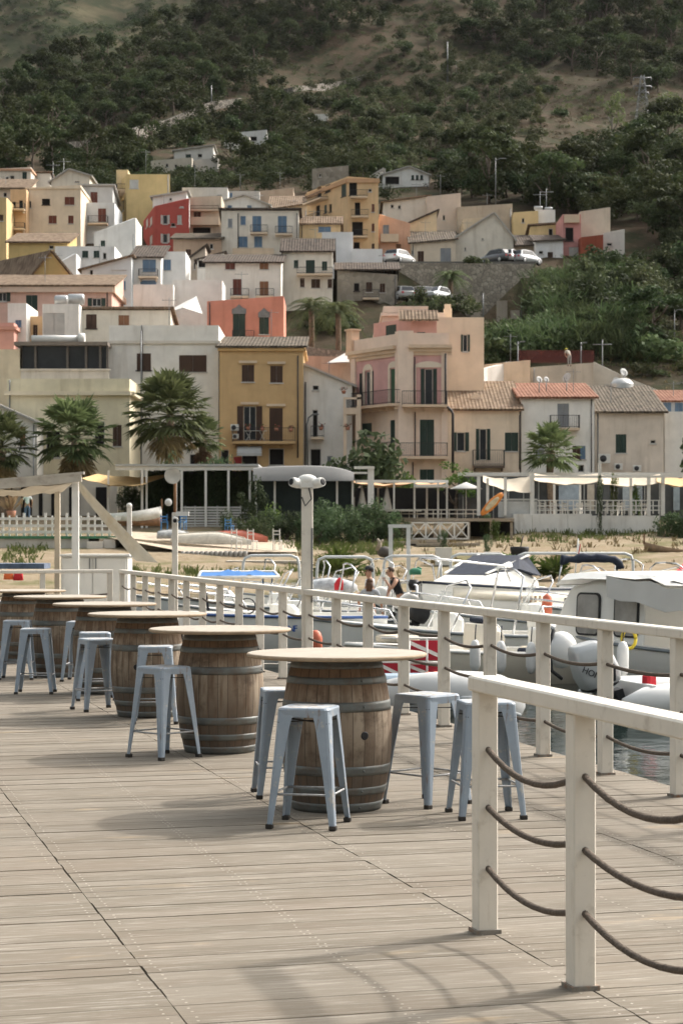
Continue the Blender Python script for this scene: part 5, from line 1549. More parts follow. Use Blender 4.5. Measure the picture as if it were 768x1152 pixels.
# platform on stilts with a paddle board
t, inv = root_at('timber_platform', 'timber sun deck on stilts with thin rails beside the orange board', 'platform', 500, 605, 121)
b = MB(); bx(b, 420, 578, 583, 586.5, 119, 4.5); b.build('deck', M_WOODGREY, t, M=inv)
for px in (425, 455, 489, 527, 552, 575):
 MB().cbox((PXw(px, 119.3), 119.3, (PZ(586, 119) + 1) / 2), (.16, .16, PZ(586, 119) - 1)).build('stilt', M_WOODGREY, t, M=inv)
b = MB()
for px in range(424, 535, 9): b.cbox((PXw(px, 119.1), 119.1, (PZ(574, 119) + PZ(583, 119)) / 2), (.05, .05, .5))
for yy in (573.5, 578): b.beam(P(420, yy, 119.05), P(536, yy, 119.05), .05, .06)
b.build('rail', mat('grey_timber_rail', (.45, .42, .37), var=.2), t, M=inv)
b = MB(); bx(b, 418, 474, 573, 575, 118.2, 1.6); b.build('bench_top', mat('grey_timber_rail', (.45, .42, .37)), t, M=inv)
b = MB(); bx(b, 522, 578, 587, 612, 122.8, .2); b.build('gap_shade_panel', M_OPEN, t, M=inv)  # upright dark sheet added to paint the shade in the gap below the deck
t, inv = root_at('cross_braced_fence', 'white fence of four X braced panels under the timber deck', 'fence', 495, 607, 117.5)
for i in range(4):
 x0 = 463 + i * 16; b = MB(); Yp = 117.5
 for q, w_ in (((x0, 588, x0 + 15.5, 606), .07), ((x0, 606, x0 + 15.5, 588), .07), ((x0, 588, x0 + 15.5, 588), .08), ((x0, 606, x0 + 15.5, 606), .08), ((x0, 588, x0, 606), .08), ((x0 + 15.5, 588, x0 + 15.5, 606), .08)):
  b.beam(P(q[0], q[1], Yp), P(q[2], q[3], Yp + .005 * i), w_, w_)
 b.build('panel', M_WHITE, t, M=inv)
for k, (x0, x1, y0, y1, Yp, lab) in enumerate(((462, 505, 607, 610, 115.5, 'upper layer of stacked grey boards below the X braced fence'), (468, 540, 611, 614, 114, 'lower layer of stacked grey boards below the X braced fence'), (430, 470, 609, 612, 115, 'left layer of stacked grey boards below the timber deck'))):
 simple('stacked_boards', lab, 'boards', lambda b: (bx(b, x0, x1, y0, y1, Yp, 1.5), bx(b, x0 + 6, x1 - 9, y1 + .3, y1 + 2, Yp + .1, 1.2)), M_WOODGREY)
t, inv = root_at('paddle_board', 'orange and cream paddle board propped on the timber deck', 'paddle board', 548, 581, 118)
for nm, m_, sc, off in (('board', mat('orange_board', (.62, .22, .04), var=.15, rough=.35), 1, 0), ('deck_pad', mat('cream_board_pad', (.55, .45, .28), var=.3), .62, -.07)):
 b = MB(); a, c = P(541, 579, 118 + off), P(565, 555, 118.4 + off); d = c - a
 n_ = V((d.z, 0, -d.x)).normalized(); rings = []
 for i in range(11):
  k = i / 10; kk = .5 + (k - .5) * sc; w_ = .25 * math.sin(math.pi * (.06 + .88 * k)) ** .6 * (sc + .05)
  q = a + d * kk
  rings.append([q + n_ * w_ * math.cos(R(g_)) + V((0, .06 * math.sin(R(g_)), 0)) for g_ in range(0, 360, 36)])
 b.loft(rings); b.build(nm, m_, t, M=inv)

# middle: pavilion with a vaulted fabric roof
t, inv = root_at('pavilion', 'glass pavilion under a vaulted grey fabric roof behind the camera post', 'pavilion', 342, 592, 127)
b = MB(); n_ = 14
x0, x1, Ya, Yb = PXw(285, 126), PXw(398, 126), 125.4, 132
ze, zr = PZ(541, 126), PZ(524, 127)
vs = []
for i in range(n_ + 1):
 for j in range(n_ + 1):
  sx, sy = i / n_ * 2 - 1, j / n_ * 2 - 1
  vs.append((x0 + (x1 - x0) * i / n_, Ya + (Yb - Ya) * j / n_, ze + (zr - ze) * (1 - .15 * sx * sx - .3 * max(0, sx) ** 4) * (1 - abs(sy) ** 14)))
fs = [(i * (n_ + 1) + j, (i + 1) * (n_ + 1) + j, (i + 1) * (n_ + 1) + j + 1, i * (n_ + 1) + j + 1) for i in range(n_) for j in range(n_)]
b.add(vs, fs, 0, True); b.add([V(p) - V((0, 0, .03)) for p in vs], fs, 0, True)
b.build('fabric_roof', mat('grey_fabric_roof', (.185, .182, .175), var=.08, rough=.85, scale=1), t, M=inv)
b = MB(); bx(b, 288, 397, 540.5, 592, 126.3, .04); b.build('glass_wall', glass('pavilion_glass', (.022, .03, .028)), t, M=inv)
b = MB(); b.box((x1 - .2, 126.4, PZ(592, 126)), (x1 - .16, 131.8, PZ(541, 126))); b.build('glass_side', glass('pavilion_glass'), t, M=inv)
for px in (288, 309, 348, 379, 396.5):
 b = MB(); bx(b, px - 1.1, px + 1.1, 540, 592, 126.05, .2); b.build('post', M_WHITE, t, M=inv)
b = MB(); bx(b, 286, 398, 538.5, 541, 125.95, .3); b.build('eaves_beam', M_WHITE, t, M=inv)

# left flat roofed structure
t, inv = root_at('restaurant_shelter', 'long white framed shelter with flat roof and slatted panel before the ochre house', 'restaurant', 210, 592, 129)
b = MB(); bx(b, 130, 291, 522, 524.5, 127.3, 6); b.build('roof', mat('roof_membrane', (.4, .4, .39), var=.1), t, M=inv)
b = MB(); bx(b, 130, 291, 524.7, 529, 127.4, .2); b.build('fascia', M_WHITE, t, M=inv)
for px, w_ in ((160, 2.6), (165, 2), (198.5, 2), (204.5, 2.6), (231.5, 2.6), (257, 2.6), (281, 2.4), (122, 2)):
 b = MB(); bx(b, px - w_ / 2, px + w_ / 2, 529.2, 594, 127.4, .15); b.build('post', M_WHITE, t, M=inv)
b = MB()
for yy in range(570, 593, 3): bx(b, 206, 281, yy, yy + 1.9, 127.62, .04)
for px in (208, 219, 244, 270, 280): bx(b, px, px + 1, 569, 594, 127.56, .05)
b.build('slatted_panel', mat('pale_slats', (.56, .55, .52), var=.1), t, M=inv)
b = MB(); bx(b, 166, 291, 530, 594, 133, .1); b.build('glass_back', glass('restaurant_glass'), t, M=inv)
b = MB(); bx(b, 0, 132, 540, 590, 134, .3); b.build('back_wall', plaster((.55, .5, .43)), t, M=inv)
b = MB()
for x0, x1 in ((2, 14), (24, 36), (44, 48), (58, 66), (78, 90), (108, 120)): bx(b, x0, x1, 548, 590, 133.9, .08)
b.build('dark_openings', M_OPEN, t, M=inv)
b = MB(); sail(b, [P(92, 538, 126), P(160, 545, 126), P(200, 532, 130), P(110, 533, 130)], .5); b.build('sail', mat('ochre_sail', (.55, .37, .17), var=.1, rough=.9), t, M=inv)

# pergolas with peach sails
t, inv = root_at('white_pergola', 'white pergola frame with a peach sail right of the pavilion', 'pergola', 450, 590, 127)
for px, Yp, w_, y0 in ((417, 125, 7, 525), (443, 126, 1.8, 541), (466, 126, 2, 541), (492.5, 126, 2, 541), (502.5, 126, 2, 541), (425, 130, 2, 541), (480, 130, 2, 541)):
 b = MB(); bx(b, px - w_ / 2, px + w_ / 2, y0, 588, Yp, .2); b.build('post', M_WHITE, t, M=inv)
for x0, x1, y0, y1, Yp in ((398, 421, 524.5, 527.5, 124.9), (398, 413, 531, 533, 124.95), (399, 504, 540, 543, 125.9), (399, 504, 540, 542, 130)):
 b = MB(); bx(b, x0, x1, y0, y1, Yp, .2); b.build('beam', M_WHITE, t, M=inv)
b = MB(); sail(b, [P(398, 543, 126.2), P(466, 543, 126.2), P(466, 541, 130), P(398, 541, 130)], .35); sail(b, [P(467, 544, 126.2), P(502, 543, 126.2), P(502, 541, 130), P(467, 541, 130)], .3)
b.build('sail', mat('peach_canvas', (.58, .36, .2), var=.1, rough=.9), t, M=inv)
b = MB(); bx(b, 466, 504, 545, 548, 124.4, 1.8); b.build('white_awning', M_WCANVAS, t, M=inv)
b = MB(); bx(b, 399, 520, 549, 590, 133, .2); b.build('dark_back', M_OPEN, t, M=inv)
for px, Yp, lab in ((407, 127, 'left of the two closed white parasols under the peach sail'), (435, 127, 'right of the two closed white parasols under the peach sail')):
 t = thing('parasol', lab, 'parasol', P(px, 588, Yp))
 MB().lathe([(.04, 2.25), (.12, 1.9), (.3, 1.0), (.33, .75), (.1, .7)], 10).build('canopy', M_WCANVAS, t); MB().tube([(0, 0, 0), (0, 0, 2.35)], .03, 6).build('pole', M_WHITE, t)
t = thing('parasol', 'open white parasol left of the timber deck posts', 'parasol', P(524, 582, 126))
MB().lathe([(.02, 2.2), (1.0, 1.8), (1.02, 1.76), (.1, 2.1)], 12).build('canopy', M_WCANVAS, t); MB().tube([(0, 0, 0), (0, 0, 2.2)], .03, 6).build('pole', M_WHITE, t)

# left terrace with lattice fence
t, inv = root_at('low_wall', 'low pale grey wall under the white lattice fence on the left', 'wall', 60, 632, 113)
b = MB(); bx(b, -60, 100, 606, 640, 112.6, 5); b.build('wall', plaster((.5, .47, .42), .7), t, M=inv)
b = MB(); bx(b, -60, 136, 603, 606, 112.5, 5.2); b.build('green_carpet', mat('green_carpet', (.06, .19, .1), var=.2), t, M=inv)
b = MB(); bx(b, 98, 116, 609, 623, 112, 1); bx(b, 117, 130, 607, 636, 112.2, 2); b.build('end_blocks', plaster((.62, .58, .52), .5), t, M=inv)
t, inv = root_at('lattice_fence', 'white board fence with three wide rails on the green carpet at the left', 'fence', 60, 605, 112.8)
for i, px in enumerate(list(range(-30, 136, 8))):
 w_ = 2.6 if i % 3 == 1 else 1.8
 b = MB(); bx(b, px, px + w_, 577 if i % 3 == 1 else 580, 604, 112.8, .07); b.build('picket', M_WHITE, t, M=inv)
for yy in (582, 590, 597):
 b = MB(); bx(b, -40, 136, yy, yy + 3, 112.7, .06); b.build('rail', M_WHITE, t, M=inv)
t, inv = root_at('ball_post', 'white post with a ball on top beside the beached wooden boat', 'post', 145.5, 612, 108)
b = MB(); bx(b, 143, 148, 570, 614, 108, .24); b.build('shaft', M_WHITE, t, M=inv)
MB().ball(P(145.5, 569, 108.1), .16, 10).build('ball', M_WHITE, t, M=inv)

# awning structure on the landing
t, inv = root_at('awning_frame', 'grey beige canvas awning frame on the landing with a slanting side cloth', 'awning', 80, 640, 40)
b = MB(); bx(b, 81, 88.5, 541, 706, 40, .13); b.build('post', M_WHITE, t, M=inv)
b = MB(); bx(b, 61.5, 67.5, 553, 706, 42.5, .11); b.build('post', mat('beige_post', (.48, .42, .33), var=.1), t, M=inv)
b = MB(); b.beam(P(-40, 549, 39.9), P(92, 537, 39.9), .12, .17); b.beam(P(-40, 549, 39.9) + V((0, 0, .1)), P(95, 532, 39.9), .14, .05); b.build('beam', mat('beige_beam', (.42, .38, .32), var=.15, stain=((.22, .18, .14), 5, .5, .7, .6)), t, M=inv)
b = MB(); sail(b, [P(-40, 551, 39.9), P(84, 541, 39.9), P(70, 553, 43), P(-40, 553, 43)], .12); b.build('roof_cloth', M_CANVAS, t, M=inv)
b = MB(); a, c, d, e = P(89, 541, 39.8), P(89, 552, 39.9), P(153, 631, 38.6), P(178, 633, 38.4)
n_ = 10; vs = []
for i in range(n_ + 1):
 k = i / n_
 p, q = V(c).lerp(V(d), k), V(a).lerp(V(e), k)
 for j in range(5): vs.append(p.lerp(q, j / 4) + V((0, .02 * math.sin(j * 1.6), -.02 * math.sin(math.pi * k))))
fs = [(i * 5 + j, i * 5 + j + 1, (i + 1) * 5 + j + 1, (i + 1) * 5 + j) for i in range(n_) for j in range(4)]
b.add(vs, fs, 0, True); b.add([V(p) + V((0, .015, 0)) for p in vs], fs, 0, True)
b.build('side_cloth', mat('slanting_cloth', (.6, .52, .39), var=.1, rough=.9, stain=((.42, .3, .16), 1.4, .5, .75, .6)), t, M=inv)
t, inv = root_at('storage_cabinet', 'white double door storage cabinet behind the far railing', 'cabinet', 105, 700, 41.5)
b = MB(); bx(b, 69, 144, 626, 707, 41.5, .9); b.build('body', M_WHITE, t, M=inv, bevel=.01)
b = MB(); bx(b, 67, 146, 623.5, 625.8, 41.4, 1.1); b.build('top', M_WHITE, t, M=inv)
for x0, x1 in ((71, 104), (105, 142)):
 b = MB(); bx(b, x0, x1, 628, 703, 41.47, .028); q = b.build('door', M_WHITE, t, M=inv, bevel=.006)
 b = MB(); xx = x1 - 3 if x0 < 100 else x0 + 3; bx(b, xx - .6, xx + .6, 628, 640, 41.43, .03); b.build('handle', M_GREYMETAL, q, M=inv)

# on the beach
def overturned(label, x0, x1, Y, yb, h, m, name='upturned_boat', tilt=0):
 a, c = PXw(x0, Y), PXw(x1, Y); L_ = c - a; z = PZ(yb, Y)
 t = thing(name, label, 'boat', ((a + c) / 2, Y, z), R(tilt))
 b = MB(); rings = []
 for i in range(13):
  k = i / 12; w_ = .55 * (1 - max(0, (k - .5) / .5) ** 2.2) * (.82 + .18 * min(1, k * 5)); hh = h * (.85 + .15 * math.sin(k * 3)) * (1 - .35 * max(0, (k - .6) / .4))
  rings.append([V((-L_ / 2 + L_ * k, w_ * math.cos(R(g_)) * (1.0 if g_ in (0, 180) else 1), hh * math.sin(R(g_)) ** .7 if g_ not in (0, 180) else 0)) for g_ in range(0, 181, 20)])
 b.loft(rings, closed=True); b.build('hull', m, t)
 b = MB(); b.tube([(-L_ / 2 + L_ * k / 12, 0, h * (.85 + .15 * math.sin(k / 12 * 3)) * (1 - .35 * max(0, (k / 12 - .6) / .4)) + .02) for k in range(12)], .03, 5); b.build('keel', m, t)
 return t


overturned('long cream upturned hull lying left of the red one on the beach', 192, 285, 112, 618, .95, mat('chalky_hull', (.6, .55, .46), var=.1, stain=((.35, .3, .25), 3, .5, .7, .6)), tilt=-14)
overturned('red orange upturned hull on the beach behind the cream one', 232, 303, 115, 612, .75, mat('red_orange_hull', (.45, .13, .08), var=.15, rough=.5), tilt=-16)
overturned('small white dinghy hull under a grey tarpaulin by the antenna post', 178, 216, 113, 606, .5, mat('tarp_grey', (.38, .38, .37), var=.4, scale=4), tilt=-8)


def hull_lofts(L_, B_, sheer, rise, depth, n=16, full=.42):
 """cross sections from stern (x=0) to bow; returns list of (x, half beam, sheer z, chine z, keel z)"""
 o = []
 for i in range(n + 1):
  k = i / n
  h = B_ / 2 * (1 - max(0, (k - full) / (1 - full)) ** 2.1) * (.92 + .08 * min(1, k * 4))
  zs = sheer + rise * k ** 1.8
  zk = -depth + (zs * .9 + depth) * max(0, (k - .78) / .22) ** 2
  zc = -depth * .25 + (zs * .8 + depth * .25) * max(0, (k - .5) / .5) ** 2
  o.append((k * L_, max(h, .012), zs, min(zc, zs - .02), min(zk, zc - .01)))
 return o


def wooden_boat(label, x, Y, z, rz, L_, m_up, m_low, sheer=.75, B_=1.6):
 t = thing('wooden_boat', label, 'boat', (x, Y, z), rz)
 S = hull_lofts(L_, B_, sheer, .45, .0, 14)
 for nm, m_, fa in (('hull', m_up, 1), ('bottom', m_low, 0)):
  b = MB(); rings = []
  for xx, h, zs, zc, zk in S:
   zc = max(.22, min(zs - .05, .3 + zc * .3))
   if fa: rings.append([V((xx, -h, zs)), V((xx, -h * .9, zc)), V((xx, -h * .84, zc)), V((xx, -h * .92, zs))])
   else: rings.append([V((xx, -h * .9, zc)), V((xx, -h * .3, .02)), V((xx, h * .3, .02)), V((xx, h * .9, zc))])
  if fa:
   b.loft(rings); b.loft([[V((p.x, -p.y, p.z)) for p in r_] for r_ in rings])
   b.quad((.01, -S[0][1], S[0][2]), (.01, S[0][1], S[0][2]), (.01, S[0][1] * .9, .3), (.01, -S[0][1] * .9, .3))
  else: b.loft(rings)
  b.build(nm, m_, t)
 b = MB(); xx, h, zs, zc, zk = S[-1]; b.cbox((xx, 0, zs + .15), (.09, .09, .6)); b.build('stem_post', m_low, t)
 b = MB()
 for k in (.3, .6): i = int(k * 14); b.cbox((S[i][0], 0, S[i][2] - .2), (.25, S[i][1] * 1.8, .04))
 b.build('thwarts', M_WOODGREY, t)
 return t


wooden_boat('white wooden boat with a bare brown bottom on chocks beside the shelter', PXw(120, 121), 120, PZ(592, 120.5), R(8), 3.4, mat('old_white_boat_paint', (.58, .57, .53), var=.12, stain=((.35, .3, .24), 3, .5, .7, .6)), mat('bare_brown_planks', (.2, .11, .06), var=.3))
wooden_boat('old brown rowing boat drawn up on the sand at the right edge', PXw(778, 110), 110, PZ(629, 110), R(176), 2.6, mat('brown_boat_wood', (.26, .17, .1), var=.3), mat('bare_brown_planks', (.2, .11, .06)), .5, 1.3)

M_BLUEC = mat('blue_chair_paint', (.06, .18, .36), var=.2)
chair('blue chair left of the antenna post before the shelter', PXw(185, 116), 116, PZ(596, 116), .2, M_BLUEC, None)
chair('blue chair right of the antenna post before the shelter', PXw(205, 116), 116, PZ(596, 116), -.3, M_BLUEC, None)
chair('blue chair behind the red upturned hull', PXw(258, 118), 118, PZ(600, 118), 2.8, M_BLUEC, None)
for px, lab, rz in ((284, 'left of the two white wooden chairs at the end of the sandy ledge', 2.6), (312, 'right of the two white wooden chairs at the end of the sandy ledge', 2.9), (266, 'white wooden chair half hidden by the cream upturned hull', 2.5)):
 chair(lab, PXw(px, 108), 108, PZ(619, 108), rz, M_CHAIRW, None, .5, 1.15)
b = MB(); b.prism([P(150, 606, 112), P(330, 622, 107), P(330, 622, 107) + V((0, 0, -1)), P(150, 606, 112) + V((0, 0, -2))], (0, .4, 0))
b.add([P(120, 604, 112.5), P(206, 620.5, 107.3), P(335, 621, 107.2), P(330, 607, 118), P(150, 598, 119)], [(0, 1, 2, 3, 4)])
tag(b.build('paved_ledge', mat('sandy_paving', (.42, .34, .25), var=.2, stain=((.3, .22, .16), 1.5, .5, .7, .5))), kind='structure')
t, inv = root_at('log_edging', 'row of short grey round posts edging the sandy ledge', 'edging', 240, 628, 106.8)
for i in range(14):
 px = 206 + i * 5.4; p = P(px, 628, 106.8)
 MB().lathe([(.11, 0), (.115, .2), (.11, .36), (.06, .38)], 10, (p.x, p.y, p.z)).build('log', mat('grey_log', (.36, .34, .31), var=.2), t, M=inv)
for x0, x1, y0, y1, Yp, dY, lab in ((219, 263, 634, 637, 101, 3.2, 'small white pallet lying on the sand'), (254, 345, 631, 634.5, 101, 5, 'long weathered timber platform lying on the sand')):
 t, inv = root_at('pallet', lab, 'pallet', (x0 + x1) / 2, y1 + 3, Yp)
 b = MB(); bx(b, x0, x1, y0, y1 - .5, Yp, dY); b.build('boards', M_WHITE if x0 < 230 else mat('grey_boards', (.4, .36, .3), var=.25, stretch=(1, 6, 1)), t, M=inv)
 b = MB(); bx(b, x0 + 1, x1 - 1, y1, y1 + 3.5, Yp + .1, .3); b.build('bearer', mat('dark_bearer', (.12, .09, .07), var=.2), t, M=inv)
b = MB(); b.cbox(P(366, 645, 95), (1.2, .9, .5)); small('crate', 'dark grey crate on the sand beside the agave', 'crate', b, mat('dark_crate', (.12, .12, .11), var=.2))
b = MB(); p = P(372, 645, 60)
simple('cool_box', 'white cool box standing on the sand behind the last tubular arch', 'box', lambda b: bx(b, 490, 508, 616, 636, 100, .8), M_WHITE)
simple('cool_box', 'low white box on the sand behind the bare white arches', 'box', lambda b: bx(b, 545, 562, 621, 632, 101, .8), M_WHITE)
simple('planter_tub', 'dark tub with a pole stuck in it on the sand', 'tub', lambda b: (b.lathe([(.4, 0), (.5, .55), (.45, .6)], 12, tuple(P(584, 628, 104))), b.tube([P(584, 620, 104), P(588, 603, 104)], .03, 5)), M_BLACK)
simple('rock', 'dark rock on the sand in front of the hedge', 'rock', lambda b: b.ball(tuple(P(433, 621, 106)), .38, 8, sq=(1.2, .8, .8)), mat('dark_rock', (.1, .09, .08), var=.4))
simple('driftwood', 'bleached driftwood stump before the hedge', 'driftwood', lambda b: (b.tube([P(425, 620, 106), P(427, 610, 106), P(424, 606, 106)], [.16, .12, .06], 7), b.tube([P(427, 611, 106), P(431, 607, 106)], [.09, .04], 6)), M_WOODGREY)

# ------------------------------------------------------------------ boats, people
WL = -.75
M_TUBE = mat('grey_inflatable_tube', (.5, .505, .5), rough=.45, var=.06, scale=2, stain=((.33, .32, .3), 3, .55, .8, .5))
M_TUBEW = mat('white_inflatable_tube', (.66, .655, .635), rough=.45, var=.05, scale=2, stain=((.45, .43, .38), 3, .55, .8, .4))
M_STRIPE = mat('grey_rubbing_strake', (.2, .22, .23), rough=.6)
M_SEATC = mat('cream_seat_vinyl', (.6, .52, .4), rough=.6, var=.08)
M_SCREEN = clearmat('plexiglass_screen', (.7, .72, .7), .3)
M_CLEARPL = clearmat('clear_vinyl', (.75, .74, .7), .42)
M_TINT = mat('tinted_windscreen', (.018, .02, .024), rough=.12, var=.2, spec=.5)
M_SILVER = mat('silver_cowl', (.46, .47, .47), rough=.35, metal=.3, var=.05)
M_REDF = mat('red_fabric', (.5, .03, .04), rough=.8, var=.15)


def hull(t, L_, B_, sheer, rise=.35, depth=.25, m=None, stripe=None, floor=None, inner=None, n=18, full=.42, deck_from=.62):
 m = m or M_GRP
 S = hull_lofts(L_, B_, sheer, rise, depth, n, full)
 b = MB()
 rings = [[V((x, -h, zs)), V((x, -h * .88, zc)), V((x, 0, zk)), V((x, h * .88, zc)), V((x, h, zs))] for x, h, zs, zc, zk in S]
 b.loft(rings, closed=False, cap=False, smooth=True)
 b.poly([rings[0][k] for k in range(5)])
 b.build('hull', m, t)
 # deck: gunwale rim, foredeck and cockpit liner
 b = MB(); fl = floor if floor is not None else .12
 for i in range(n):
  (x0, h0, z0, _, _), (x1, h1, z1, _, _) = S[i], S[i + 1]
  k = (i + 1) / n
  if k > deck_from:
   b.quad((x0, -h0, z0 + .003), (x1, -h1, z1 + .003), (x1, h1, z1 + .003), (x0, h0, z0 + .003))
   if (i / n) <= deck_from: b.quad((x0, -h0 * .8, fl), (x0, h0 * .8, fl), (x0, h0, z0 + .003), (x0, -h0, z0 + .003))
  else:
   for s in (-1, 1):
    b.quad((x0, s * h0, z0 + .003), (x1, s * h1, z1 + .003), (x1, s * (h1 - .16), z1 + .003), (x0, s * (h0 - .16), z0 + .003))
    b.quad((x0, s * (h0 - .16), z0 + .003), (x1, s * (h1 - .16), z1 + .003), (x1, s * (h1 - .2), fl), (x0, s * (h0 - .2), fl))
   b.quad((x0, -h0 + .2, fl), (x1, -h1 + .2, fl), (x1, h1 - .2, fl), (x0, h0 - .2, fl))
 x0, h0, z0, _, _ = S[0]
 b.box((.005, -h0 + .01, fl), (.09, h0 - .01, z0 - .02))
 b.build('deck', inner or m, t)
 b = MB()
 for s in (-1, 1): b.tube([(x, s * (h + .012), zs - .03) for x, h, zs, _, _ in S], .028, 6)
 b.build('rub_rail', stripe or M_STRIPE, t)
 return S


def rib(t, L_, B_, r_, z0, rise, m, stripe, n=12):
 """inflatable boat: U shaped tube with cone ends, hull and floor"""
 pts, rad = [], []
 w_ = B_ / 2 - r_
 side = [(x, z0 + rise * max(0, (x / L_)) ** 3) for x in (-.35, -.05, .25, L_ * .3, L_ * .5, L_ * .66)]
 P1 = [V((x, -w_, z)) for x, z in side]
 arc = [V((L_ * .66 + (L_ * .34 - r_) * math.sin(R(a)), -w_ * math.cos(R(a)), z0 + rise * (.29 + .71 * math.sin(R(a))))) for a in (25, 48, 68, 90, 112, 132, 155)]
 P2 = [V((p.x, w_, p.z)) for p in reversed(P1)]
 pts = P1 + arc + P2
 rad = [.05, r_ * .82, r_] + [r_] * (len(pts) - 6) + [r_, r_ * .82, .05]
 MB().tube(pts, rad, 16).build('tube', m, t)
 b = MB()
 for s in (0,):
  q = [p + V((0, 0, -.03)) + ((V((p.x - L_ * .4, p.y * 1.6, 0)).normalized() if p.x > L_ * .66 else V((0, 1 if p.y > 0 else -1, 0))) * (r_ * .97)) for p in pts[2:-2]]
  b.tube(q, .035, 6); b.tube([p + V((0, 0, -.1)) for p in q], .022, 6)
 b.build('rubbing_strake', stripe, t)
 b = MB(); S = hull_lofts(L_ - .25, B_ - r_ * 1.4, z0 - .02, rise * .9, .22, 12)
 b.loft([[V((x, -h, zs)), V((x, -h * .9, zc)), V((x, 0, zk)), V((x, h * .9, zc)), V((x, h, zs))] for x, h, zs, zc, zk in S])
 b.build('hull', M_GRP, t)
 b = MB(); b.box((.02, -w_ - r_ * .3, z0 - .25), (.1, w_ + r_ * .3, z0 + .22)); b.build('transom', m, t, bevel=.01)


def sect(cx, cy, z, hx, hy, e=3.2, n=24):
 o = []
 for i in range(n):
  a = 2 * math.pi * i / n; c, s = math.cos(a), math.sin(a)
  o.append(V((cx + hx * abs(c) ** (2 / e) * (1 if c >= 0 else -1), cy + hy * abs(s) ** (2 / e) * (1 if s >= 0 else -1), z)))
 return o


def outboard(parent, loc, tilt=0, s=1, m=None, text=None, name='outboard_motor', side=-1, rz=0):
 """engine hanging at a transom; x forward towards the boat"""
 root = MB()
 M = Matrix.Translation(V(loc)) @ Matrix.Rotation(rz, 4, 'Z') @ Matrix.Rotation(R(tilt), 4, 'Y') @ Matrix.Diagonal((s, s, s, 1))
 cw = MB()
 prof = [(.02, .25, .175, .13), (.03, .29, .235, .165), (.02, .42, .265, .18), (.0, .58, .25, .172), (-.02, .72, .215, .155), (-.05, .79, .165, .13), (-.06, .805, .13, .1)]
 cw.loft([sect(cx - .22, 0, z, hx, hy, 4.5) for cx, z, hx, hy in prof])
 c = cw.build(name, m or M_SILVER, parent, M=M)
 g = MB(); g.loft([sect(-.2, 0, .235, .18, .135), sect(-.2, 0, .252, .222, .16), sect(-.2, 0, .275, .23, .168)]); g.build('cowl_base', M_BLACK, c, M=M)
 g = MB(); g.loft([sect(-.2, 0, -.35, .06, .045), sect(-.2, 0, 0, .075, .05), sect(-.2, 0, .235, .12, .08)])
 g.box((-.36, -.07, -.37), (-.05, .07, -.35)); g.loft([sect(-.2, 0, -.62, .05, .02), sect(-.2, 0, -.37, .075, .035)]); g.tube([(-.36, 0, -.52), (-.06, 0, -.52)], [.05, .02], 8)
 g.build('gearcase', m or M_SILVER, c, M=M)
 g = MB()
 for k in range(3):
  a = R(120 * k); g.prism([(-.37, .02 * math.cos(a), -.52 + .02 * math.sin(a)), (-.40, .12 * math.cos(a + .3), -.52 + .12 * math.sin(a + .3)), (-.37, .12 * math.cos(a - .3), -.52 + .12 * math.sin(a - .3))], (.012, 0, 0))
 g.build('propeller', M_BLACK, c, M=M)
 g = MB(); g.cbox((-.02, 0, .02), (.1, .2, .3)); g.build('bracket', M_BLACK, c, M=M)
 return c, M


def letters(parent, txt, size, M, m, ext=.004, name='lettering'):
 cu = bpy.data.curves.new('t', 'FONT'); cu.body = txt; cu.size = size; cu.extrude = ext; cu.align_x = 'CENTER'; cu.align_y = 'CENTER'
 o = bpy.data.objects.new('t', cu); COL.objects.link(o)
 bpy.context.view_layer.update()
 me = bpy.data.meshes.new_from_object(o.evaluated_get(bpy.context.evaluated_depsgraph_get()))
 bpy.data.objects.remove(o); me.transform(M); me.materials.clear(); me.materials.append(m)
 q = bpy.data.objects.new(name, me); COL.objects.link(q); q.parent = parent
 return q


def boat(name, label, u, w, head=0, group=None):
 """at pier coordinates (u along, w across); heading 0 points away from the pier"""
 p = D(u, w, WL)
 return thing(name, label, 'boat', p, math.atan2(W.y, W.x) + R(head), group)


# white RIB with the big outboard ------------------------------------------------
p_ = uw(667, 27.2)
t = boat('inflatable_boat', 'white inflatable boat with a grey strake and a large silver outboard', p_[0], p_[1] + .45)
rib(t, 4.6, 2.0, .23, .27, .3, M_TUBEW, M_STRIPE)
b = MB(); b.loft([sect(1.9, 0, .2, .3, .35), sect(1.9, 0, .75, .26, .33), sect(1.95, 0, .9, .16, .28)]); b.build('console', M_GRPY, t)
b = MB(); b.loft([sect(1.2, 0, .2, .25, .42), sect(1.2, 0, .5, .25, .42), sect(1.2, 0, .56, .2, .38)]); b.build('seat', M_SEATC, t)
c, M = outboard(t, (-.05, 0, .2), tilt=-16, s=1.15)
g = MB(); g.prism([(-.235, -.187, .30), (-.06, -.187, .30), (-.02, -.187, .46), (-.1, -.187, .66), (-.22, -.187, .6)], (0, .012, 0)); g.build('side_panel', M_BLACK, c, M=M)
letters(c, 'HONDA', .105, M @ Matrix.Translation((-.275, -.189, .42)) @ Matrix.Rotation(R(40), 4, 'Y') @ Matrix.Rotation(R(90), 4, 'X'), M_BLACK)
b = MB(); b.cbox((.14, -.5, .5), (.16, .16, .22), .3); small_red = b.build('fuel_bag', M_REDF, t, bevel=.03)

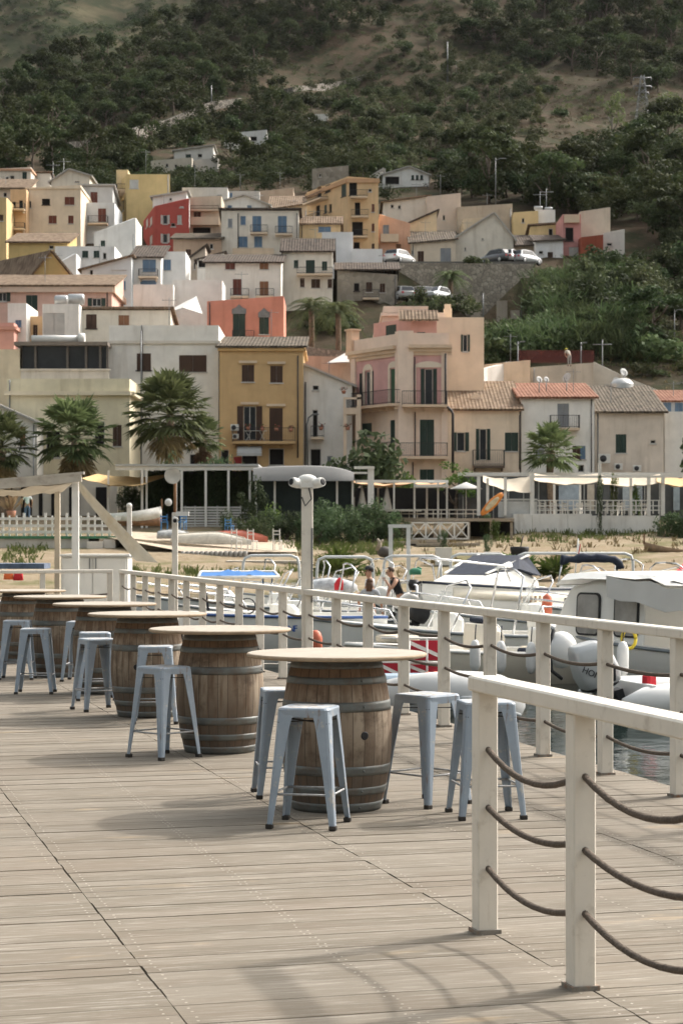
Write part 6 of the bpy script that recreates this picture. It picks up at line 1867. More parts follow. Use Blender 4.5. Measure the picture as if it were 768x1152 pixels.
# grey RIB alongside the boardwalk, bow to the camera -----------------------------
t = boat('inflatable_boat', 'grey inflatable boat lying alongside the boardwalk behind the stools', 24.3, 7.15, -96)
rib(t, 4.2, 1.95, .25, .42, .35, M_TUBE, M_STRIPE)
b = MB(); b.cbox((.9, 0, .6), (.5, 1.2, .35)); b.build('locker', mat('blue_grey_locker', (.24, .31, .38), rough=.6), t, bevel=.03)
b = MB(); b.tube([(2.4, .5, .75), (2.7, .75, .72), (2.9, .85, .3)], .05, 7); b.tube([(2.3, .55, .72), (2.6, .7, .76), (2.8, .9, .5)], .045, 7)
b.build('mooring_line', mat('tan_mooring_line', (.3, .2, .12), var=.4, scale=40), t)

# cabin boat ---------------------------------------------------------------------
t = boat('cabin_boat', 'white cabin boat with rounded dark framed windows and a canvas canopy', *uw(918, 30.2), 110)
t.scale = (1, 1, .92)
# stern outward, bow towards the pier: x grows towards the pier
hull(t, 6.2, 2.3, .72, .32, .3, M_GRP, M_STRIPE, .15, M_GRP, deck_from=.55)
Lc = 4.6
def cab_sect(x, z0, z1, hw): return [V((x, -hw, z0)), V((x, -hw * .94, z1 - .08)), V((x, -hw * .84, z1)), V((x, hw * .84, z1)), V((x, hw * .94, z1 - .08)), V((x, hw, z0))]
b = MB(); b.loft([cab_sect(2.7, .6, 1.9, .98), cab_sect(3.9, .6, 1.9, .98), cab_sect(4.55, .62, 1.76, .93), cab_sect(4.75, .64, 1.5, .9), cab_sect(5.1, .72, 1.0, .8)], smooth=False); cab = b.build('cabin', M_GRP, t, bevel=.02)
b = MB(); b.loft([cab_sect(2.45, 1.905, 2.0, 1.12), cab_sect(4.0, 1.905, 2.03, 1.12), cab_sect(4.6, 1.86, 1.98, 1.06), cab_sect(4.82, 1.78, 1.86, .98)], smooth=False); b.build('roof', M_GRP, t, bevel=.015)
for s in (-1, 1):
 for x0, x1 in ((2.85, 3.35), (3.75, 4.25)):
  def rr_(x0, x1, z0, z1, r, y):
   pts = []
   for cx, cz, a0 in ((x1 - r, z1 - r, 0), (x0 + r, z1 - r, 90), (x0 + r, z0 + r, 180), (x1 - r, z0 + r, 270)):
    for i in range(5): a = R(a0 + 22.5 * i); pts.append(V((cx + r * math.cos(a), y - s * (cz + r * math.sin(a) - .6) * .045, cz + r * math.sin(a))))
   return pts
  b = MB(); b.prism(rr_(x0 - .035, x1 + .035, .9, 1.66, .1, s * .985), (0, s * .02, 0)); wf = b.build('window', M_BLACK, t)
  b = MB(); b.prism(rr_(x0, x1, .935, 1.625, .08, s * 1.003), (0, s * .01, 0)); b.build('pane', mat('hazy_cabin_pane', (.3, .29, .27), rough=.12, var=.35, scale=2, spec=.6), wf)
b = MB(); b.quad((4.87, -.7, 1.35), (4.87, .7, 1.35), (4.66, .7, 1.68), (4.66, -.7, 1.68)); b.quad((4.88, -.7, 1.345), (4.88, .7, 1.345), (4.67, .7, 1.675), (4.67, -.7, 1.675)); b.build('windscreen', M_TINT, t)
b = MB(); sail(b, [(-.1, -1.12, 1.62), (2.6, -1.05, 1.9), (2.6, 1.05, 1.9), (-.1, 1.12, 1.62)], -.14); sail(b, [(.6, 1.2, 1.72), (3.35, 1.17, 1.98), (3.3, 1.2, 1.62), (.6, 1.24, 1.3)], .06); sail(b, [(.6, 1.2, 1.72), (3.35, 1.17, 1.98), (2.9, .2, 2.03), (.4, .2, 1.9)], -.05); sail(b, [(-.1, -1.14, 1.62), (2.6, -1.07, 1.9), (2.6, -1.1, 1.55), (-.1, -1.16, 1.38)], .1)
b.build('canopy', M_WCANVAS, t)
b = MB()
for s in (-1, 1):
 b.tube([(.15, s * 1.05, .75), (.0, s * 1.1, 1.4), (-.05, s * 1.1, 1.62)], .02, 8); b.tube([(1.3, s * 1.05, .75), (1.25, s * 1.08, 1.68)], .02, 8)
b.tube([(.1, -1.05, .75), (.1, -1.1, 1.0), (.1, 1.1, 1.0), (.1, 1.05, .75)], .018, 7)
b.build('frame', M_CHROME, t)
b = MB(); b.tube([(5.0, -.95, .98), (5.3, -.8, 1.25), (6.1, -.15, 1.32), (6.1, .15, 1.32), (5.3, .8, 1.25), (5.0, .95, .98)], .018, 8); b.build('bow_rail', M_CHROME, t)
outboard(t, (-.02, .1, .72), tilt=0, s=1.0, m=M_BLACK)
b = MB(); b.ball((1.0, .4, 1.1), .24, 14, sq=(1, .5, 1)); b.build('radar', M_GRP, t)
b = MB(); b.loft([sect(.8, .75, .18, .35, .3), sect(.8, .75, .6, .35, .3)]); b.build('locker', M_GRP, t)
simple('fender', 'round white fender with a black rope hanging at the cabin boat bow', lambda: 0, lambda b: 0, M_GRP) if False else None
b = MB(); p = P(631, 731, 29.8); b.ball(p, .24, 16, sq=(1, 1, 1.15)); b.tube([p + V((-.12, -.1, .3)), p + V((-.2, -.12, .05)), p + V((-.16, -.15, -.3)), p + V((0, -.18, -.42))], .03, 7, 1)
small('fender', 'round white fender with a black rope at the bow of the cabin boat', 'fender', b, [M_TUBEW, M_BLACK])

# cream console boat with a steering wheel ----------------------------------------
p_ = uw(555, 34)
t = boat('console_boat', 'cream open boat with a steering wheel on its console behind the railing', p_[0], p_[1] + 2.0, 180)
hull(t, 4.6, 1.9, .5, .2, .25, M_GRPY, M_GRP, .2, M_GRP, deck_from=.72)
for x, y, z, sz, mm in ((.7, .6, .5, (.35, .3, .3), M_BLACK), (.55, .1, .45, (.3, .4, .25), mat('blue_grey_locker', (.24, .31, .38))), (1.65, .65, .42, (.25, .25, .35), M_NAVY), (3.75, .2, .75, (.5, .6, .12), M_SEATC), (.9, -.5, .62, (.45, .4, .5), M_GRP)): MB().cbox((x, y, z), sz, .3).build('gear', mm, t, bevel=.03)
b = MB(); b.loft([sect(2.2, 0, .12, .3, .42), sect(2.2, 0, .85, .27, .4), sect(2.25, 0, .98, .2, .38)], smooth=False); cs = b.build('console', M_GRPY, t)
b = MB(); b.cbox((2.2, -.1, 1.03), (.2, .62, .08)); b.build('dash_pad', M_NAVY, cs, bevel=.02)
b = MB(); Mw = Matrix.Translation((1.86, -.12, .8)) @ Matrix.Rotation(R(-68), 4, 'Y')
b.tube([Mw @ V((.17 * math.cos(R(a)), .17 * math.sin(R(a)), 0)) for a in range(0, 361, 24)], .017, 7)
for a in (90, 210, 330): b.tube([Mw @ V((0, 0, -.02)), Mw @ V((.165 * math.cos(R(a)), .165 * math.sin(R(a)), 0))], .012, 6)
b.build('steering_wheel', M_WHITE, cs)
for x, y, sx in ((1.2, 0, .5), (3.1, 0, .5)):
 b = MB(); b.loft([sect(x, y, .12, .26, .5), sect(x, y, .5, .26, .5), sect(x, y, .57, .22, .46)]); b.build('seat', M_SEATC, t)
outboard(t, (-.02, 0, .6), tilt=-35, s=.85, m=mat('dull_cowl', (.3, .3, .3), rough=.4))
b = MB(); b.tube([(.4, -.85, .62), (.4, -.8, 1.35), (.4, .8, 1.35), (.4, .85, .62)], .025, 8); b.build('stern_arch', M_CHROME, t)

# motor yacht with navy band --------------------------------------------------------
p_ = uw(487, 43.5)
t = boat('motor_boat', 'cream motor boat with a navy band and raked dark windscreen', *uw(606, 47.4), 180 + 42)
hull(t, 5.4, 2.1, 1.25, .25, .3, M_GRP, M_NAVY, .4, M_GRP, full=.5, deck_from=.45)
b = MB()
S = hull_lofts(5.4, 2.1, 1.25, .25, .3, 18, .5)
for s in (-1, 1): b.loft([[V((x, s * (h + .008), zs - .1)), V((x, s * (h * .99 + .012), zs - .32)), V((x, s * (h * .99 + .004), zs - .32)), V((x, s * h, zs - .1))] for x, h, zs, _, _ in S[2:-2]], smooth=True)
b.build('cream_band', M_GRPY, t)
b = MB()
for i in range(5):
 x = 2.0 + i * .22
 for s in (-1, 1): b.cbox((x, s * 1.06, 1.05), (.07, .03, .14))
b.build('vents', mat('teak_vent', (.3, .21, .13)), t)
b = MB(); b.loft([cab_sect(1.5, 1.25, 1.52, .8), cab_sect(2.6, 1.25, 1.75, .78), cab_sect(3.3, 1.3, 1.62, .7), cab_sect(4.5, 1.38, 1.43, .4)], smooth=False); b.build('coachroof', M_GRP, t, bevel=.02)
b = MB(); b.loft([[V((1.55, -.86, 1.55)), V((1.55, .86, 1.55)), V((1.75, .62, 2.0)), V((1.75, -.62, 2.0))], [V((2.5, -.8, 1.72)), V((2.5, .8, 1.72)), V((2.1, .58, 2.02)), V((2.1, -.58, 2.02))], [V((3.5, -.5, 1.6)), V((3.5, .5, 1.6)), V((2.6, .5, 1.9)), V((2.6, -.5, 1.9))]], smooth=False); b.build('screen_cover', M_NAVY, t)
b = MB()
for s in (-1, 1): b.beam((1.74, s * .64, 2.02), (3.5, s * .52, 1.63), .06, .03); b.tube([(2.6, s * .6, 1.78), (3.1, s * .56, 1.72)], [.1, .05], 8)
b.build('screen_frame', M_GRP, t)
b = MB(); b.tube([(3.2, -.95, 1.45), (3.4, -.9, 1.8), (5.0, -.3, 1.95), (5.35, 0, 1.98), (5.0, .3, 1.95), (3.4, .9, 1.8), (3.2, .95, 1.45)], .022, 8); b.build('bow_rail', M_CHROME, t)

# boat with blue sun top and lettered hull ------------------------------------------
p_ = uw(240, 37.4)
t = boat('open_boat', 'white open boat with a blue sun top and blue lettering on its side', 37.4, 10.7, 180)
S5 = hull(t, 4.3, 1.8, .95, .1, .25, M_GRP, mat('blue_hull_band', (.05, .1, .25)), .2, M_GRP, deck_from=.8)
b = MB(); b.loft([sect(1.8, 0, .2, .28, .4), sect(1.8, 0, 1.05, .25, .38), sect(1.85, 0, 1.15, .2, .36)], smooth=False); b.build('console', M_GRP, t)
for nm, tx, px in (('lettering', 'SUN', 325), ('lettering', 'F', 336.5), ('lettering', 'AN', 358)):
 X = PXw(px, 37.4); inv = t.matrix_basis.inverted(); bpy.context.view_layer.update()
 xl = (t.matrix_basis.inverted() @ V((X, 37.3, WL))).x
 h = np.interp(xl, [q[0] for q in S5], [q[1] for q in S5])
 letters(t, tx, .17 if tx != 'AN' else .16, Matrix.Translation((xl, h * .975 + .012, .72)) @ Matrix.Rotation(R(180), 4, 'Z') @ Matrix.Rotation(R(84), 4, 'X'), mat('blue_letters', (.03, .09, .32)))
c = V(t.location)
t2, inv = root_at('sun_top', 'x', 'x', 268, 660, 40)
bpy.data.objects.remove(t2)
inv = t.matrix_basis.inverted()
b = MB(); sail(b, [inv @ P(223, 650, 40), inv @ P(314, 649, 40), inv @ P(309, 643.5, 42), inv @ P(226, 643.5, 42)], -.03); b.build('sun_top', mat('blue_sun_canvas', (.035, .14, .36), rough=.8, var=.1), t)
b = MB(); q = [inv @ P(223, 650, 40), inv @ P(314, 649, 40), inv @ P(309, 643.5, 42), inv @ P(226, 643.5, 42)]; b.tube(q + [q[0]], .035, 6)
b.build('white_piping', M_WHITE, t)
b = MB(); b.tube([inv @ P(229, 651, 40.2), inv @ P(235, 690, 40.2)], .025, 6); b.build('strut', M_NAVY, t)
for px in (296, 306): b = MB(); b.tube([inv @ P(px, 650, 40.2), inv @ P(px - 1, 700, 40.2)], .015, 6); b.build('strut', M_CHROME, t)
b = MB(); Mw = inv @ Matrix.Translation(P(278, 682, 38.6)) @ Matrix.Rotation(R(70), 4, 'X'); b.tube([Mw @ V((.16 * math.cos(R(a)), .16 * math.sin(R(a)), 0)) for a in range(0, 361, 24)], .014, 6); b.build('steering_wheel', M_BLACK, t)

# boat the people stand in ---------------------------------------------------------
t = boat('dive_boat', 'white dive boat with a clear console screen carrying two standing people', *uw(478, 47.3), 180)
S6 = hull(t, 5.6, 2.2, .45, .3, .3, M_GRP, M_STRIPE, .06, M_GRP, deck_from=.75)
b = MB(); b.loft([sect(3.2, -.1, .06, .35, .5), sect(3.2, -.1, .78, .3, .48), sect(3.25, -.1, .85, .22, .45)], smooth=False); b.build('console', M_GRP, t)
b = MB(); b.tube([(.5, -1.0, .5), (.5, -.95, 1.3), (.4, 0, 1.38), (.5, .95, 1.3), (.5, 1.0, .5)], .03, 8); b.tube([(.7, -1.0, .5), (.62, -.95, 1.26)], .022, 7); b.build('arch', M_CHROME, t)
b = MB(); b.tube([(1.4, -1.05, .46), (1.3, -1.0, .95), (.2, -1.0, .95), (.1, -1.05, .44)], .02, 8); b.tube([(1.4, 1.05, .46), (1.3, 1.0, .95), (.2, 1.0, .95), (.1, 1.05, .44)], .02, 8); b.build('grab_rail', M_CHROME, t)
t = boat('console_boat', 'small white open boat with a clear windscreen and cream seats nearest the dive boat', *uw(455, 40.6), 180)
hull(t, 4.2, 1.8, .62, .3, .25, M_GRP, M_STRIPE, .1, M_SEATC, deck_from=.7)
b = MB(); b.loft([sect(2.0, 0, .1, .3, .55), sect(2.0, 0, .78, .28, .52)], smooth=False); b.build('console', M_GRPY, t)
b = MB(); b.loft([[V((1.85, -.6, .78)), V((1.85, .6, .78)), V((1.83, .6, .78)), V((1.83, -.6, .78))], [V((2.0, -.55, 1.36)), V((2.0, .55, 1.36)), V((1.98, .55, 1.36)), V((1.98, -.55, 1.36))]], smooth=False); b.build('windscreen', M_SCREEN, t)
b = MB(); b.tube([(1.84, -.6, .78), (1.99, -.56, 1.37), (1.99, .56, 1.37), (1.84, .6, .78)], .02, 7); b.build('screen_frame', M_CHROME, t)
b = MB(); b.loft([sect(1.1, 0, .1, .25, .6), sect(1.1, 0, .5, .25, .6), sect(1.1, 0, .56, .2, .55)]); b.build('seat', M_SEATC, t)
outboard(t, (-.02, 0, .6), s=.8, m=M_BLACK, tilt=-20)

# further open boats along the floating pier ---------------------------------------
tag(MB().box((-19, 63, -1.2), (7.5, 64.6, -.35)).build('floating_pier', mat('pier_concrete', (.38, .36, .32), var=.2)), kind='structure')
k0 = None
for i, (px, Yb, lab, hd) in enumerate(((250, 53, 'white open boat moored behind the blue sun top', 176), (312, 50, 'white open boat whose bow rail shows left of the agave', 170), (376, 54, 'white open boat lying behind the man in the cap', 185), (538, 56, 'white open boat lying before the bare arches right of the console boat', 178), (600, 42, 'white open boat between the navy banded boat and the cabin boat', 172), (655, 53, 'white open boat behind the cabin boat roof with a rolled canvas', 182), (745, 54, 'white open boat far right behind the canvas canopy', 178), (735, 38.5, 'white open boat with a raised motor seen under the canvas canopy', 181), (430, 57, 'white open boat on the far side of the two standing men', 186), (500, 37.5, 'white open boat lying between the dive boat and the cream console boat', 177), (690, 46, 'white open boat whose frame shows just over the cabin boat roof', 184), (330, 44.5, 'white open boat directly behind the tall camera post', 174))):
 p = uw(px, Yb)
 if k0 is None:
  k0 = boat('open_boat', lab, p[0], p[1] + 2.2, 0, 'white open boats moored off the boardwalk'); k0.rotation_euler[2] = math.atan2(W.y, W.x) + R(hd)
  hull(k0, 4.8, 1.9, .62, .35, .25, M_GRP, M_STRIPE, .12, M_GRP, deck_from=.66)
  b = MB(); b.loft([sect(2.1, 0, .12, .28, .42), sect(2.1, 0, .9, .25, .4), sect(2.15, 0, 1.02, .18, .36)], smooth=False); b.build('console', M_GRP, k0)
  b = MB(); b.loft([sect(1.2, 0, .12, .25, .5), sect(1.2, 0, .5, .25, .5), sect(1.2, 0, .6, .2, .46)]); b.build('seat', M_SEATC, k0)
  b = MB(); b.tube([(3.2, -.75, .75), (3.4, -.7, 1.1), (4.5, -.2, 1.25), (4.72, 0, 1.27), (4.5, .2, 1.25), (3.4, .7, 1.1), (3.2, .75, .75)], .02, 7); b.build('bow_rail', M_CHROME, k0)
  b = MB()
  for s in (-1, 1): b.tube([(1.1, s * .85, .64), (.9, s * .85, 1.7), (.95, s * .5, 1.82), (.95, 0, 1.84)], .02, 7); b.tube([(2.3, s * .85, .66), (1.9, s * .85, 1.5), (1.75, 0, 1.62)], .018, 7)
  b.build('frame', M_CHROME, k0)
  b = MB(); b.loft([[V((2.35, -.42, 1.0)), V((2.35, .42, 1.0)), V((2.33, .42, 1.0)), V((2.33, -.42, 1.0))], [V((2.15, -.36, 1.42)), V((2.15, .36, 1.42)), V((2.13, .36, 1.42)), V((2.13, -.36, 1.42))]], smooth=False); b.build('windscreen', M_SCREEN, k0)
  b = MB(); b.loft([sect(3.5, 0, .66, .45, .5), sect(3.5, 0, .78, .42, .46)]); b.build('sun_pad', M_SEATC, k0)
  outboard(k0, (-.02, 0, .62), tilt=-30, s=.9, m=M_WHITE)
 else:
  dup(k0, D(p[0], p[1] + 2.2, WL), math.atan2(W.y, W.x) + R(hd), lab, 'white open boats moored off the boardwalk')
for i, (u0, w0, z0, u1, w1, z1, lab) in enumerate(((25.4, 5.6, .02, 25.4, 9.6, -.3, 'slack mooring line to the white inflatable boat'), (32.5, 5.6, .02, 32.2, 8.6, -.1, 'slack mooring line to the cream console boat'), (30.2, 5.6, .02, 30.9, 8.4, -.1, 'second slack mooring line crossing to the cream console boat'), (36.4, 5.6, .02, 37.2, 6.7, .1, 'short mooring line to the boat with the blue sun top'))):
 b = MB(); b.tube(sagrope(D(u0, w0, z0), D(u1, w1, z1), .25), .014, 6); small('mooring_line', lab, 'rope', b, mat('pale_rope', (.36, .33, .28), var=.3, scale=40))
for px, Yb, y0, lab in ((534, 32.2, 738, 'left of the white fenders along the cream console boat'), (563, 32.5, 739, 'middle white fender along the cream console boat'), (597, 32.8, 740, 'right of the white fenders along the cream console boat'), (700, 28.6, 742, 'white fender on the side of the cabin boat by the yellow loop')):
 b = MB(); q = tuple(P(px, y0, Yb)); b.lathe([(.015, .26), (.05, .24), (.085, .15), (.085, -.15), (.05, -.24), (.015, -.26)], 14, q); b.tube([V(q) + V((0, 0, .25)), V(q) + V((.02, .05, .5))], .01, 5, 1); small('fender', lab, 'fender', b, [M_TUBEW, M_NAVY])
# rolled navy canvas on its frame, boat behind the cabin
t, inv = root_at('rolled_sun_top', 'rolled navy canvas sun top on a steel frame behind the cabin boat', 'canvas', 665, 660, 50)
b = MB(); pr = random.Random(2); pts = [P(630 + i * 5, 629.5 + .6 * math.sin(i * 2.1) + (-1.5 if 3 < i < 11 else 0), 50) for i in range(13)] + [P(696, 634, 50), P(697, 640, 50)]
b.tube(pts, [.08 + pr.uniform(0, .05) for _ in pts], 9); b.build('canvas_roll', M_NAVY, t, M=inv)
b = MB(); b.tube([P(694, 634, 50), P(692, 662, 50)], .022, 6); b.tube([P(632, 631, 50), P(626, 664, 50)], .022, 6); b.build('frame', M_CHROME, t, M=inv)
b = MB(); b.tube([P(650, 606, 55), P(646, 650, 55)], .02, 6); t, inv = root_at('flag_pole', 'thin pole with a small green white and red flag behind the rolled canvas', 'flag', 648, 650, 55)
b.build('pole', M_WHITE, t, M=inv)
b = MB()
for i, mm in enumerate(range(3)):
 b.quad(P(649.5 + i * 1.1, 611 + i * .4, 55), P(650.6 + i * 1.1, 611.4 + i * .4, 55), P(648.6 + i * 1.1, 624, 55), P(647.5 + i * 1.1, 623.5, 55), i)
b.build('cloth', [mat('flag_green', (.03, .2, .08)), M_WHITE, M_REDF], t, M=inv)
simple('tent_top', 'red cloth peak at the right edge beyond the cabin boat', 'tent', lambda b: b.add([P(752, 650, 56), P(792, 650, 56), P(792, 650, 59), P(752, 650, 59), P(774, 628, 57.5)], [(0, 1, 4), (1, 2, 4), (2, 3, 4), (3, 0, 4), (3, 2, 1, 0)]), M_REDF)

# white tubular arches on the floating pier
M_TUBEP = mat('white_tube_paint', (.7, .7, .68), rough=.4, var=.05)
for i, (xa, xb, ya, lab) in enumerate(((272, 338, 625, 'first white tubular arch, left of the camera post'), (355, 421, 626.5, 'second white tubular arch, right of the camera post'), (430, 497, 625.5, 'third white tubular arch, behind the tall white gate frame'), (505, 573, 623.5, 'fourth white tubular arch, above the dark windscreen'), (579, 713, 622.5, 'widest white tubular arch, on the right over the rolled canvas'))):
 Yp = 63.6; zt = PZ(ya, Yp); x0, x1 = PXw(xa, Yp), PXw(xb, Yp); z0 = -.35; r_ = .25
 t = thing('tubular_arch', lab, 'arch', ((x0 + x1) / 2, Yp, z0), 0, 'white tubular arches on the floating pier'); h = (x1 - x0) / 2; H_ = zt - z0
 MB().tube([(-h, 0, 0), (-h + .05, 0, H_ - r_), (-h + .1, 0, H_ - .08), (-h + .3, 0, H_), (h - .3, 0, H_), (h - .1, 0, H_ - .08), (h - .05, 0, H_ - r_), (h, 0, 0)],   .045, 10).build('tube', M_TUBEP, t)
 for s in (-1, 1): MB().cbox((s * h, 0, .015), (.22, .22, .03)).build('foot_plate', M_GREYMETAL, t)
t, inv = root_at('gate_frame', 'tall white square gate frame standing on the floating pier', 'gate', 449, 670, 64)
for x0, x1 in ((437, 441.5), (457, 461.5)):
 b = MB(); bx(b, x0, x1, 593.8, 672, 64, .13); b.build('post', M_WHITE, t, M=inv)
b = MB(); bx(b, 436.5, 462, 590, 593.7, 63.98, .16); b.build('lintel', M_WHITE, t, M=inv)
simple('jerry_can', 'green jerry can on the dive boat stern', 'can', lambda b: (b.loft([sect(*P(467, 646.5, 47).xy, PZ(646.5, 47), .14, .1), sect(*P(467, 646.5, 47).xy, PZ(641, 47), .14, .1), sect(*P(467, 646.5, 47).xy, PZ(639, 47), .06, .05)]), b.tube([P(469, 638, 47), P(474, 640, 47)], .02, 6)), mat('green_plastic', (.06, .22, .13), var=.15))

# red dive flag panels on a small raft ----------------------------------------------
p_ = uw(470, 26.2)
t, inv = root_at('dive_flag_rack', 'rack of red panels with a white diagonal stripe on a small raft', 'rack', 466, 775, 26)
b = MB(); bx(b, 425, 512, 776, 784, 25.4, 1.6); b.build('raft', M_GREYMETAL, t, M=inv)
for (x0, x1, y0, y1) in ((461.5, 499, 720.5, 743), (461.5, 499, 747.5, 767.5), (428, 460.5, 746, 767)):
 b = MB(); bx(b, x0, x1, y0, y1, 26, .02); q = b.build('panel', mat('dive_flag_red', (.34, .015, .03), rough=.6, var=.12), t, M=inv)
 b = MB(); hgt = (y1 - y0) * .22; b.prism([P(x0, y0 + .5, 25.985), P(x0, y0 + hgt, 25.985), P(x1, y1 - .5, 25.985), P(x1, y1 - hgt, 25.985)], (0, .01, 0)); b.build('stripe', M_WHITE, q, M=inv)
b = MB()
for px in (460, 480, 500): b.tube([P(px, 718, 25.9), P(px, 776, 25.9)], .014, 6)
for yy in (718, 745, 769): b.tube([P(428, yy, 25.9), P(500, yy, 25.9)], .012, 6)
b.build('frame', M_WHITE, t, M=inv)
t, inv = root_at('float_tray', 'black tray heaped with orange floats before the red panels', 'tray', 476, 776, 25.2)
b = MB(); bx(b, 458, 498, 767, 775, 25.0, .5); b.build('tray', M_BLACK, t, M=inv)
fr_ = random.Random(4)
for i in range(13):
 b = MB(); b.ball(P(464 + fr_.uniform(0, 28), 765 - fr_.uniform(0, 6), 25.05 + fr_.uniform(0, .35)), .06, 10, sq=(1.2, 1, .9)); b.build('float', mat('orange_float', (.75, .17, .06), rough=.5, var=.1), t, M=inv)
simple('fender', 'red orange fender hanging between the railing posts near the nearest barrel', 'fender', lambda b: b.lathe([(.02, .2), (.07, .17), (.1, .08), (.1, -.14), (.05, -.2), (.02, -.22)], 14, tuple(P(355, 724, 30))), mat('orange_fender', (.5, .13, .07), rough=.5))
simple('fender', 'small red orange fender on the boat left of the cabin boat', 'fender', lambda b: b.lathe([(.02, .22), (.08, .17), (.1, .05), (.09, -.15), (.02, -.22)], 14, tuple(P(615, 681, 38))), mat('orange_fender', (.5, .13, .07)))
simple('life_ring', 'yellow loop hung beside the silver outboard', 'life ring', lambda b: b.tube([P(707, 719, 29) + V((.1 * math.cos(R(a)), .02, .14 * math.sin(R(a)))) for a in range(0, 361, 30)], .025, 8), mat('yellow_float', (.65, .5, .05)))
simple('stacked_gear', 'heap of grey and white tarpaulin on the boat left of the man in the cap', 'tarpaulin', lambda b: b.ball(tuple(P(372, 661, 47)), .42, 12, sq=(1.5, .8, .55)), mat('grey_tarp', (.4, .41, .42), var=.5, scale=6, bump=.6))
simple('life_vest', 'red life vest standing on the boat beside the grey tarpaulin', 'life vest', lambda b: (b.loft([sect(*P(381, 660, 46).xy, PZ(664, 46), .1, .07), sect(*P(381, 660, 46).xy, PZ(657, 46), .105, .07), sect(*P(382, 660, 46).xy, PZ(653, 46), .08, .06), sect(*P(382, 660, 46).xy, PZ(650, 46), .035, .03)])), M_REDF)
for px, y0, lab, mm in ((10, 645, 'orange life vest hung on the far end railing', mat('orange_float', (.75, .17, .06))), (21, 646, 'red life vest hung on the far end railing', M_REDF)):
 simple('life_vest', lab, 'life vest', lambda b: (b.loft([sect(*P(px, y0, 36.2).xy, PZ(y0 + 7, 36.2), .09, .05), sect(*P(px, y0, 36.2).xy, PZ(y0, 36.2), .08, .05), sect(*P(px, y0, 36.2).xy, PZ(y0 - 4, 36.2), .05, .04)])), mm)
b = MB(); bx(b, -20, 50, 634, 640, 55, 1.2); small('boat_cover', 'grey blue tarpaulin over gear behind the far end railing', 'tarpaulin', b, mat('blue_tarp', (.13, .16, .22), var=.4, scale=3))


# ------------------------------------------------------------------ people
def skin(name, nodes, edges, m, parent, subdiv=1, extra=None):
 """continuous body grown from a joint graph: nodes (x, y, z, r[, r2])"""
 me = bpy.data.meshes.new(name)
 me.from_pydata([n[:3] for n in nodes], edges, [])
 o = bpy.data.objects.new(name, me); COL.objects.link(o)
 md = o.modifiers.new('s', 'SKIN'); md.use_smooth_shade = True
 sl = me.skin_vertices[0].data
 for i, n in enumerate(nodes):
  sl[i].radius = (n[3], n[4] if len(n) > 4 else n[3]); sl[i].use_root = (i == 0)
 if subdiv:
  s2 = o.modifiers.new('d', 'SUBSURF'); s2.levels = subdiv; s2.render_levels = subdiv
 bpy.context.view_layer.update()
 m2 = bpy.data.meshes.new_from_object(o.evaluated_get(bpy.context.evaluated_depsgraph_get()))
 bpy.data.objects.remove(o); m2.name = name
 if extra:
  bm = bmesh.new(); bm.from_mesh(m2)
  for e in extra:
   t_ = bpy.data.meshes.new('t'); t_.from_pydata(e.v, [], e.f); bm.from_mesh(t_)
  bm.to_mesh(m2); bm.free()
 for p in m2.polygons: p.use_smooth = True
 m2.materials.clear(); m2.materials.append(m)
 q = bpy.data.objects.new(name, m2); COL.objects.link(q); q.parent = parent
 return q


SKIN = mat('tanned_skin', (.36, .2, .13), rough=.6, var=.06, sub=0)


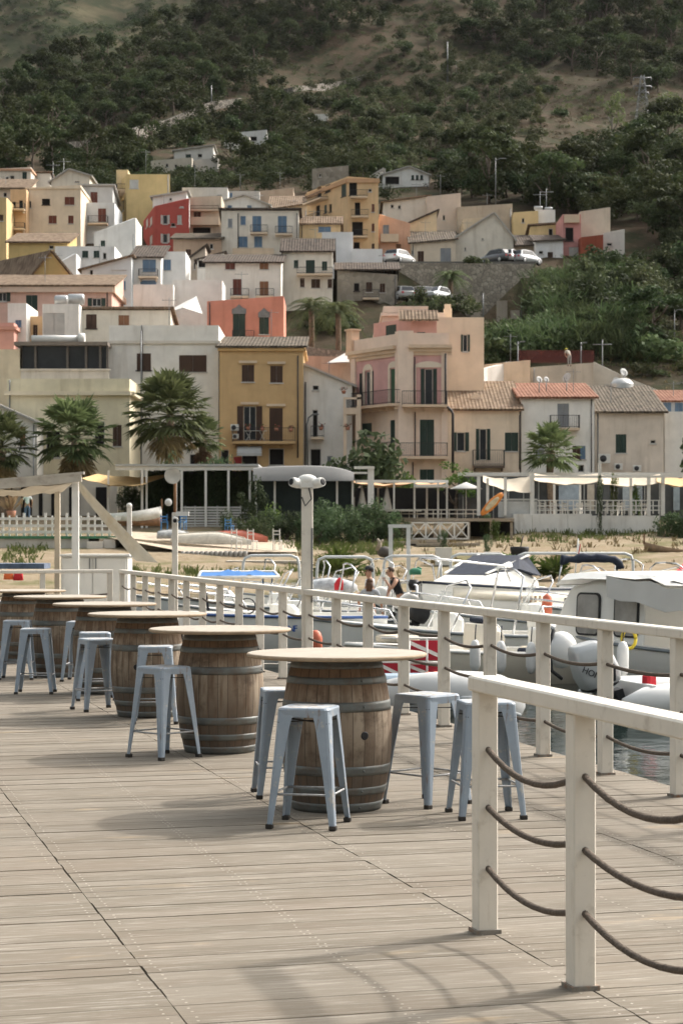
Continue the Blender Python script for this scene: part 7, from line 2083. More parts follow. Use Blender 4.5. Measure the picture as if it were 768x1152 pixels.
def person(label, loc, rz, H=1.75, lean=0, arms=None, shirt=None, trousers=None, sleeveless=False, hair=(.03, .02, .015), long_hair=False, hat=None, shorts=False, sit=False):
 """faces local -Y; lean tips the trunk forward from the hips"""
 t = thing('person', label, 'person', loc, rz)
 k = H / 1.75
 cl, sl = math.cos(R(lean)), math.sin(R(lean))

 def up(x, y, z):      # trunk coordinates above the hip, tipped forward
  dz = z - .93
  return (x * k, (y * cl - dz * sl) * k, (.93 + dz * cl + y * sl) * k)
 N, E = [], []

 def add(p, r, par=None, r2=None):
  N.append((*p, r * k, (r2 or r) * k)); i = len(N) - 1
  if par is not None: E.append((par, i))
  return i
 pel = add((0, 0, .95 * k), .13, None, .105)
 waist = add(up(0, 0, 1.1), .125, pel, .095)
 chest = add(up(0, .01, 1.3), .15, waist, .105)
 sho = add(up(0, .01, 1.43), .11, chest, .085)
 neck = add(up(0, 0, 1.5), .052, sho)
 jaw = add(up(0, -.02, 1.57), .068, neck, .075)
 head = add(up(0, -.005, 1.655), .08, jaw, .095)
 crown = add(up(0, .005, 1.715), .05, head, .06)
 sh_pts = {}
 arms = arms or {-1: [(-.3, .02, 1.15), (-.3, -.12, .93)], 1: [(.3, .02, 1.15), (.3, -.12, .93)]}
 ex = []
 for s in (-1, 1):
  a = add(up(s * .19, .01, 1.41), .058, sho)
  el, wr = arms[s]
  e_ = add(up(*el), .043, a); w_ = add(up(*wr), .028, e_)
  d = (V(up(*wr)) - V(up(*el))).normalized()
  hp = V(up(*wr)) + d * .05 * k
  h_ = add(tuple(hp), .036, w_, .02)
  sh_pts[s] = (up(s * .19, .01, 1.41), up(*el), up(*wr))
  # five fingers, slightly curled, rooted in the palm
  side = d.cross(V((0, 0, 1)));
  side = side.normalized() if side.length > .1 else V((1, 0, 0)); nrm = side.cross(d)
  for i in range(4):
   o0 = hp + side * (i - 1.5) * .019 * k + d * .02; ln = (.066, .078, .073, .056)[i] * k
   f_ = MB(); f_.tube([o0, o0 + d * ln * .5, o0 + d * ln * .85 + nrm * -.012, o0 + d * ln + nrm * -.03], [.009 * k, .0085 * k, .008 * k, .006 * k], 6); ex.append(f_)
  o0 = hp - d * .03 + side * -.03 * k; f_ = MB(); f_.tube([o0, o0 + (d * .6 - side) .normalized() * .035 * k, o0 + (d * .9 - side * .6).normalized() * .062 * k], [.011 * k, .01 * k, .007 * k], 6); ex.append(f_)
  hx = s * .095
  if sit: kn, an, fo = (s * .12, -.42, .9), (s * .12, -.45, .48), (s * .13, -.58, .44)
  else: kn, an, fo = (s * .105, -.02, .5), (s * .11, .03, .08), (s * .125, -.12, .035)
  h2 = add((hx * k, 0, .88 * k), .09, pel)
  q1 = add(tuple(c * k for c in kn), .058, h2); q2 = add(tuple(c * k for c in an), .038, q1); q3 = add(tuple(c * k for c in fo), .04, q2, .03)
  sh_pts['l%d' % s] = ((hx * k, 0, .88 * k), tuple(c * k for c in kn), tuple(c * k for c in an))
 nose = MB(); c = V(up(0, -.105, 1.635)); nose.loft([[c + V((-.012, .02, -.012)) * k, c + V((.012, .02, -.012)) * k, c + V((.0, -.018, -.014)) * k], [c + V((-.006, .02, .035)) * k, c + V((.006, .02, .035)) * k, c + V((0, .008, .035)) * k]], smooth=False); ex.append(nose)
 for s in (-1, 1):
  er = MB(); er.ball(up(s * .082, .005, 1.64), .026 * k, 8, sq=(.35, .7, 1.1)); ex.append(er)
 body = skin('body', N, E, SKIN, t, 1, ex)
 M_eye = mat('eyes', (.02, .015, .012), rough=.2); M_lip = mat('lips', (.25, .09, .07))
 b = MB()
 for s in (-1, 1): b.ball(up(s * .032, -.088, 1.66), .011 * k, 8)
 b.build('eyes', M_eye, t)
 b = MB(); b.ball(up(0, -.088, 1.588), .022 * k, 8, sq=(1, .35, .3)); b.build('mouth', M_lip, t)
 # clothes a little outside the body
 if shirt:
  n2 = [(*up(0, 0, .92), .142 * k, .115 * k), (*up(0, 0, 1.1), .138 * k, .107 * k), (*up(0, .01, 1.3), .162 * k, .116 * k), (*up(0, .01, 1.425), .118 * k, .09 * k), (*up(0, .003, 1.468), .062 * k, .062 * k)]
  e2 = [(0, 1), (1, 2), (2, 3), (3, 4)]
  for s in (-1, 1):
   a, e_, w_ = (V(q) for q in sh_pts[s])
   i = len(n2)
   if sleeveless: n2.append((*a.lerp(e_, .02), .062 * k)); e2.append((3, i))
   else: n2 += [(*a, .068 * k), (*a.lerp(e_, .62), .06 * k)]; e2 += [(3, i), (i, i + 1)]
  skin('shirt', n2, e2, mat('cloth_' + '_'.join('%02d' % (c * 99) for c in shirt), shirt, rough=.9, var=.15, scale=12), t, 1)
 if trousers:
  n2 = [(0, 0, 1.0 * k, .14 * k, .115 * k), (0, 0, .9 * k, .145 * k, .12 * k)]; e2 = [(0, 1)]
  for s in (-1, 1):
   h_, kn, an = (V(q) for q in sh_pts['l%d' % s]); i = len(n2)
   n2 += [(*h_, .1 * k), (*kn, .072 * k)]; e2 += [(1, i), (i, i + 1)]
   if not shorts: n2.append((*kn.lerp(an, .93), .052 * k)); e2.append((i + 1, i + 2))
  skin('trousers', n2, e2, mat('cloth_' + '_'.join('%02d' % (c * 99) for c in trousers), trousers, rough=.9, var=.15, scale=12), t, 1)
 b = MB()
 for s in (-1, 1):
  an = V(sh_pts['l%d' % s][2]); c = an + V((s * .01, -.07, -.035)) * k
  b.ball(c, .07 * k, 10, sq=(.7, 1.75, .6))
 b.build('shoes', mat('dark_shoes', (.05, .045, .04)), t)
 hb = MB(); hc = V(up(0, .016, 1.675)); rs = .099 * k
 hb.ball(hc, rs, 14, sq=(.92, 1.06, .88))
 if long_hair: hb.loft([sect(hc.x, hc.y + .03, hc.z - .02, .095 * k, .075 * k, 2), sect(hc.x, hc.y + .05, hc.z - .12 * k, .1 * k, .06 * k, 2), sect(hc.x, hc.y + .07, hc.z - .26 * k, .075 * k, .04 * k, 2)])
 ho = hb.build('hair', mat('hair_%02d' % int(hair[0] * 99), hair, rough=.7, var=.3, scale=30), t)
 # trim the cap of hair to leave the face free
 me = ho.data; bm = bmesh.new(); bm.from_mesh(me)
 for v_ in bm.verts:
  l = v_.co - hc
  if l.y < -.03 * k and l.z < .045 * k and abs(l.x) < .2: v_.co.y = hc.y - .03 * k + .0 * l.y
  if not long_hair and l.z < -.04 * k: v_.co.z = hc.z - .04 * k
 bm.to_mesh(me); bm.free()
 if hat:
  b = MB(); hc2 = V(up(0, .01, 1.70))
  b.lathe([(.106 * k, -.005), (.108 * k, .03 * k), (.09 * k, .07 * k), (.05 * k, .092 * k), (.01, .098 * k)], 18, hc2)
  if hat[1] == 'cap': b.loft([sect(hc2.x, hc2.y - .1 * k, hc2.z, .075 * k, .075 * k, 2.4), sect(hc2.x, hc2.y - .1 * k, hc2.z + .012, .07 * k, .07 * k, 2.4)])
  else: b.lathe([(.106 * k, -.004), (.135 * k, -.012), (.135 * k, -.004), (.106 * k, .006)], 18, hc2)
  b.build('hat', mat('hat_%02d_%02d' % (int(hat[0][0] * 99), int(hat[0][1] * 99)), hat[0], rough=.7), t)
 return t


FZ = WL + .07
person('man in a dark cap and pale grey T-shirt facing left on the dive boat', (PXw(484, 46.5) if False else PXw(417, 46.4), 46.4, FZ), R(-72), H=1.66, shirt=(.5, .5, .5), trousers=(.05, .05, .06), hat=((.03, .032, .035), 'cap'), lean=4, arms={-1: [(-.28, -.02, 1.17), (-.2, -.26, 1.12)], 1: [(.28, -.05, 1.17), (.2, -.28, 1.1)]})
person('brown haired person in grey seated low in front of the man in the cap', (PXw(416, 45.2), 45.2, FZ - .07), R(165), H=1.5, shirt=(.3, .31, .33), trousers=(.05, .05, .06), hair=(.09, .045, .025), long_hair=True, sit=False, lean=0)
person('man in a black sleeveless top leaning forward with raised bare arm on the boat', (PXw(452, 46.6), 46.6, FZ), R(-78), H=1.72, lean=24, shirt=(.012, .012, .013), trousers=(.015, .015, .018), sleeveless=True, hair=(.06, .035, .02), arms={-1: [(-.26, -.16, 1.2), (-.1, -.3, 1.1)], 1: [(.3, -.2, 1.3), (.12, -.2, 1.5)]})
b = MB(); b.loft([sect(*P(465.5, 660, 46.7).xy, PZ(664, 46.7), .1, .16, 2.4), sect(*P(466, 656, 46.7).xy, PZ(658, 46.7), .15, .2, 2.4), sect(*P(465, 652, 46.7).xy, PZ(652, 46.7), .1, .15, 2.4)]); small('bag', 'black rucksack on the back of the man in the black top', 'bag', b, M_BLACK)
person('waiter in a white T-shirt and jeans standing behind the lattice fence', (PXw(31, 118), 118, PZ(586.5, 118)), R(200), H=1.76, shirt=(.68, .68, .68), trousers=(.1, .13, .2))
yg = PZ(407, 165) - .05
person('workman with a yellow helmet bending on the unfinished terrace', (PXw(640, 164.5), 164.5, PZ(412, 164.5)), R(200), H=1.75, lean=50, shirt=(.45, .42, .36), trousers=(.3, .29, .27), hat=((.55, .5, .03), 'helmet'), arms={-1: [(-.25, -.2, 1.15), (-.15, -.25, .9)], 1: [(.25, -.2, 1.15), (.15, -.25, .9)]})
wallpath('work_net', 'dark red safety net stretched behind the workman', [(PXw(582, 168), 168, PZ(394, 168), PZ(408, 168)), (PXw(668, 168), 168, PZ(394, 168), PZ(408, 168))], .05, clearmat('red_net', (.1, .025, .02), .7, .9))

# ------------------------------------------------------------------ vegetation
def leafmat(name, dark, light, rough=.75, hue=None):
 if name in MATS: return MATS[name]
 m = bpy.data.materials.new(name); m.use_nodes = True
 nt = m.node_tree; N = nt.nodes; L = nt.links; bs = N['Principled BSDF']
 bs.inputs['Roughness'].default_value = rough; bs.inputs['Specular IOR Level'].default_value = .15
 g = N.new('ShaderNodeNewGeometry'); oi = N.new('ShaderNodeObjectInfo')
 nz = N.new('ShaderNodeTexNoise'); nz.inputs['Scale'].default_value = .22; nz.inputs['Detail'].default_value = 3; L.new(g.outputs['Position'], nz.inputs[0])
 a = N.new('ShaderNodeMath'); a.operation = 'MULTIPLY_ADD'; a.inputs[1].default_value = .5; L.new(g.outputs['Random Per Island'], a.inputs[0]); L.new(nz.outputs[0], a.inputs[2])
 mr = N.new('ShaderNodeMapRange'); mr.inputs[1].default_value = .4; mr.inputs[2].default_value = 1.1; L.new(a.outputs[0], mr.inputs[0])
 mx = N.new('ShaderNodeMix'); mx.data_type = 'RGBA'; mx.inputs[6].default_value = (*dark, 1); mx.inputs[7].default_value = (*light, 1); L.new(mr.outputs[0], mx.inputs[0])
 hsv = N.new('ShaderNodeHueSaturation'); L.new(mx.outputs[2], hsv.inputs['Color'])
 m3 = N.new('ShaderNodeMapRange'); m3.inputs[3].default_value = .7; m3.inputs[4].default_value = 1.35; L.new(oi.outputs['Random'], m3.inputs[0]); L.new(m3.outputs[0], hsv.inputs['Value'])
 m4 = N.new('ShaderNodeMapRange'); m4.inputs[3].default_value = .47; m4.inputs[4].default_value = .52; L.new(oi.outputs['Random'], m4.inputs[0]); L.new(m4.outputs[0], hsv.inputs['Hue'])
 L.new(hsv.outputs[0], bs.inputs['Base Color'])
 tr = N.new('ShaderNodeBsdfTranslucent'); L.new(hsv.outputs[0], tr.inputs[0])
 ms = N.new('ShaderNodeMixShader'); ms.inputs[0].default_value = .3; L.new(bs.outputs[0], ms.inputs[1]); L.new(tr.outputs[0], ms.inputs[2])
 L.new(ms.outputs[0], N['Material Output'].inputs[0])
 MATS[name] = m
 return m


L_PINE = leafmat('cloud_shaded_pine_needles', (.022, .034, .014), (.066, .082, .03))  # hill needles kept dark: cloud shadow is put into the leaf colour
L_OAK = leafmat('cloud_shaded_oak_leaves', (.02, .033, .014), (.062, .085, .033))  # same cloud shade painted into the evergreen leaves
L_PALE = leafmat('olive_green_leaves', (.06, .075, .028), (.15, .165, .07))
L_SCRUB = leafmat('scrub_leaves', (.034, .045, .02), (.105, .12, .055))
L_CANE = leafmat('cane_leaves', (.035, .055, .022), (.105, .14, .06))
L_HEDGE = leafmat('oleander_leaves', (.032, .052, .024), (.10, .14, .065))
L_FRESH = leafmat('fresh_green_leaves', (.035, .07, .015), (.12, .18, .045))
L_PALM = leafmat('palm_fronds', (.05, .068, .026), (.16, .19, .082))
L_DRY = leafmat('dry_fronds', (.16, .11, .06), (.32, .23, .13))
L_DRYSC = leafmat('dry_scrub_leaves', (.05, .04, .025), (.12, .095, .06))
L_GRASS = leafmat('dry_grass', (.12, .10, .05), (.24, .2, .1))
L_WEED = leafmat('green_weeds', (.05, .075, .02), (.14, .17, .06))
M_BARK = mat('bark', (.11, .085, .065), rough=1, var=.35, scale=8, bump=.5)
M_BARKG = mat('grey_bark', (.2, .18, .155), rough=1, var=.3, scale=8)
NP = np.random.default_rng(5)


def qmesh(name, arr, m, idx=None):
 """arr: (n, 4, 3) quads"""
 n = len(arr); me = bpy.data.meshes.new(name)
 me.vertices.add(n * 4); me.vertices.foreach_set('co', np.ascontiguousarray(arr, dtype=np.float32).ravel())
 me.loops.add(n * 4); me.loops.foreach_set('vertex_index', np.arange(n * 4, dtype=np.int32))
 me.polygons.add(n); me.polygons.foreach_set('loop_start', np.arange(0, n * 4, 4, dtype=np.int32)); me.polygons.foreach_set('loop_total', np.full(n, 4, dtype=np.int32))
 for k in (m if isinstance(m, (list, tuple)) else [m]): me.materials.append(k)
 if idx is not None: me.polygons.foreach_set('material_index', idx)
 me.update(); me.validate()
 return me


def leaves(pos, out, size, aspect=.6, droop=0.0):
 """quads at pos (n,3) facing roughly out (n,3) with jitter"""
 n = len(pos)
 nrm = out + NP.normal(0, .75, (n, 3)); nrm /= np.linalg.norm(nrm, axis=1)[:, None] + 1e-9
 t = NP.normal(0, 1, (n, 3)); t[:, 2] -= droop; t -= nrm * (t * nrm).sum(1)[:, None]; t /= np.linalg.norm(t, axis=1)[:, None] + 1e-9
 b = np.cross(nrm, t); s = size * NP.uniform(.55, 1.35, (n, 1))
 t, b = t * s, b * s * aspect
 return np.stack([pos - t, pos + b * .9, pos + t, pos - b * .9], 1)


def clumps(cs, rs, per, size, flat=.75, aspect=.6, inner=.35, droop=0):
 out = []
 for c, r in zip(cs, rs):
  d = NP.normal(0, 1, (per, 3)); d /= np.linalg.norm(d, axis=1)[:, None]
  rad = r * (inner + (1 - inner) * NP.uniform(0, 1, (per, 1)) ** .5)
  p = np.array(c) + d * rad * np.array([1, 1, flat])
  out.append(leaves(p, d + np.array([0, 0, .35]), size, aspect, droop))
 return np.concatenate(out)


def crown_shape(kind, seed):
 global NP
 NP = np.random.default_rng(seed); r = random.Random(seed)
 cs, rs = [], []
 if kind == 'pine':       # domed umbrella, uneven
  for i in range(17):
   a = r.uniform(0, 6.28); q = r.random() ** .6 * 2.5
   cs.append((q * math.cos(a), q * math.sin(a), 5.2 + 1.9 * (1 - (q / 2.8) ** 2) + r.uniform(-.7, .5))); rs.append(r.uniform(.75, 1.25))
  return clumps(cs, rs, 62, .24, .7), 4.6
 if kind == 'tall':
  for i in range(18):
   z = r.uniform(2.2, 8.6); q = (1 - abs(z - 4.5) / 6.2) * 1.9 * r.uniform(.4, 1); a = r.uniform(0, 6.28)
   cs.append((q * math.cos(a), q * math.sin(a), z)); rs.append(r.uniform(.6, 1.1))
  return clumps(cs, rs, 58, .24, .8), 5.5
 if kind == 'oak':
  for i in range(18):
   a = r.uniform(0, 6.28); q = r.random() ** .5 * 2.1; z = 2.0 + r.uniform(0, 2.6) * (1 - (q / 3.2) ** 2)
   cs.append((q * math.cos(a), q * math.sin(a), z)); rs.append(r.uniform(.8, 1.3))
  return clumps(cs, rs, 60, .25, .85), 2.4
 if kind == 'bush':
  for i in range(9):
   a = r.uniform(0, 6.28); q = r.random() ** .5 * 1.1; z = .35 + r.uniform(0, .9) * (1 - (q / 1.7) ** 2)
   cs.append((q * math.cos(a), q * math.sin(a), z)); rs.append(r.uniform(.4, .75))
  return clumps(cs, rs, 48, .17, .85), .5
 if kind == 'loose':
  for i in range(16):
   a = r.uniform(0, 6.28); q = r.random() ** .5 * 1.9; z = 3.0 + r.uniform(0, 3.2)
   cs.append((q * math.cos(a), q * math.sin(a), z)); rs.append(r.uniform(.5, .85))
  return clumps(cs, rs, 34, .2, .7), 3.6
 if kind == 'cane':       # reeds: blades arching out of a clump
  n = 330; base = NP.normal(0, .9, (n, 2)); h = NP.uniform(1.4, 3.6, n)
  out = []
  for k in range(3):
   lo = k / 3; hi = (k + 1) / 3
   lean = NP.normal(0, .35, (n, 2))
   p0 = np.column_stack([base + lean * lo ** 2 * 2, h * lo]); p1 = np.column_stack([base + lean * hi ** 2 * 2, h * hi - .25 * (k == 2)])
   wv = NP.normal(0, 1, (n, 3)); wv[:, 2] = 0; wv /= np.linalg.norm(wv, axis=1)[:, None]; wv *= .05
   out.append(np.stack([p0 - wv, p0 + wv, p1 + wv * .6, p1 - wv * .6], 1))
  d = NP.normal(0, .8, (330, 3)) * np.array([1, 1, .9]) + np.array([0, 0, 1.9])
  out.append(leaves(d, NP.normal(0, 1, (330, 3)), .26, .2, 1))
  return np.concatenate(out), 0
 if kind == 'shrub':      # garden shrub / hedge plant
  for i in range(15):
   a = r.uniform(0, 6.28); q = r.random() ** .5 * .8; z = .3 + r.uniform(0, 1.7) * (1 - (q / 1.3) ** 2)
   cs.append((q * math.cos(a), q * math.sin(a), z)); rs.append(r.uniform(.28, .5))
  return clumps(cs, rs, 80, .1, 1.0, .4), .4


def trunk_mesh(kind, h, seed):
 r = random.Random(seed); b = MB()
 x, y = 0, 0; pts = []
 for i in range(5):
  pts.append((x, y, h * i / 4)); x += r.uniform(-.22, .22); y += r.uniform(-.22, .22)
 k = .2 if kind != 'bush' and kind != 'shrub' else .06
 b.tube(pts, [k * (1 - .13 * i) for i in range(5)], 7)
 for i in range(5):
  s = V(pts[2 + i % 3]); a = r.uniform(0, 6.28); ln = h * .35 if h > 1 else .4
  b.tube([s, s + V((math.cos(a) * ln * .6, math.sin(a) * ln * .6, ln * .5)), s + V((math.cos(a) * ln, math.sin(a) * ln, ln * 1.1))], [k * .5, k * .35, k * .15], 5)
 return b


KINDS = {}
def variant(kind, i, lm, bm=None):
 key = (kind, i, lm.name)
 if key not in KINDS:
  arr, h = crown_shape(kind, hash((kind, i)) % 1000 if False else sum(map(ord, kind)) * 7 + i * 31)
  me = qmesh(kind + '_crown', arr, lm)
  tm = None
  if h > 0:
   o = trunk_mesh(kind, h, i).build('trunk', bm or M_BARK); tm = o.data; bpy.data.objects.remove(o)
  KINDS[key] = (me, tm, arr)
 return KINDS[key]


def plant(name, label, cat, kind, i, lm, loc, sc, rz=None, group=None, bm=None, parts=True, crown='crown'):
 me, tm, _ = variant(kind, i, lm, bm)
 sc = sc if isinstance(sc, tuple) else (sc, sc, sc)
 rz = random.uniform(0, 6.28) if rz is None else rz
 if not parts or tm is None:
  o = bpy.data.objects.new(name, me); COL.objects.link(o); o.location = loc; o.rotation_euler = (0, 0, rz); o.scale = sc
  return tag(o, label, cat, group)
 t = thing(name, label, cat, loc, rz, group); t.scale = sc
 for nm, m_ in ((crown, me), ('trunk', tm)):
  o = bpy.data.objects.new(nm, m_); COL.objects.link(o); o.parent = t
 return t


def inpoly(x, y, p):
 c = False; j = len(p) - 1
 for i in range(len(p)):
  if (p[i][1] > y) != (p[j][1] > y) and x < (p[j][0] - p[i][0]) * (y - p[i][1]) / (p[j][1] - p[i][1]) + p[i][0]: c = not c
  j = i
 return c


GR = random.Random(21)
GRID = {}
HOUSES = []
for o in bpy.data.objects:
 if o.get('category') == 'house' and o.parent is None:
  HOUSES.append((o.location.x, o.location.y))


WALLY = [(70, 172), (110, 167), (150, 156), (185, 147), (215, 135), (240, 125), (275, 121), (290, 112), (330, 105), (372, 100), (420, 88)]
CLEAR = [[(165, 176), (250, 160), (304, 146), (304, 178), (250, 203), (165, 207)], [(570, 200), (600, 170), (640, 148), (720, 118), (790, 108), (790, 160), (690, 178), (610, 205)], [(415, 196), (500, 196), (500, 226), (415, 224)]]


def blocked(x, y):
 if 76 < x < 285 and 0 < y - np.interp(x, [q[0] for q in WALLY], [q[1] for q in WALLY]) < 17: return True
 if 285 <= x < 420 and 0 < y - np.interp(x, [q[0] for q in WALLY], [q[1] for q in WALLY]) < 9: return True
 return any(inpoly(x, y, p) for p in CLEAR)


def scatter(poly, n, mind, Y0=165, tall=False):
 """positions on the slope seen inside a photo polygon, at least mind pixels apart"""
 xs = [p[0] for p in poly]; ys = [p[1] for p in poly]; out = []
 for _ in range(n * 14):
  if len(out) >= n: break
  x, y = GR.uniform(min(xs), max(xs)), GR.uniform(min(ys), max(ys))
  if not inpoly(x, y, poly) or (tall and blocked(x, y)) or inpoly(x, y, CLEAR[0]): continue
  if any(abs(x - a) < mind and abs(y - b_) < mind * .6 for a, b_, _ in out): continue
  Y = hit(x, y, Y0)
  if Y is None: continue
  X = PXw(x, Y)
  if any(abs(X - a) < 6.5 and abs(Y - b_) < 7 for a, b_ in HOUSES): continue
  out.append((x, y, Y))
 return out


trees, shrubs = [], []
def region(poly, n, mind, kinds, smin, smax, dest, Y0=165):
 for x, y, Y in scatter(poly, n, mind, Y0, dest is trees):
  k, lm = GR.choice(kinds)
  X = PXw(x, Y); s = GR.uniform(smin, smax)
  dest.append((s / Y, k, GR.randrange(4), lm, (X, Y, ground(X, Y) - .15), (s * GR.uniform(.85, 1.15), s * GR.uniform(.85, 1.15), s * GR.uniform(.8, 1.1)), GR.uniform(0, 6.28)))


D3 = [('pine', L_PINE), ('pine', L_PINE), ('oak', L_OAK), ('oak', L_PINE), ('tall', L_PINE)]
region([(-20, 215), (-20, 110), (30, 98), (75, 82), (130, 52), (185, 28), (250, -10), (330, -20), (430, -25), (455, 0), (400, 35), (330, 70), (262, 112), (180, 140), (85, 162), (0, 195)], 260, 11, D3, .8, 1.25, trees, 200)
region([(-20, 205), (85, 180), (180, 155), (272, 130), (310, 110), (330, 130), (320, 185), (260, 205), (150, 200), (60, 200)], 75, 13, D3, .7, 1.05, trees, 232)
region([(310, 110), (370, 102), (440, 85), (520, 50), (580, 60), (610, 105), (560, 150), (510, 185), (420, 195), (330, 190)], 90, 13, [('oak', L_OAK), ('oak', L_SCRUB), ('pine', L_PINE), ('loose', L_SCRUB)], .55, .95, trees, 225)
region([(270, 120), (440, 80), (620, 60), (640, 140), (540, 200), (300, 200)], 230, 7, [('bush', L_SCRUB), ('bush', L_SCRUB), ('bush', L_OAK)], .8, 1.7, shrubs, 225)
region([(500, 55), (560, 35), (620, 5), (690, -30), (790, -30), (790, 100), (740, 112), (700, 95), (640, 85), (570, 70)], 80, 15, [('pine', L_PINE), ('pine', L_PINE), ('oak', L_PINE)], 1.05, 1.6, trees, 260)
region([(80, 178), (180, 152), (275, 126), (312, 140), (312, 205), (160, 218), (60, 200)], 170, 6, [('bush', L_OAK), ('bush', L_SCRUB)], .8, 1.6, shrubs, 225)
region([(400, 35), (470, 0), (620, -20), (560, 35), (500, 55), (440, 80)], 34, 16, [('oak', L_OAK), ('pine', L_PINE), ('loose', L_SCRUB)], .6, 1.1, trees, 260)
region([(270, 60), (380, 0), (620, -25), (560, 30), (400, 95), (300, 110)], 90, 9, [('bush', L_SCRUB)], .7, 1.5, shrubs, 260)
region([(560, 120), (660, 90), (790, 110), (790, 165), (640, 180), (560, 175)], 60, 10, [('bush', L_SCRUB), ('bush', L_PALE)], .5, 1.2, shrubs, 240)
region([(490, 205), (540, 190), (640, 195), (700, 178), (790, 165), (790, 235), (700, 245), (590, 238), (520, 225)], 62, 14, [('pine', L_PINE), ('oak', L_OAK), ('oak', L_OAK)], .8, 1.2, trees, 222)
region([(600, 240), (700, 235), (790, 225), (790, 300), (700, 300), (690, 275), (620, 262)], 40, 16, [('oak', L_OAK), ('pine', L_PINE), ('oak', L_SCRUB)], .75, 1.1, trees, 205)
region([(690, 275), (790, 285), (790, 375), (740, 378), (690, 372), (620, 365)], 30, 17, [('oak', L_OAK), ('oak', L_SCRUB)], .6, .95, trees, 178)
region([(415, 175), (500, 205), (520, 222), (440, 215)], 14, 12, [('oak', L_OAK), ('loose', L_SCRUB)], .5, .75, trees, 220)
region([(440, 345), (545, 345), (545, 385), (500, 392), (440, 380)], 26, 9, [('bush', L_SCRUB), ('bush', L_OAK)], .6, 1.1, shrubs, 165)
region([(330, 345), (400, 345), (395, 375), (330, 378)], 12, 10, [('bush', L_SCRUB), ('bush', L_OAK)], .8, 1.3, shrubs, 168)
region([(580, 380), (790, 385), (790, 440), (690, 430)], 26, 12, [('bush', L_SCRUB), ('bush', L_PALE)], .4, .9, shrubs, 165)
trees.sort(key=lambda q: -q[0]); shrubs.sort(key=lambda q: -q[0])
LABT = {'pine': 'dark domed pine in the wood on the hill above the town', 'tall': 'dark slender pine in the wood on the hill above the town', 'oak': 'dark rounded evergreen tree on the hill above the town', 'loose': 'thin open crowned tree on the scrubby hill above the town'}
NMT = {'pine': 'pine_tree', 'tall': 'slender_pine_tree', 'oak': 'evergreen_tree', 'loose': 'open_tree'}


def merged(name, lst, label):
 acc = {}
 for _, k, i, lm, loc, sc, rz in lst:
  _, _, arr = variant(k, i, lm)
  a = arr[::2] if k != 'bush' else (arr[::5] if lst is not trees and sc[2] < .81 and loc[1] < 900 else arr[::3])
  cz, sz = math.cos(rz), math.sin(rz)
  p = (a * np.array(sc) * (1.0, 1.0, 1.0))
  p = np.stack([p[..., 0] * cz - p[..., 1] * sz, p[..., 0] * sz + p[..., 1] * cz, p[..., 2]], -1) + np.array(loc)
  acc.setdefault(lm.name, []).append(p)
 ms, ar, ix = [], [], []
 for i, (n_, l_) in enumerate(acc.items()):
  ms.append(MATS[n_]); q = np.concatenate(l_); ar.append(q); ix += [i] * len(q)
 o = bpy.data.objects.new(name, qmesh(name, np.concatenate(ar), ms, ix)); COL.objects.link(o)
 tag(o, kind='stuff')


NT = {}
rest = []
def thick(poly, n, kinds, smin, smax, Y0, sep=3.4, hx=6):
 xs = [p[0] for p in poly]; ys = [p[1] for p in poly]; c = 0; done = []
 for _ in range(n * 4):
  if c >= n: break
  x, y = GR.uniform(min(xs), max(xs)), GR.uniform(min(ys), max(ys))
  if not inpoly(x, y, poly) or blocked(x, y): continue
  Y = hit(x, y, Y0)
  if Y is None: continue
  Y += GR.uniform(-3, 3); X = PXw(x, Y)
  if any(abs(X - a) < hx and -hx < Y - b_ < hx for a, b_ in HOUSES): continue
  if any(abs(X - a) < sep and abs(Y - b_) < sep for a, b_ in done): continue
  done.append((X, Y)); c += 1
  k, lm = GR.choice(kinds); s = GR.uniform(smin, smax)
  rest.append((0, k, GR.randrange(4), lm, (X, Y, ground(X, Y) - .9 * s), (s * 1.15, s * 1.15, s), GR.uniform(0, 6.28)))


KW = [('oak', L_OAK), ('oak', L_PINE), ('pine', L_PINE)]
thick([(-30, 220), (-30, 105), (30, 92), (75, 76), (130, 46), (185, 22), (250, -20), (330, -30), (460, -30), (480, 0), (400, 40), (330, 75), (262, 114), (180, 142), (85, 164), (0, 190)], 430, KW, .8, 1.2, 200)
thick([(-30, 215), (85, 180), (180, 156), (272, 131), (310, 112), (335, 130), (420, 195), (350, 200), (260, 205), (150, 196), (60, 200)], 170, KW, .6, .9, 236)
thick([(300, 112), (440, 82), (520, 50), (590, 60), (620, 105), (570, 160), (500, 195), (420, 198), (330, 195)], 200, [('oak', L_OAK), ('oak', L_SCRUB), ('oak', L_SCRUB)], .45, .8, 230)
thick([(480, 40), (560, 30), (620, 0), (690, -30), (800, -30), (800, 95), (740, 108), (700, 92), (640, 85), (570, 70)], 130, KW, .9, 1.3, 270)
thick([(490, 208), (540, 192), (640, 197), (700, 180), (800, 168), (800, 300), (700, 300), (690, 262), (590, 238), (520, 225)], 120, KW, .7, 1.0, 222)
thick([(640, 285), (800, 275), (800, 385), (740, 382), (700, 375), (715, 310)], 60, [('oak', L_OAK), ('oak', L_SCRUB)], .5, .8, 180)
thick([(40, 222), (60, 190), (180, 190), (340, 185), (430, 192), (440, 226), (340, 218), (200, 226)], 110, KW, .4, .7, 236, 2.6, 4.2)
thick([(420, 222), (500, 205), (560, 205), (600, 225), (700, 225), (700, 262), (600, 235), (520, 226)], 70, KW, .5, .8, 222, 3, 4.2)
thick([(380, 40), (480, -30), (640, -30), (560, 35), (480, 60)], 60, [('oak', L_SCRUB), ('oak', L_OAK)], .4, .8, 280, 5)
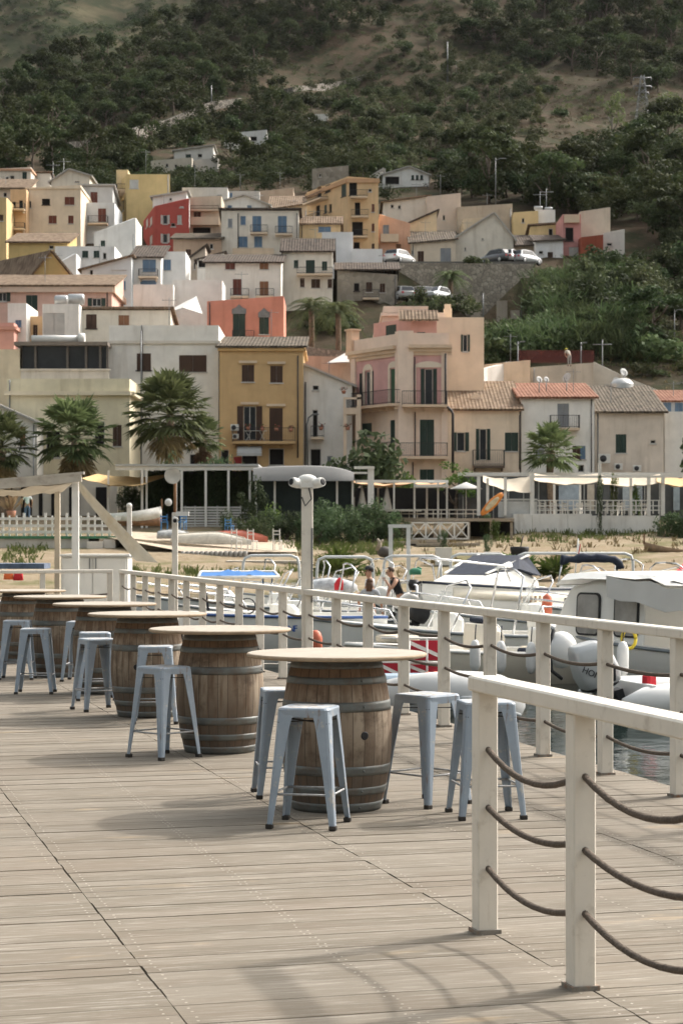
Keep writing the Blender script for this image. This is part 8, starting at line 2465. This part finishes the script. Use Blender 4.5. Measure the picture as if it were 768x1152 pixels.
for q in trees:
 _, k, i, lm, loc, sc, rz = q
 if NT.get(k, 0) < 190 and sum(NT.values()) < 420:
  NT[k] = NT.get(k, 0) + 1
  plant(NMT[k], LABT[k], 'tree', k, i, lm, loc, sc, rz, 'wooded hillside: ' + NMT[k].replace('_', ' ') + 's')
 else: rest.append(q)
if rest: merged('wood', rest, 'x')
for q in shrubs[:240]:
 _, k, i, lm, loc, sc, rz = q
 plant('hillside_bush', 'low rounded bush on the slope above the houses', 'bush', k, i, lm, loc, sc, rz, 'bushes scattered on the slope', parts=False)
far_sc = []
for _ in range(2600):     # scrub on the far mountain and bare upper slopes
 px, Y = GR.uniform(-40, 260), GR.uniform(980, 1450); X = PXw(px, Y)
 z = 150 + (Y - 900) * .52 + 26 * math.sin(X * .012 + 1) * math.sin(Y * .008) + 9 * math.sin(X * .05 + Y * .03) + 5 * math.sin(X * .11 - Y * .05)
 s = GR.uniform(1.2, 3.4); far_sc.append((0, 'bush', GR.randrange(4), GR.choice([L_SCRUB, L_OAK, L_OAK]), (X, Y, z - .3), (s, s, s * .8), 0))
for _ in range(2600):   # low scrub over the bare slopes
 x, y = GR.uniform(200, 790), GR.uniform(-25, 215)
 Y = hit(x, y, 235)
 if Y is None: continue
 Y += GR.uniform(-3, 3); X = PXw(x, Y)
 if any(abs(X - a) < 5 and abs(Y - b_) < 6 for a, b_ in HOUSES): continue
 s = GR.uniform(.25, .8); far_sc.append((0, 'bush', GR.randrange(4), GR.choice([L_SCRUB, L_DRYSC, L_DRYSC]), (X, Y, ground(X, Y) - .15), (s * 1.3, s * 1.3, s), 0))
merged('scrub', shrubs[240:] + far_sc, 'x')

# cane and bramble thicket right of the stone wall
cl = []
for poly, n, md, s0_, s1_ in (([(622, 318), (660, 302), (712, 300), (725, 340), (690, 376), (618, 378), (606, 350)], 60, 9, .55, .85), ([(545, 412), (560, 392), (620, 372), (690, 374), (738, 392), (735, 412), (660, 400)], 44, 10, .55, .9), ([(530, 400), (560, 380), (600, 372), (600, 396), (545, 418)], 16, 9, .4, .65)):
 for x, y, Y in scatter(poly, n, md, 170): cl.append((x, y, Y, GR.uniform(s0_, s1_)))
for x, y, Y, s in cl:
 X = PXw(x, Y)
 if GR.random() < .55:
  plant('slope_bush', 'dense rounded bush among the giant cane right of the stone wall', 'bush', 'bush', GR.randrange(4), L_CANE, (X, Y, ground(X, Y) - .2), (s * 2.1, s * 2.1, s * 2), None, 'bushes among the cane right of the stone wall', parts=False); continue
 plant('cane_clump', 'tall green clump of giant cane on the slope right of the stone wall', 'cane', 'cane', GR.randrange(4), L_CANE, (X, Y, ground(X, Y) - .2), (s * 1.6, s * 1.6, s), None, 'cane thicket right of the stone wall')

# single trees that stand out
def one(name, label, kind, i, lm, px, py, sc, Y=None, bm=None, cat='tree'):
 Y = Y or hit(px, py, 170) or 300
 X = PXw(px, Y)
 return plant(name, label, cat, kind, i, lm, (X, Y, ground(X, Y) - .1), sc, None, None, bm)


one('pale_tree', 'grey trunked tree with a flat open crown left of the pylon', 'loose', 1, L_PALE, 688, 165, (1.25, 1.25, 1.5), None, M_BARKG)
one('pale_tree', 'yellow green young tree at the left end of the brown slope', 'tall', 2, L_PALE, 607, 150, (.8, .8, 1.0))
one('pale_tree', 'bright green tree right of the pylon', 'oak', 2, L_PALE, 752, 156, (1.3, 1.3, 1.7))
one('leaning_pine', 'lone pine with a bare dark trunk above the brown field at the right', 'pine', 1, L_OAK, 735, 402, (1.1, 1.0, .75), 182)
one('round_tree', 'dense round green tree left of the pink corner house', 'oak', 3, L_HEDGE, 410, 545, (1.2, 1.0, 1.12), 138)
one('round_tree', 'small lower bright green tree at the foot of the pink corner house', 'oak', 1, L_FRESH, 447, 548, (.5, .5, .62), 139)
one('small_tree', 'small feathery green tree right of the white pergola', 'loose', 2, L_FRESH, 512, 580, (.62, .62, .62), 131)

# hedge of oleander and prickly shrubs before the pavilion
hl = ['dark green oleander shrub in the hedge before the glass pavilion', 'prickly pear and oleander hedge before the glass pavilion']
for i in range(17):
 px = 292 + i * 9.8 + GR.uniform(-3, 3); Yh = GR.uniform(115, 120); X = PXw(px, Yh); s = GR.uniform(.75, 1.0) * (1.0 if px < 440 else .75) * (1.1 if 350 < px < 430 else .85)
 plant('hedge_shrub', hl[0], 'shrub', 'shrub', i % 4, L_HEDGE, (X, Yh, ground(X, Yh)), (s * 1.15, s, s * 1.15), None, 'shrubs of the hedge before the glass pavilion', crown='foliage')
for px, Yh, s, lab in ((285, 124.5, .95, 'climbing shrub covering the left corner of the glass pavilion'), (300, 121, 1.0, 'light green shrub at the left end of the hedge'), (260, 122, .8, 'small shrub behind the red upturned hull')):
 X = PXw(px, Yh); plant('shrub', lab, 'shrub', 'shrub', 2, L_FRESH if 'light' in lab else L_HEDGE, (X, Yh, ground(X, Yh)), (s, s, s * (1.7 if Yh > 124 else 1)), crown='foliage')
for i in range(15):
 px = 172 + i * 8.2; Yh = 131.3; X = PXw(px, Yh); s = GR.uniform(.9, 1.25)
 plant('shelter_shrub', 'dark green shrub growing inside the long white shelter', 'shrub', 'shrub', i % 4, L_HEDGE, (X, Yh, ground(X, Yh) + .3), (s * .8, s * .55, s * 1.55), None, 'shrubs inside the long white shelter', crown='foliage')
for i in range(5):
 px = 140 + i * 7; Yh = 131.5; X = PXw(px, Yh); plant('shelter_shrub', 'dark green shrub growing inside the long white shelter', 'shrub', 'shrub', i % 4, L_HEDGE, (X, Yh, ground(X, Yh) + .3), (.7, .55, 1.0), None, 'shrubs inside the long white shelter', crown='foliage')
for i in range(5):
 px = 748 + i * 9; Yh = 122; X = PXw(px, Yh); plant('clipped_shrub', 'dark clipped shrub at the right end of the white terrace wall', 'shrub', 'shrub', i % 4, L_HEDGE, (X, Yh, ground(X, Yh) - .2), (.75, .8, .85), None, 'clipped shrubs at the right end of the white terrace wall', crown='foliage')
for px, Yh, sc, lab in ((674, 123.6, (.35, .25, 1.75), 'thin climbing plant on the white post of the terrace'), (715, 126, (.4, .3, .95), 'potted green plant on the terrace behind the railing'), (690, 126, (.35, .35, 1.3), 'tall potted plant on the terrace left of the sail corner'), (545, 120.4, (.5, .4, .8), 'weedy shrub growing under the timber deck'), (556, 117, (.4, .4, .65), 'pale weedy shrub before the dark space under the timber deck'), (498, 112, (.35, .35, .5), 'small green shrub on the sand below the stacked boards'), (548, 108, (.3, .3, .5), 'small dark plant on the sand beside the tub')):
 X = PXw(px, Yh); plant('plant', lab, 'plant', 'shrub', 1, L_FRESH if 'pale' in lab or 'potted' in lab else L_HEDGE, (X, Yh, ground(X, Yh) if Yh != 126 else PZ(580, 125.5)), sc, crown='foliage')
X = PXw(764, 139); plant('garden_tree', 'green tree cut by the right edge of the photo', 'tree', 'oak', 2, L_HEDGE, (X + 1.2, 139, ground(X, 139)), (.55, .5, 1.15))


# palms
def fan_leaf(b, base, d, ln, rad, rr, n=19, m=0, fold=.25):
 """petiole and a pleated fan with drooping tips"""
 tip = base + d * ln
 b.tube([base, base + d * ln * .5 + V((0, 0, .03)), tip], [.035, .025, .015], 4, 2)
 side = d.cross(V((0, 0, 1))); side = side.normalized() if side.length > .05 else V((1, 0, 0)); up_ = side.cross(d).normalized()
 for i in range(n):
  a = -1.9 + 3.8 * i / (n - 1)
  q = d * math.cos(a) + side * math.sin(a)
  L_ = rad * (.72 + .28 * math.cos(a)) * rr.uniform(.85, 1.1)
  w_ = side * math.cos(a) - d * math.sin(a)
  p1 = tip + q * L_ * .55 + up_ * fold * L_ * .2 * (1 if i % 2 else -1) * .4
  p2 = tip + q * L_ + V((0, 0, -L_ * rr.uniform(.05, .3)))
  hw = L_ * .085
  b.add([tip, p1 - w_ * hw + up_ * .02, p2, p1 + w_ * hw - up_ * .02], [(0, 1, 2, 3)], m)


def fan_palm(label, x, Y, z, trunk, rad, seed, n=46, skirt=True):
 rr = random.Random(seed)
 t = thing('fan_palm', label, 'palm', (x, Y, z))
 b = MB(); pts = [(.06 * math.sin(i * .9), .05 * math.cos(i), trunk * i / 8) for i in range(9)]
 b.tube(pts, [.34, .28, .25, .24, .23, .23, .24, .27, .22], 12); b.build('trunk', mat('palm_trunk', (.2, .145, .1), rough=1, var=.35, scale=7, bump=.6), t)
 top = V((0, 0, trunk - .05)); b = MB()
 for i in range(n):
  el = R(84 - 122 * (i / n) ** .8); az = i * 2.39996 + rr.uniform(-.25, .25)
  d = V((math.cos(el) * math.cos(az), math.cos(el) * math.sin(az), math.sin(el)))
  fan_leaf(b, top + V((0, 0, .25 * (1 - i / n))), d, rad * rr.uniform(.45, .62), rad * rr.uniform(.44, .54), rr, m=0)
 b.build('crown', [L_PALM, L_PALM, mat('palm_petiole', (.12, .12, .05))], t)
 if skirt:
  b = MB()
  for i in range(int(n * .7)):
   az = rr.uniform(0, 6.28); el = R(rr.uniform(-80, -42)); d = V((math.cos(el) * math.cos(az), math.cos(el) * math.sin(az), math.sin(el)))
   fan_leaf(b, top + V((0, 0, -.35 - rr.uniform(0, .5))), d, rad * rr.uniform(.3, .5), rad * rr.uniform(.3, .45), rr, n=9)
  b.build('dead_fronds', [L_DRY, L_DRY, mat('dry_petiole', (.22, .16, .09))], t)
 return t


for px, py, Yp, rad, lab, sd, n in ((191, 466, 137, 3.2, 'largest fan palm, before the tall white house', 3, 52), (84, 492, 135, 3.0, 'fan palm second from the left before the cream parapet house', 8, 46), (2, 502, 133, 2.5, 'fan palm cut by the left edge of the photo', 5, 46), (619, 508, 131, 2.05, 'fan palm rising through the terrace before the orange red roof', 9, 40), (228, 492, 139, 1.7, 'smaller fan palm close against the largest one', 12, 34)):
 zg = ground(PXw(px, Yp), Yp); zc = PZ(py, Yp)
 fan_palm(lab, PXw(px, Yp), Yp, zg - .1, zc - zg, rad, sd, n, skirt=px != 619)


def date_palm(label, px, py, Y, rad, seed):
 rr = random.Random(seed); X = PXw(px, Y); zg = ground(X, Y); zc = PZ(py, Y); h = max(1.2, zc - zg)
 t = thing('date_palm', label, 'palm', (X, Y, zc - h))
 b = MB(); b.tube([(0, 0, 0), (.05, 0, h * .5), (0, 0, h)], [.3, .24, .26], 10); b.build('trunk', mat('palm_trunk', (.2, .145, .1)), t)
 b = MB()
 for i in range(34):
  el = R(80 - 95 * (i / 34)); az = i * 2.4 + rr.uniform(-.2, .2); ln = rad * rr.uniform(.85, 1.1)
  hd = V((math.cos(az), math.sin(az), 0)); pts = []
  for k in range(8):
   s = k / 7; pts.append(V((0, 0, h)) + hd * ln * s * math.cos(el * (1 - .3 * s)) + V((0, 0, ln * (math.sin(el) * s - .75 * s * s))))
  b.tube(pts, [.04, .035, .03, .025, .02, .015, .012, .008], 4)
  for k in range(1, 8):
   for s in (-1, 1):
    for f_ in (0, .33, .66):
     p = pts[k - 1].lerp(pts[k], f_); dd = (pts[k] - pts[k - 1]).normalized(); sd = dd.cross(V((0, 0, 1)));
     sd = sd.normalized() if sd.length > .05 else V((1, 0, 0))
     q = (sd * s * .8 + dd * .6 + V((0, 0, -.35 + rr.uniform(-.2, .2)))).normalized(); l_ = rad * .2 * (1 - .4 * abs(k / 7 - .5)); w_ = dd * .035
     b.add([p - w_, p + q * l_ * .6 - w_ * .6, p + q * l_, p + w_], [(0, 1, 2, 3)], 0)
 b.build('crown', L_PALM, t)


date_palm('feathery date palm left of the two below the grey stone house', 350, 346, 179, 3.0, 4)
date_palm('feathery date palm right of the two below the grey stone house', 380, 350, 177, 2.9, 6)
date_palm('small date palm against the stone retaining wall beside the parked cars', 506, 313, 198, 2.4, 7)


def palmetto(label, px, py, Y, h, seed):
 rr = random.Random(seed); X = PXw(px, Y); b = MB()
 t = thing('dwarf_palm', label, 'palm', (X, Y, ground(X, Y) - .03))
 for i in range(20):
  az = i * 2.4; el = R(rr.uniform(22, 80)); d = V((math.cos(el) * math.cos(az), math.cos(el) * math.sin(az), math.sin(el)))
  fan_leaf(b, V((0, 0, .05)), d, h * rr.uniform(.3, .5), h * rr.uniform(.5, .65), rr, n=11)
 b.build('fronds', [L_FRESH, L_FRESH, mat('palm_petiole', (.12, .12, .05))], t)
 MB().tube([(0, 0, 0), (0, 0, .12)], .09, 8).build('stem', M_BARK, t)


palmetto('dwarf palm on the sand right of the camera post', 379, 645, 92, 1.8, 1)
palmetto('dwarf palm on the sand before the dark windscreen', 582, 640, 92, 1.5, 2)
palmetto('dwarf palm on the sand below the right bare arch', 622, 638, 92, 1.35, 3)
t = thing('potted_grass', 'dry pampas grass in a pot behind the lattice fence at the left', 'plant', P(13, 577, 114))
b = MB(); rr = random.Random(1)
for i in range(60):
 d = V((rr.gauss(0, .5), rr.gauss(0, .3), 1)).normalized(); L_ = rr.uniform(.6, 1.1); b.add([d * .1, d * L_ + V((.04, 0, 0)), d * L_ * 1.12, d * L_ - V((.04, 0, 0))], [(0, 1, 2, 3)])
b.build('foliage', L_DRY, t); MB().lathe([(.2, -.35), (.28, .1), (.25, .12)], 12).build('pot', mat('terracotta', (.36, .16, .1)), t)

# grass and weeds on the beach and slope
def tufts(name, polys, lm, h, Y0=95):
 ar = []
 for poly, n in polys:
  xs = [p[0] for p in poly]; ys = [p[1] for p in poly]; c = 0
  while c < n:
   x, y = GR.uniform(min(xs), max(xs)), GR.uniform(min(ys), max(ys)); c += 1
   if not inpoly(x, y, poly): continue
   Y = hit(x, y, Y0)
   if not Y: continue
   Y += GR.uniform(-2, 2); X = PXw(x, Y); z = ground(X, Y)
   m_ = 9; p0 = np.column_stack([NP.normal(X, .14, m_), NP.normal(Y, .14, m_), np.full(m_, z - .02)])
   tip = p0 + np.column_stack([NP.normal(0, h * .35, m_), NP.normal(0, h * .35, m_), NP.uniform(.4, 1.1, m_) * h]); wv = np.column_stack([NP.normal(0, .025, m_), NP.normal(0, .01, m_), np.zeros(m_)]) + np.array([.02, 0, 0])
   ar.append(np.stack([p0 - wv, p0 + wv, tip + wv * .3, tip - wv * .3], 1))
 o = bpy.data.objects.new(name, qmesh(name, np.concatenate(ar), lm)); COL.objects.link(o); tag(o, kind='stuff')


tufts('weeds', [([(300, 606), (470, 606), (440, 626), (320, 620)], 300), ([(540, 598), (740, 598), (768, 607), (560, 612)], 260), ([(150, 655), (300, 650), (430, 655), (420, 665), (150, 668)], 90), ([(20, 608), (60, 612), (40, 636), (0, 636)], 90), ([(740, 380), (790, 385), (790, 420), (700, 420)], 160)], L_WEED, .38)
tufts('dry_grass', [([(440, 610), (768, 604), (768, 642), (470, 640)], 130), ([(330, 622), (440, 618), (470, 650), (330, 650)], 40), ([(560, 150), (760, 120), (768, 165), (640, 185)], 160), ([(560, 385), (768, 385), (768, 435), (640, 430)], 200)], L_GRASS, .34)

# ------------------------------------------------------------------ poles, pylon, lamps, cars
def pylon(px, ytop, ybase):
 Y = hit(px, ybase, 240) or 430; X = PXw(px, Y); z0 = ground(X, Y) - .3; H_ = PZ(ytop, Y) - z0
 t = thing('lattice_pylon', 'grey steel lattice pylon standing on the brown slope', 'pylon', (X, Y, z0)); b = MB()
 w = lambda z: 1.25 * (1 - z / H_) + .28
 zs = [H_ * i / 9 for i in range(10)]
 for sx in (-1, 1):
  for sy in (-1, 1): b.tube([(sx * w(z), sy * w(z), z) for z in zs], .09, 4)
 for a, c in zip(zs, zs[1:]):
  for s in (-1, 1):
   b.tube([(-w(a), s * w(a), a), (w(c), s * w(c), c)], .05, 4); b.tube([(w(a), s * w(a), a), (-w(c), s * w(c), c)], .05, 4)
   b.tube([(s * w(a), -w(a), a), (s * w(c), w(c), c)], .05, 4)
 b.build('tower', M_GREYMETAL, t)
 b = MB()
 for z, l in ((H_ - .4, 1.7), (H_ - 2.0, 1.7), (H_ - 3.2, 1.2)): b.tube([(-l, 0, z), (l, 0, z)], .1, 5); [b.tube([(s * l, 0, z), (s * l, 0, z - .6)], .07, 6) for s in (-1, 1)]
 b.build('cross_arm', M_GREYMETAL, t)


pylon(722, 85, 148)
def pole(px, yt, yb, label, Y=None, lamp=0, r_=.055, Y0=170, arm=0):
 Y = Y or hit(px, yb, Y0) or 300; X = PXw(px, Y); z0 = ground(X, Y) - .3; H_ = PZ(yt, Y) - z0
 t = thing('street_lamp' if lamp else 'pole', label, 'lamp' if lamp else 'pole', (X, Y, z0))
 MB().tube([(0, 0, 0), (0, 0, H_ * .6), (0, 0, H_)], [r_ * 1.2, r_, r_ * .7], 7).build('shaft', M_GREYMETAL, t)
 if lamp:
  b = MB(); b.tube([(0, 0, H_ - .3), (lamp * .5, 0, H_ - .05), (lamp, 0, H_)], .045, 5); b.cbox((lamp * 1.1, 0, H_ - .02), (.35, .18, .09)); b.build('lamp_head', M_GREYMETAL, t)
 elif arm:
  b = MB(); b.tube([(-.8, 0, H_ - .4), (.8, 0, H_ - .4)], .05, 4); b.build('cross_arm', M_GREYMETAL, t)
 return t


for a in ((503, 47, 97, 'tall bare pole on the wooded upper slope', None, 0, .16), (513, 68, 90, 'street lamp beside the tall bare pole', None, 1.2), (238, 96, 124, 'pole on the upper road among the pines', None, 0, .12), (290, 120, 142, 'pole between the white houses on the wooded hill', None, 0, .12), (349, 148, 168, 'pole among the trees above the town', None, 0, .1), (557, 178, 228, 'tall street lamp behind the flat roofed blocks', 240, 1.0), (607, 215, 238, 'antenna pole left on the tank house', 229, 0, .05, 0, 1), (614, 212, 236, 'antenna pole right on the tank house', 229, 0, .05, 0, 1), (586, 335, 368, 'street lamp at the foot of the stone wall', 196, 0.6), (543, 330, 358, 'thin pole before the stone wall buttress', 196, 0, .06), (582, 384, 406, 'pole with a small sign plate behind the beige terrace', 166, .4), (653, 385, 400, 'short lamp behind the workman', 168, .3), (677, 382, 410, 'antenna pole above the garden wall', 168, 0, .05, 0, 1), (758, 348, 376, 'white street lamp at the right edge on the slope', 182, .5), (159, 372, 440, 'tall thin pole on the front of the tall white house', 148.6, 0, .05), (72, 178, 196, 'roof aerial on the top left gabled house', 238, 0, .04, 0, 1), (60, 182, 196, 'roof aerial left of the top left gabled house', 238, 0, .04, 0, 1)):
 k = pole(*a)
b = MB(); p = P(346, 478, 148); b.tube([P(346, 525, 148), P(345, 478, 148), P(347, 470, 148), P(352, 466, 148), P(358, 466, 147.5)], .06, 6); small('street_lamp', 'curved bracket lamp in front of the narrow white house', 'lamp', b, M_GREYMETAL)


def car(label, px, Y, z, rz, col):
 t = thing('parked_car', label, 'car', (PXw(px, Y), Y, z), rz, 'cars parked along the stone wall')
 pm = mat('car_paint_%02d_%02d' % (int(col[0] * 99), int(col[2] * 99)), col, rough=.3, var=.03, spec=.5, coat=.4)
 def sec(x, zs): return [V((x, y * w_, zz)) for y, zz, w_ in zs]
 b = MB()
 prof = [(-2.0, .45, .8, .76), (-1.9, .3, .88, .84), (-1.2, .25, .92, .86), (0, .24, .93, .87), (1.1, .25, .88, .86), (1.8, .28, .78, .82), (2.02, .4, .66, .72)]
 b.loft([[V((x, -w_, zl)), V((x, -w_ * 1.02, (zl + zh) / 2)), V((x, -w_ * .92, zh)), V((x, w_ * .92, zh)), V((x, w_ * 1.02, (zl + zh) / 2)), V((x, w_, zl))] for x, zl, zh, w_ in prof]); b.build('body', pm, t)
 b = MB(); b.loft([[V((x, -w0, .86)), V((x + dx, -w1, zt)), V((x + dx, w1, zt)), V((x, w0, .86))] for x, dx, w0, w1, zt in ((-1.75, .25, .78, .62, 1.36), (-1.0, .0, .8, .66, 1.44), (.2, .0, .8, .66, 1.43), (1.15, -.65, .78, .64, 1.38))], smooth=False); b.build('roof', pm, t)
 for nm, q in (('side_window', [(-1.45, -.775, .92), (-1.3, -.68, 1.33), (.35, -.675, 1.35), (.85, -.765, .92)]), ('side_window', [(-1.45, .775, .92), (-1.3, .68, 1.33), (.35, .675, 1.35), (.85, .765, .92)]), ('windscreen', [(1.14, -.7, .9), (.53, -.58, 1.36), (.53, .58, 1.36), (1.14, .7, .9)]), ('rear_window', [(-1.79, -.66, .95), (-1.56, -.55, 1.32), (-1.56, .55, 1.32), (-1.79, .66, .95)])):
  c = sum((V(k) for k in q), V()) / 4; nn = V((c.x * .2 if 'win' in nm and 'side' not in nm else 0, c.y, .3)); nn = (V((1, 0, .8)) if nm == 'windscreen' else V((-1, 0, .4)) if nm == 'rear_window' else V((0, 1 if c.y > 0 else -1, .25))).normalized()
  b = MB(); b.prism([V(k) + nn * .012 for k in q], nn * .012); b.build(nm, M_TINT, t)
 for x in (-1.25, 1.3):
  for s in (-1, 1):
   b = MB(); b.lathe([(.18, -.1), (.31, -.1), (.33, -.06), (.33, .06), (.31, .1), (.18, .1)], 18, (x, s * .78, .33), M=Matrix.Rotation(R(90), 4, 'X')); w_ = b.build('wheel', M_BLACK, t)
   b = MB(); b.lathe([(.03, -.105), (.19, -.112), (.2, -.1), (.2, .1), (.19, .112), (.03, .105)], 14, (x, s * .78, .33), M=Matrix.Rotation(R(90), 4, 'X')); b.build('rim', M_SILVER, w_)
 for s in (-1, 1):
  MB().cbox((1.93, s * .6, .62), (.12, .3, .13)).build('headlight', M_WHITE, t); MB().cbox((-1.97, s * .62, .72), (.1, .22, .16)).build('tail_light', M_REDF, t)


for a in (('white car parked alone at the left end of the retaining wall', 449, 205.6, 29.36, R(58), (.42, .42, .41)), ('dark grey car at the left of the row on the retaining wall', 559, 205.5, 29.36, R(128), (.06, .065, .07)), ('white car in the middle of the row on the retaining wall', 574, 205.8, 29.36, R(66), (.4, .4, .4)), ('silver car at the right of the row on the retaining wall', 590, 206, 29.36, R(50), (.4, .41, .42)), ('white car parked left below the retaining wall beside the small date palm', 472, 195, None, R(118), (.4, .4, .4)), ('silver car parked below the retaining wall just left of the small date palm', 490, 194.5, None, R(240), (.42, .43, .44)), ('white car half hidden at the left below the retaining wall', 451, 195, None, R(110), (.4, .4, .4))):
 a = list(a)
 if a[3] is None: a[3] = ground(PXw(a[1], a[2]), a[2])
 car(*a)

# ------------------------------------------------------------------ summer haze
hm = bpy.data.materials.new('haze'); hm.use_nodes = True
n_ = hm.node_tree.nodes
for k in list(n_):
 if k.type == 'BSDF_PRINCIPLED': n_.remove(k)
pv = n_.new('ShaderNodeVolumePrincipled'); pv.inputs['Color'].default_value = (.82, .84, .86, 1); pv.inputs['Density'].default_value = .00002; pv.inputs['Anisotropy'].default_value = .2
hm.node_tree.links.new(pv.outputs[0], n_['Material Output'].inputs['Volume'])
tag(MB().box((-2200, -950, -25), (2700, 2100, 800)).build('haze', hm), kind='stuff')
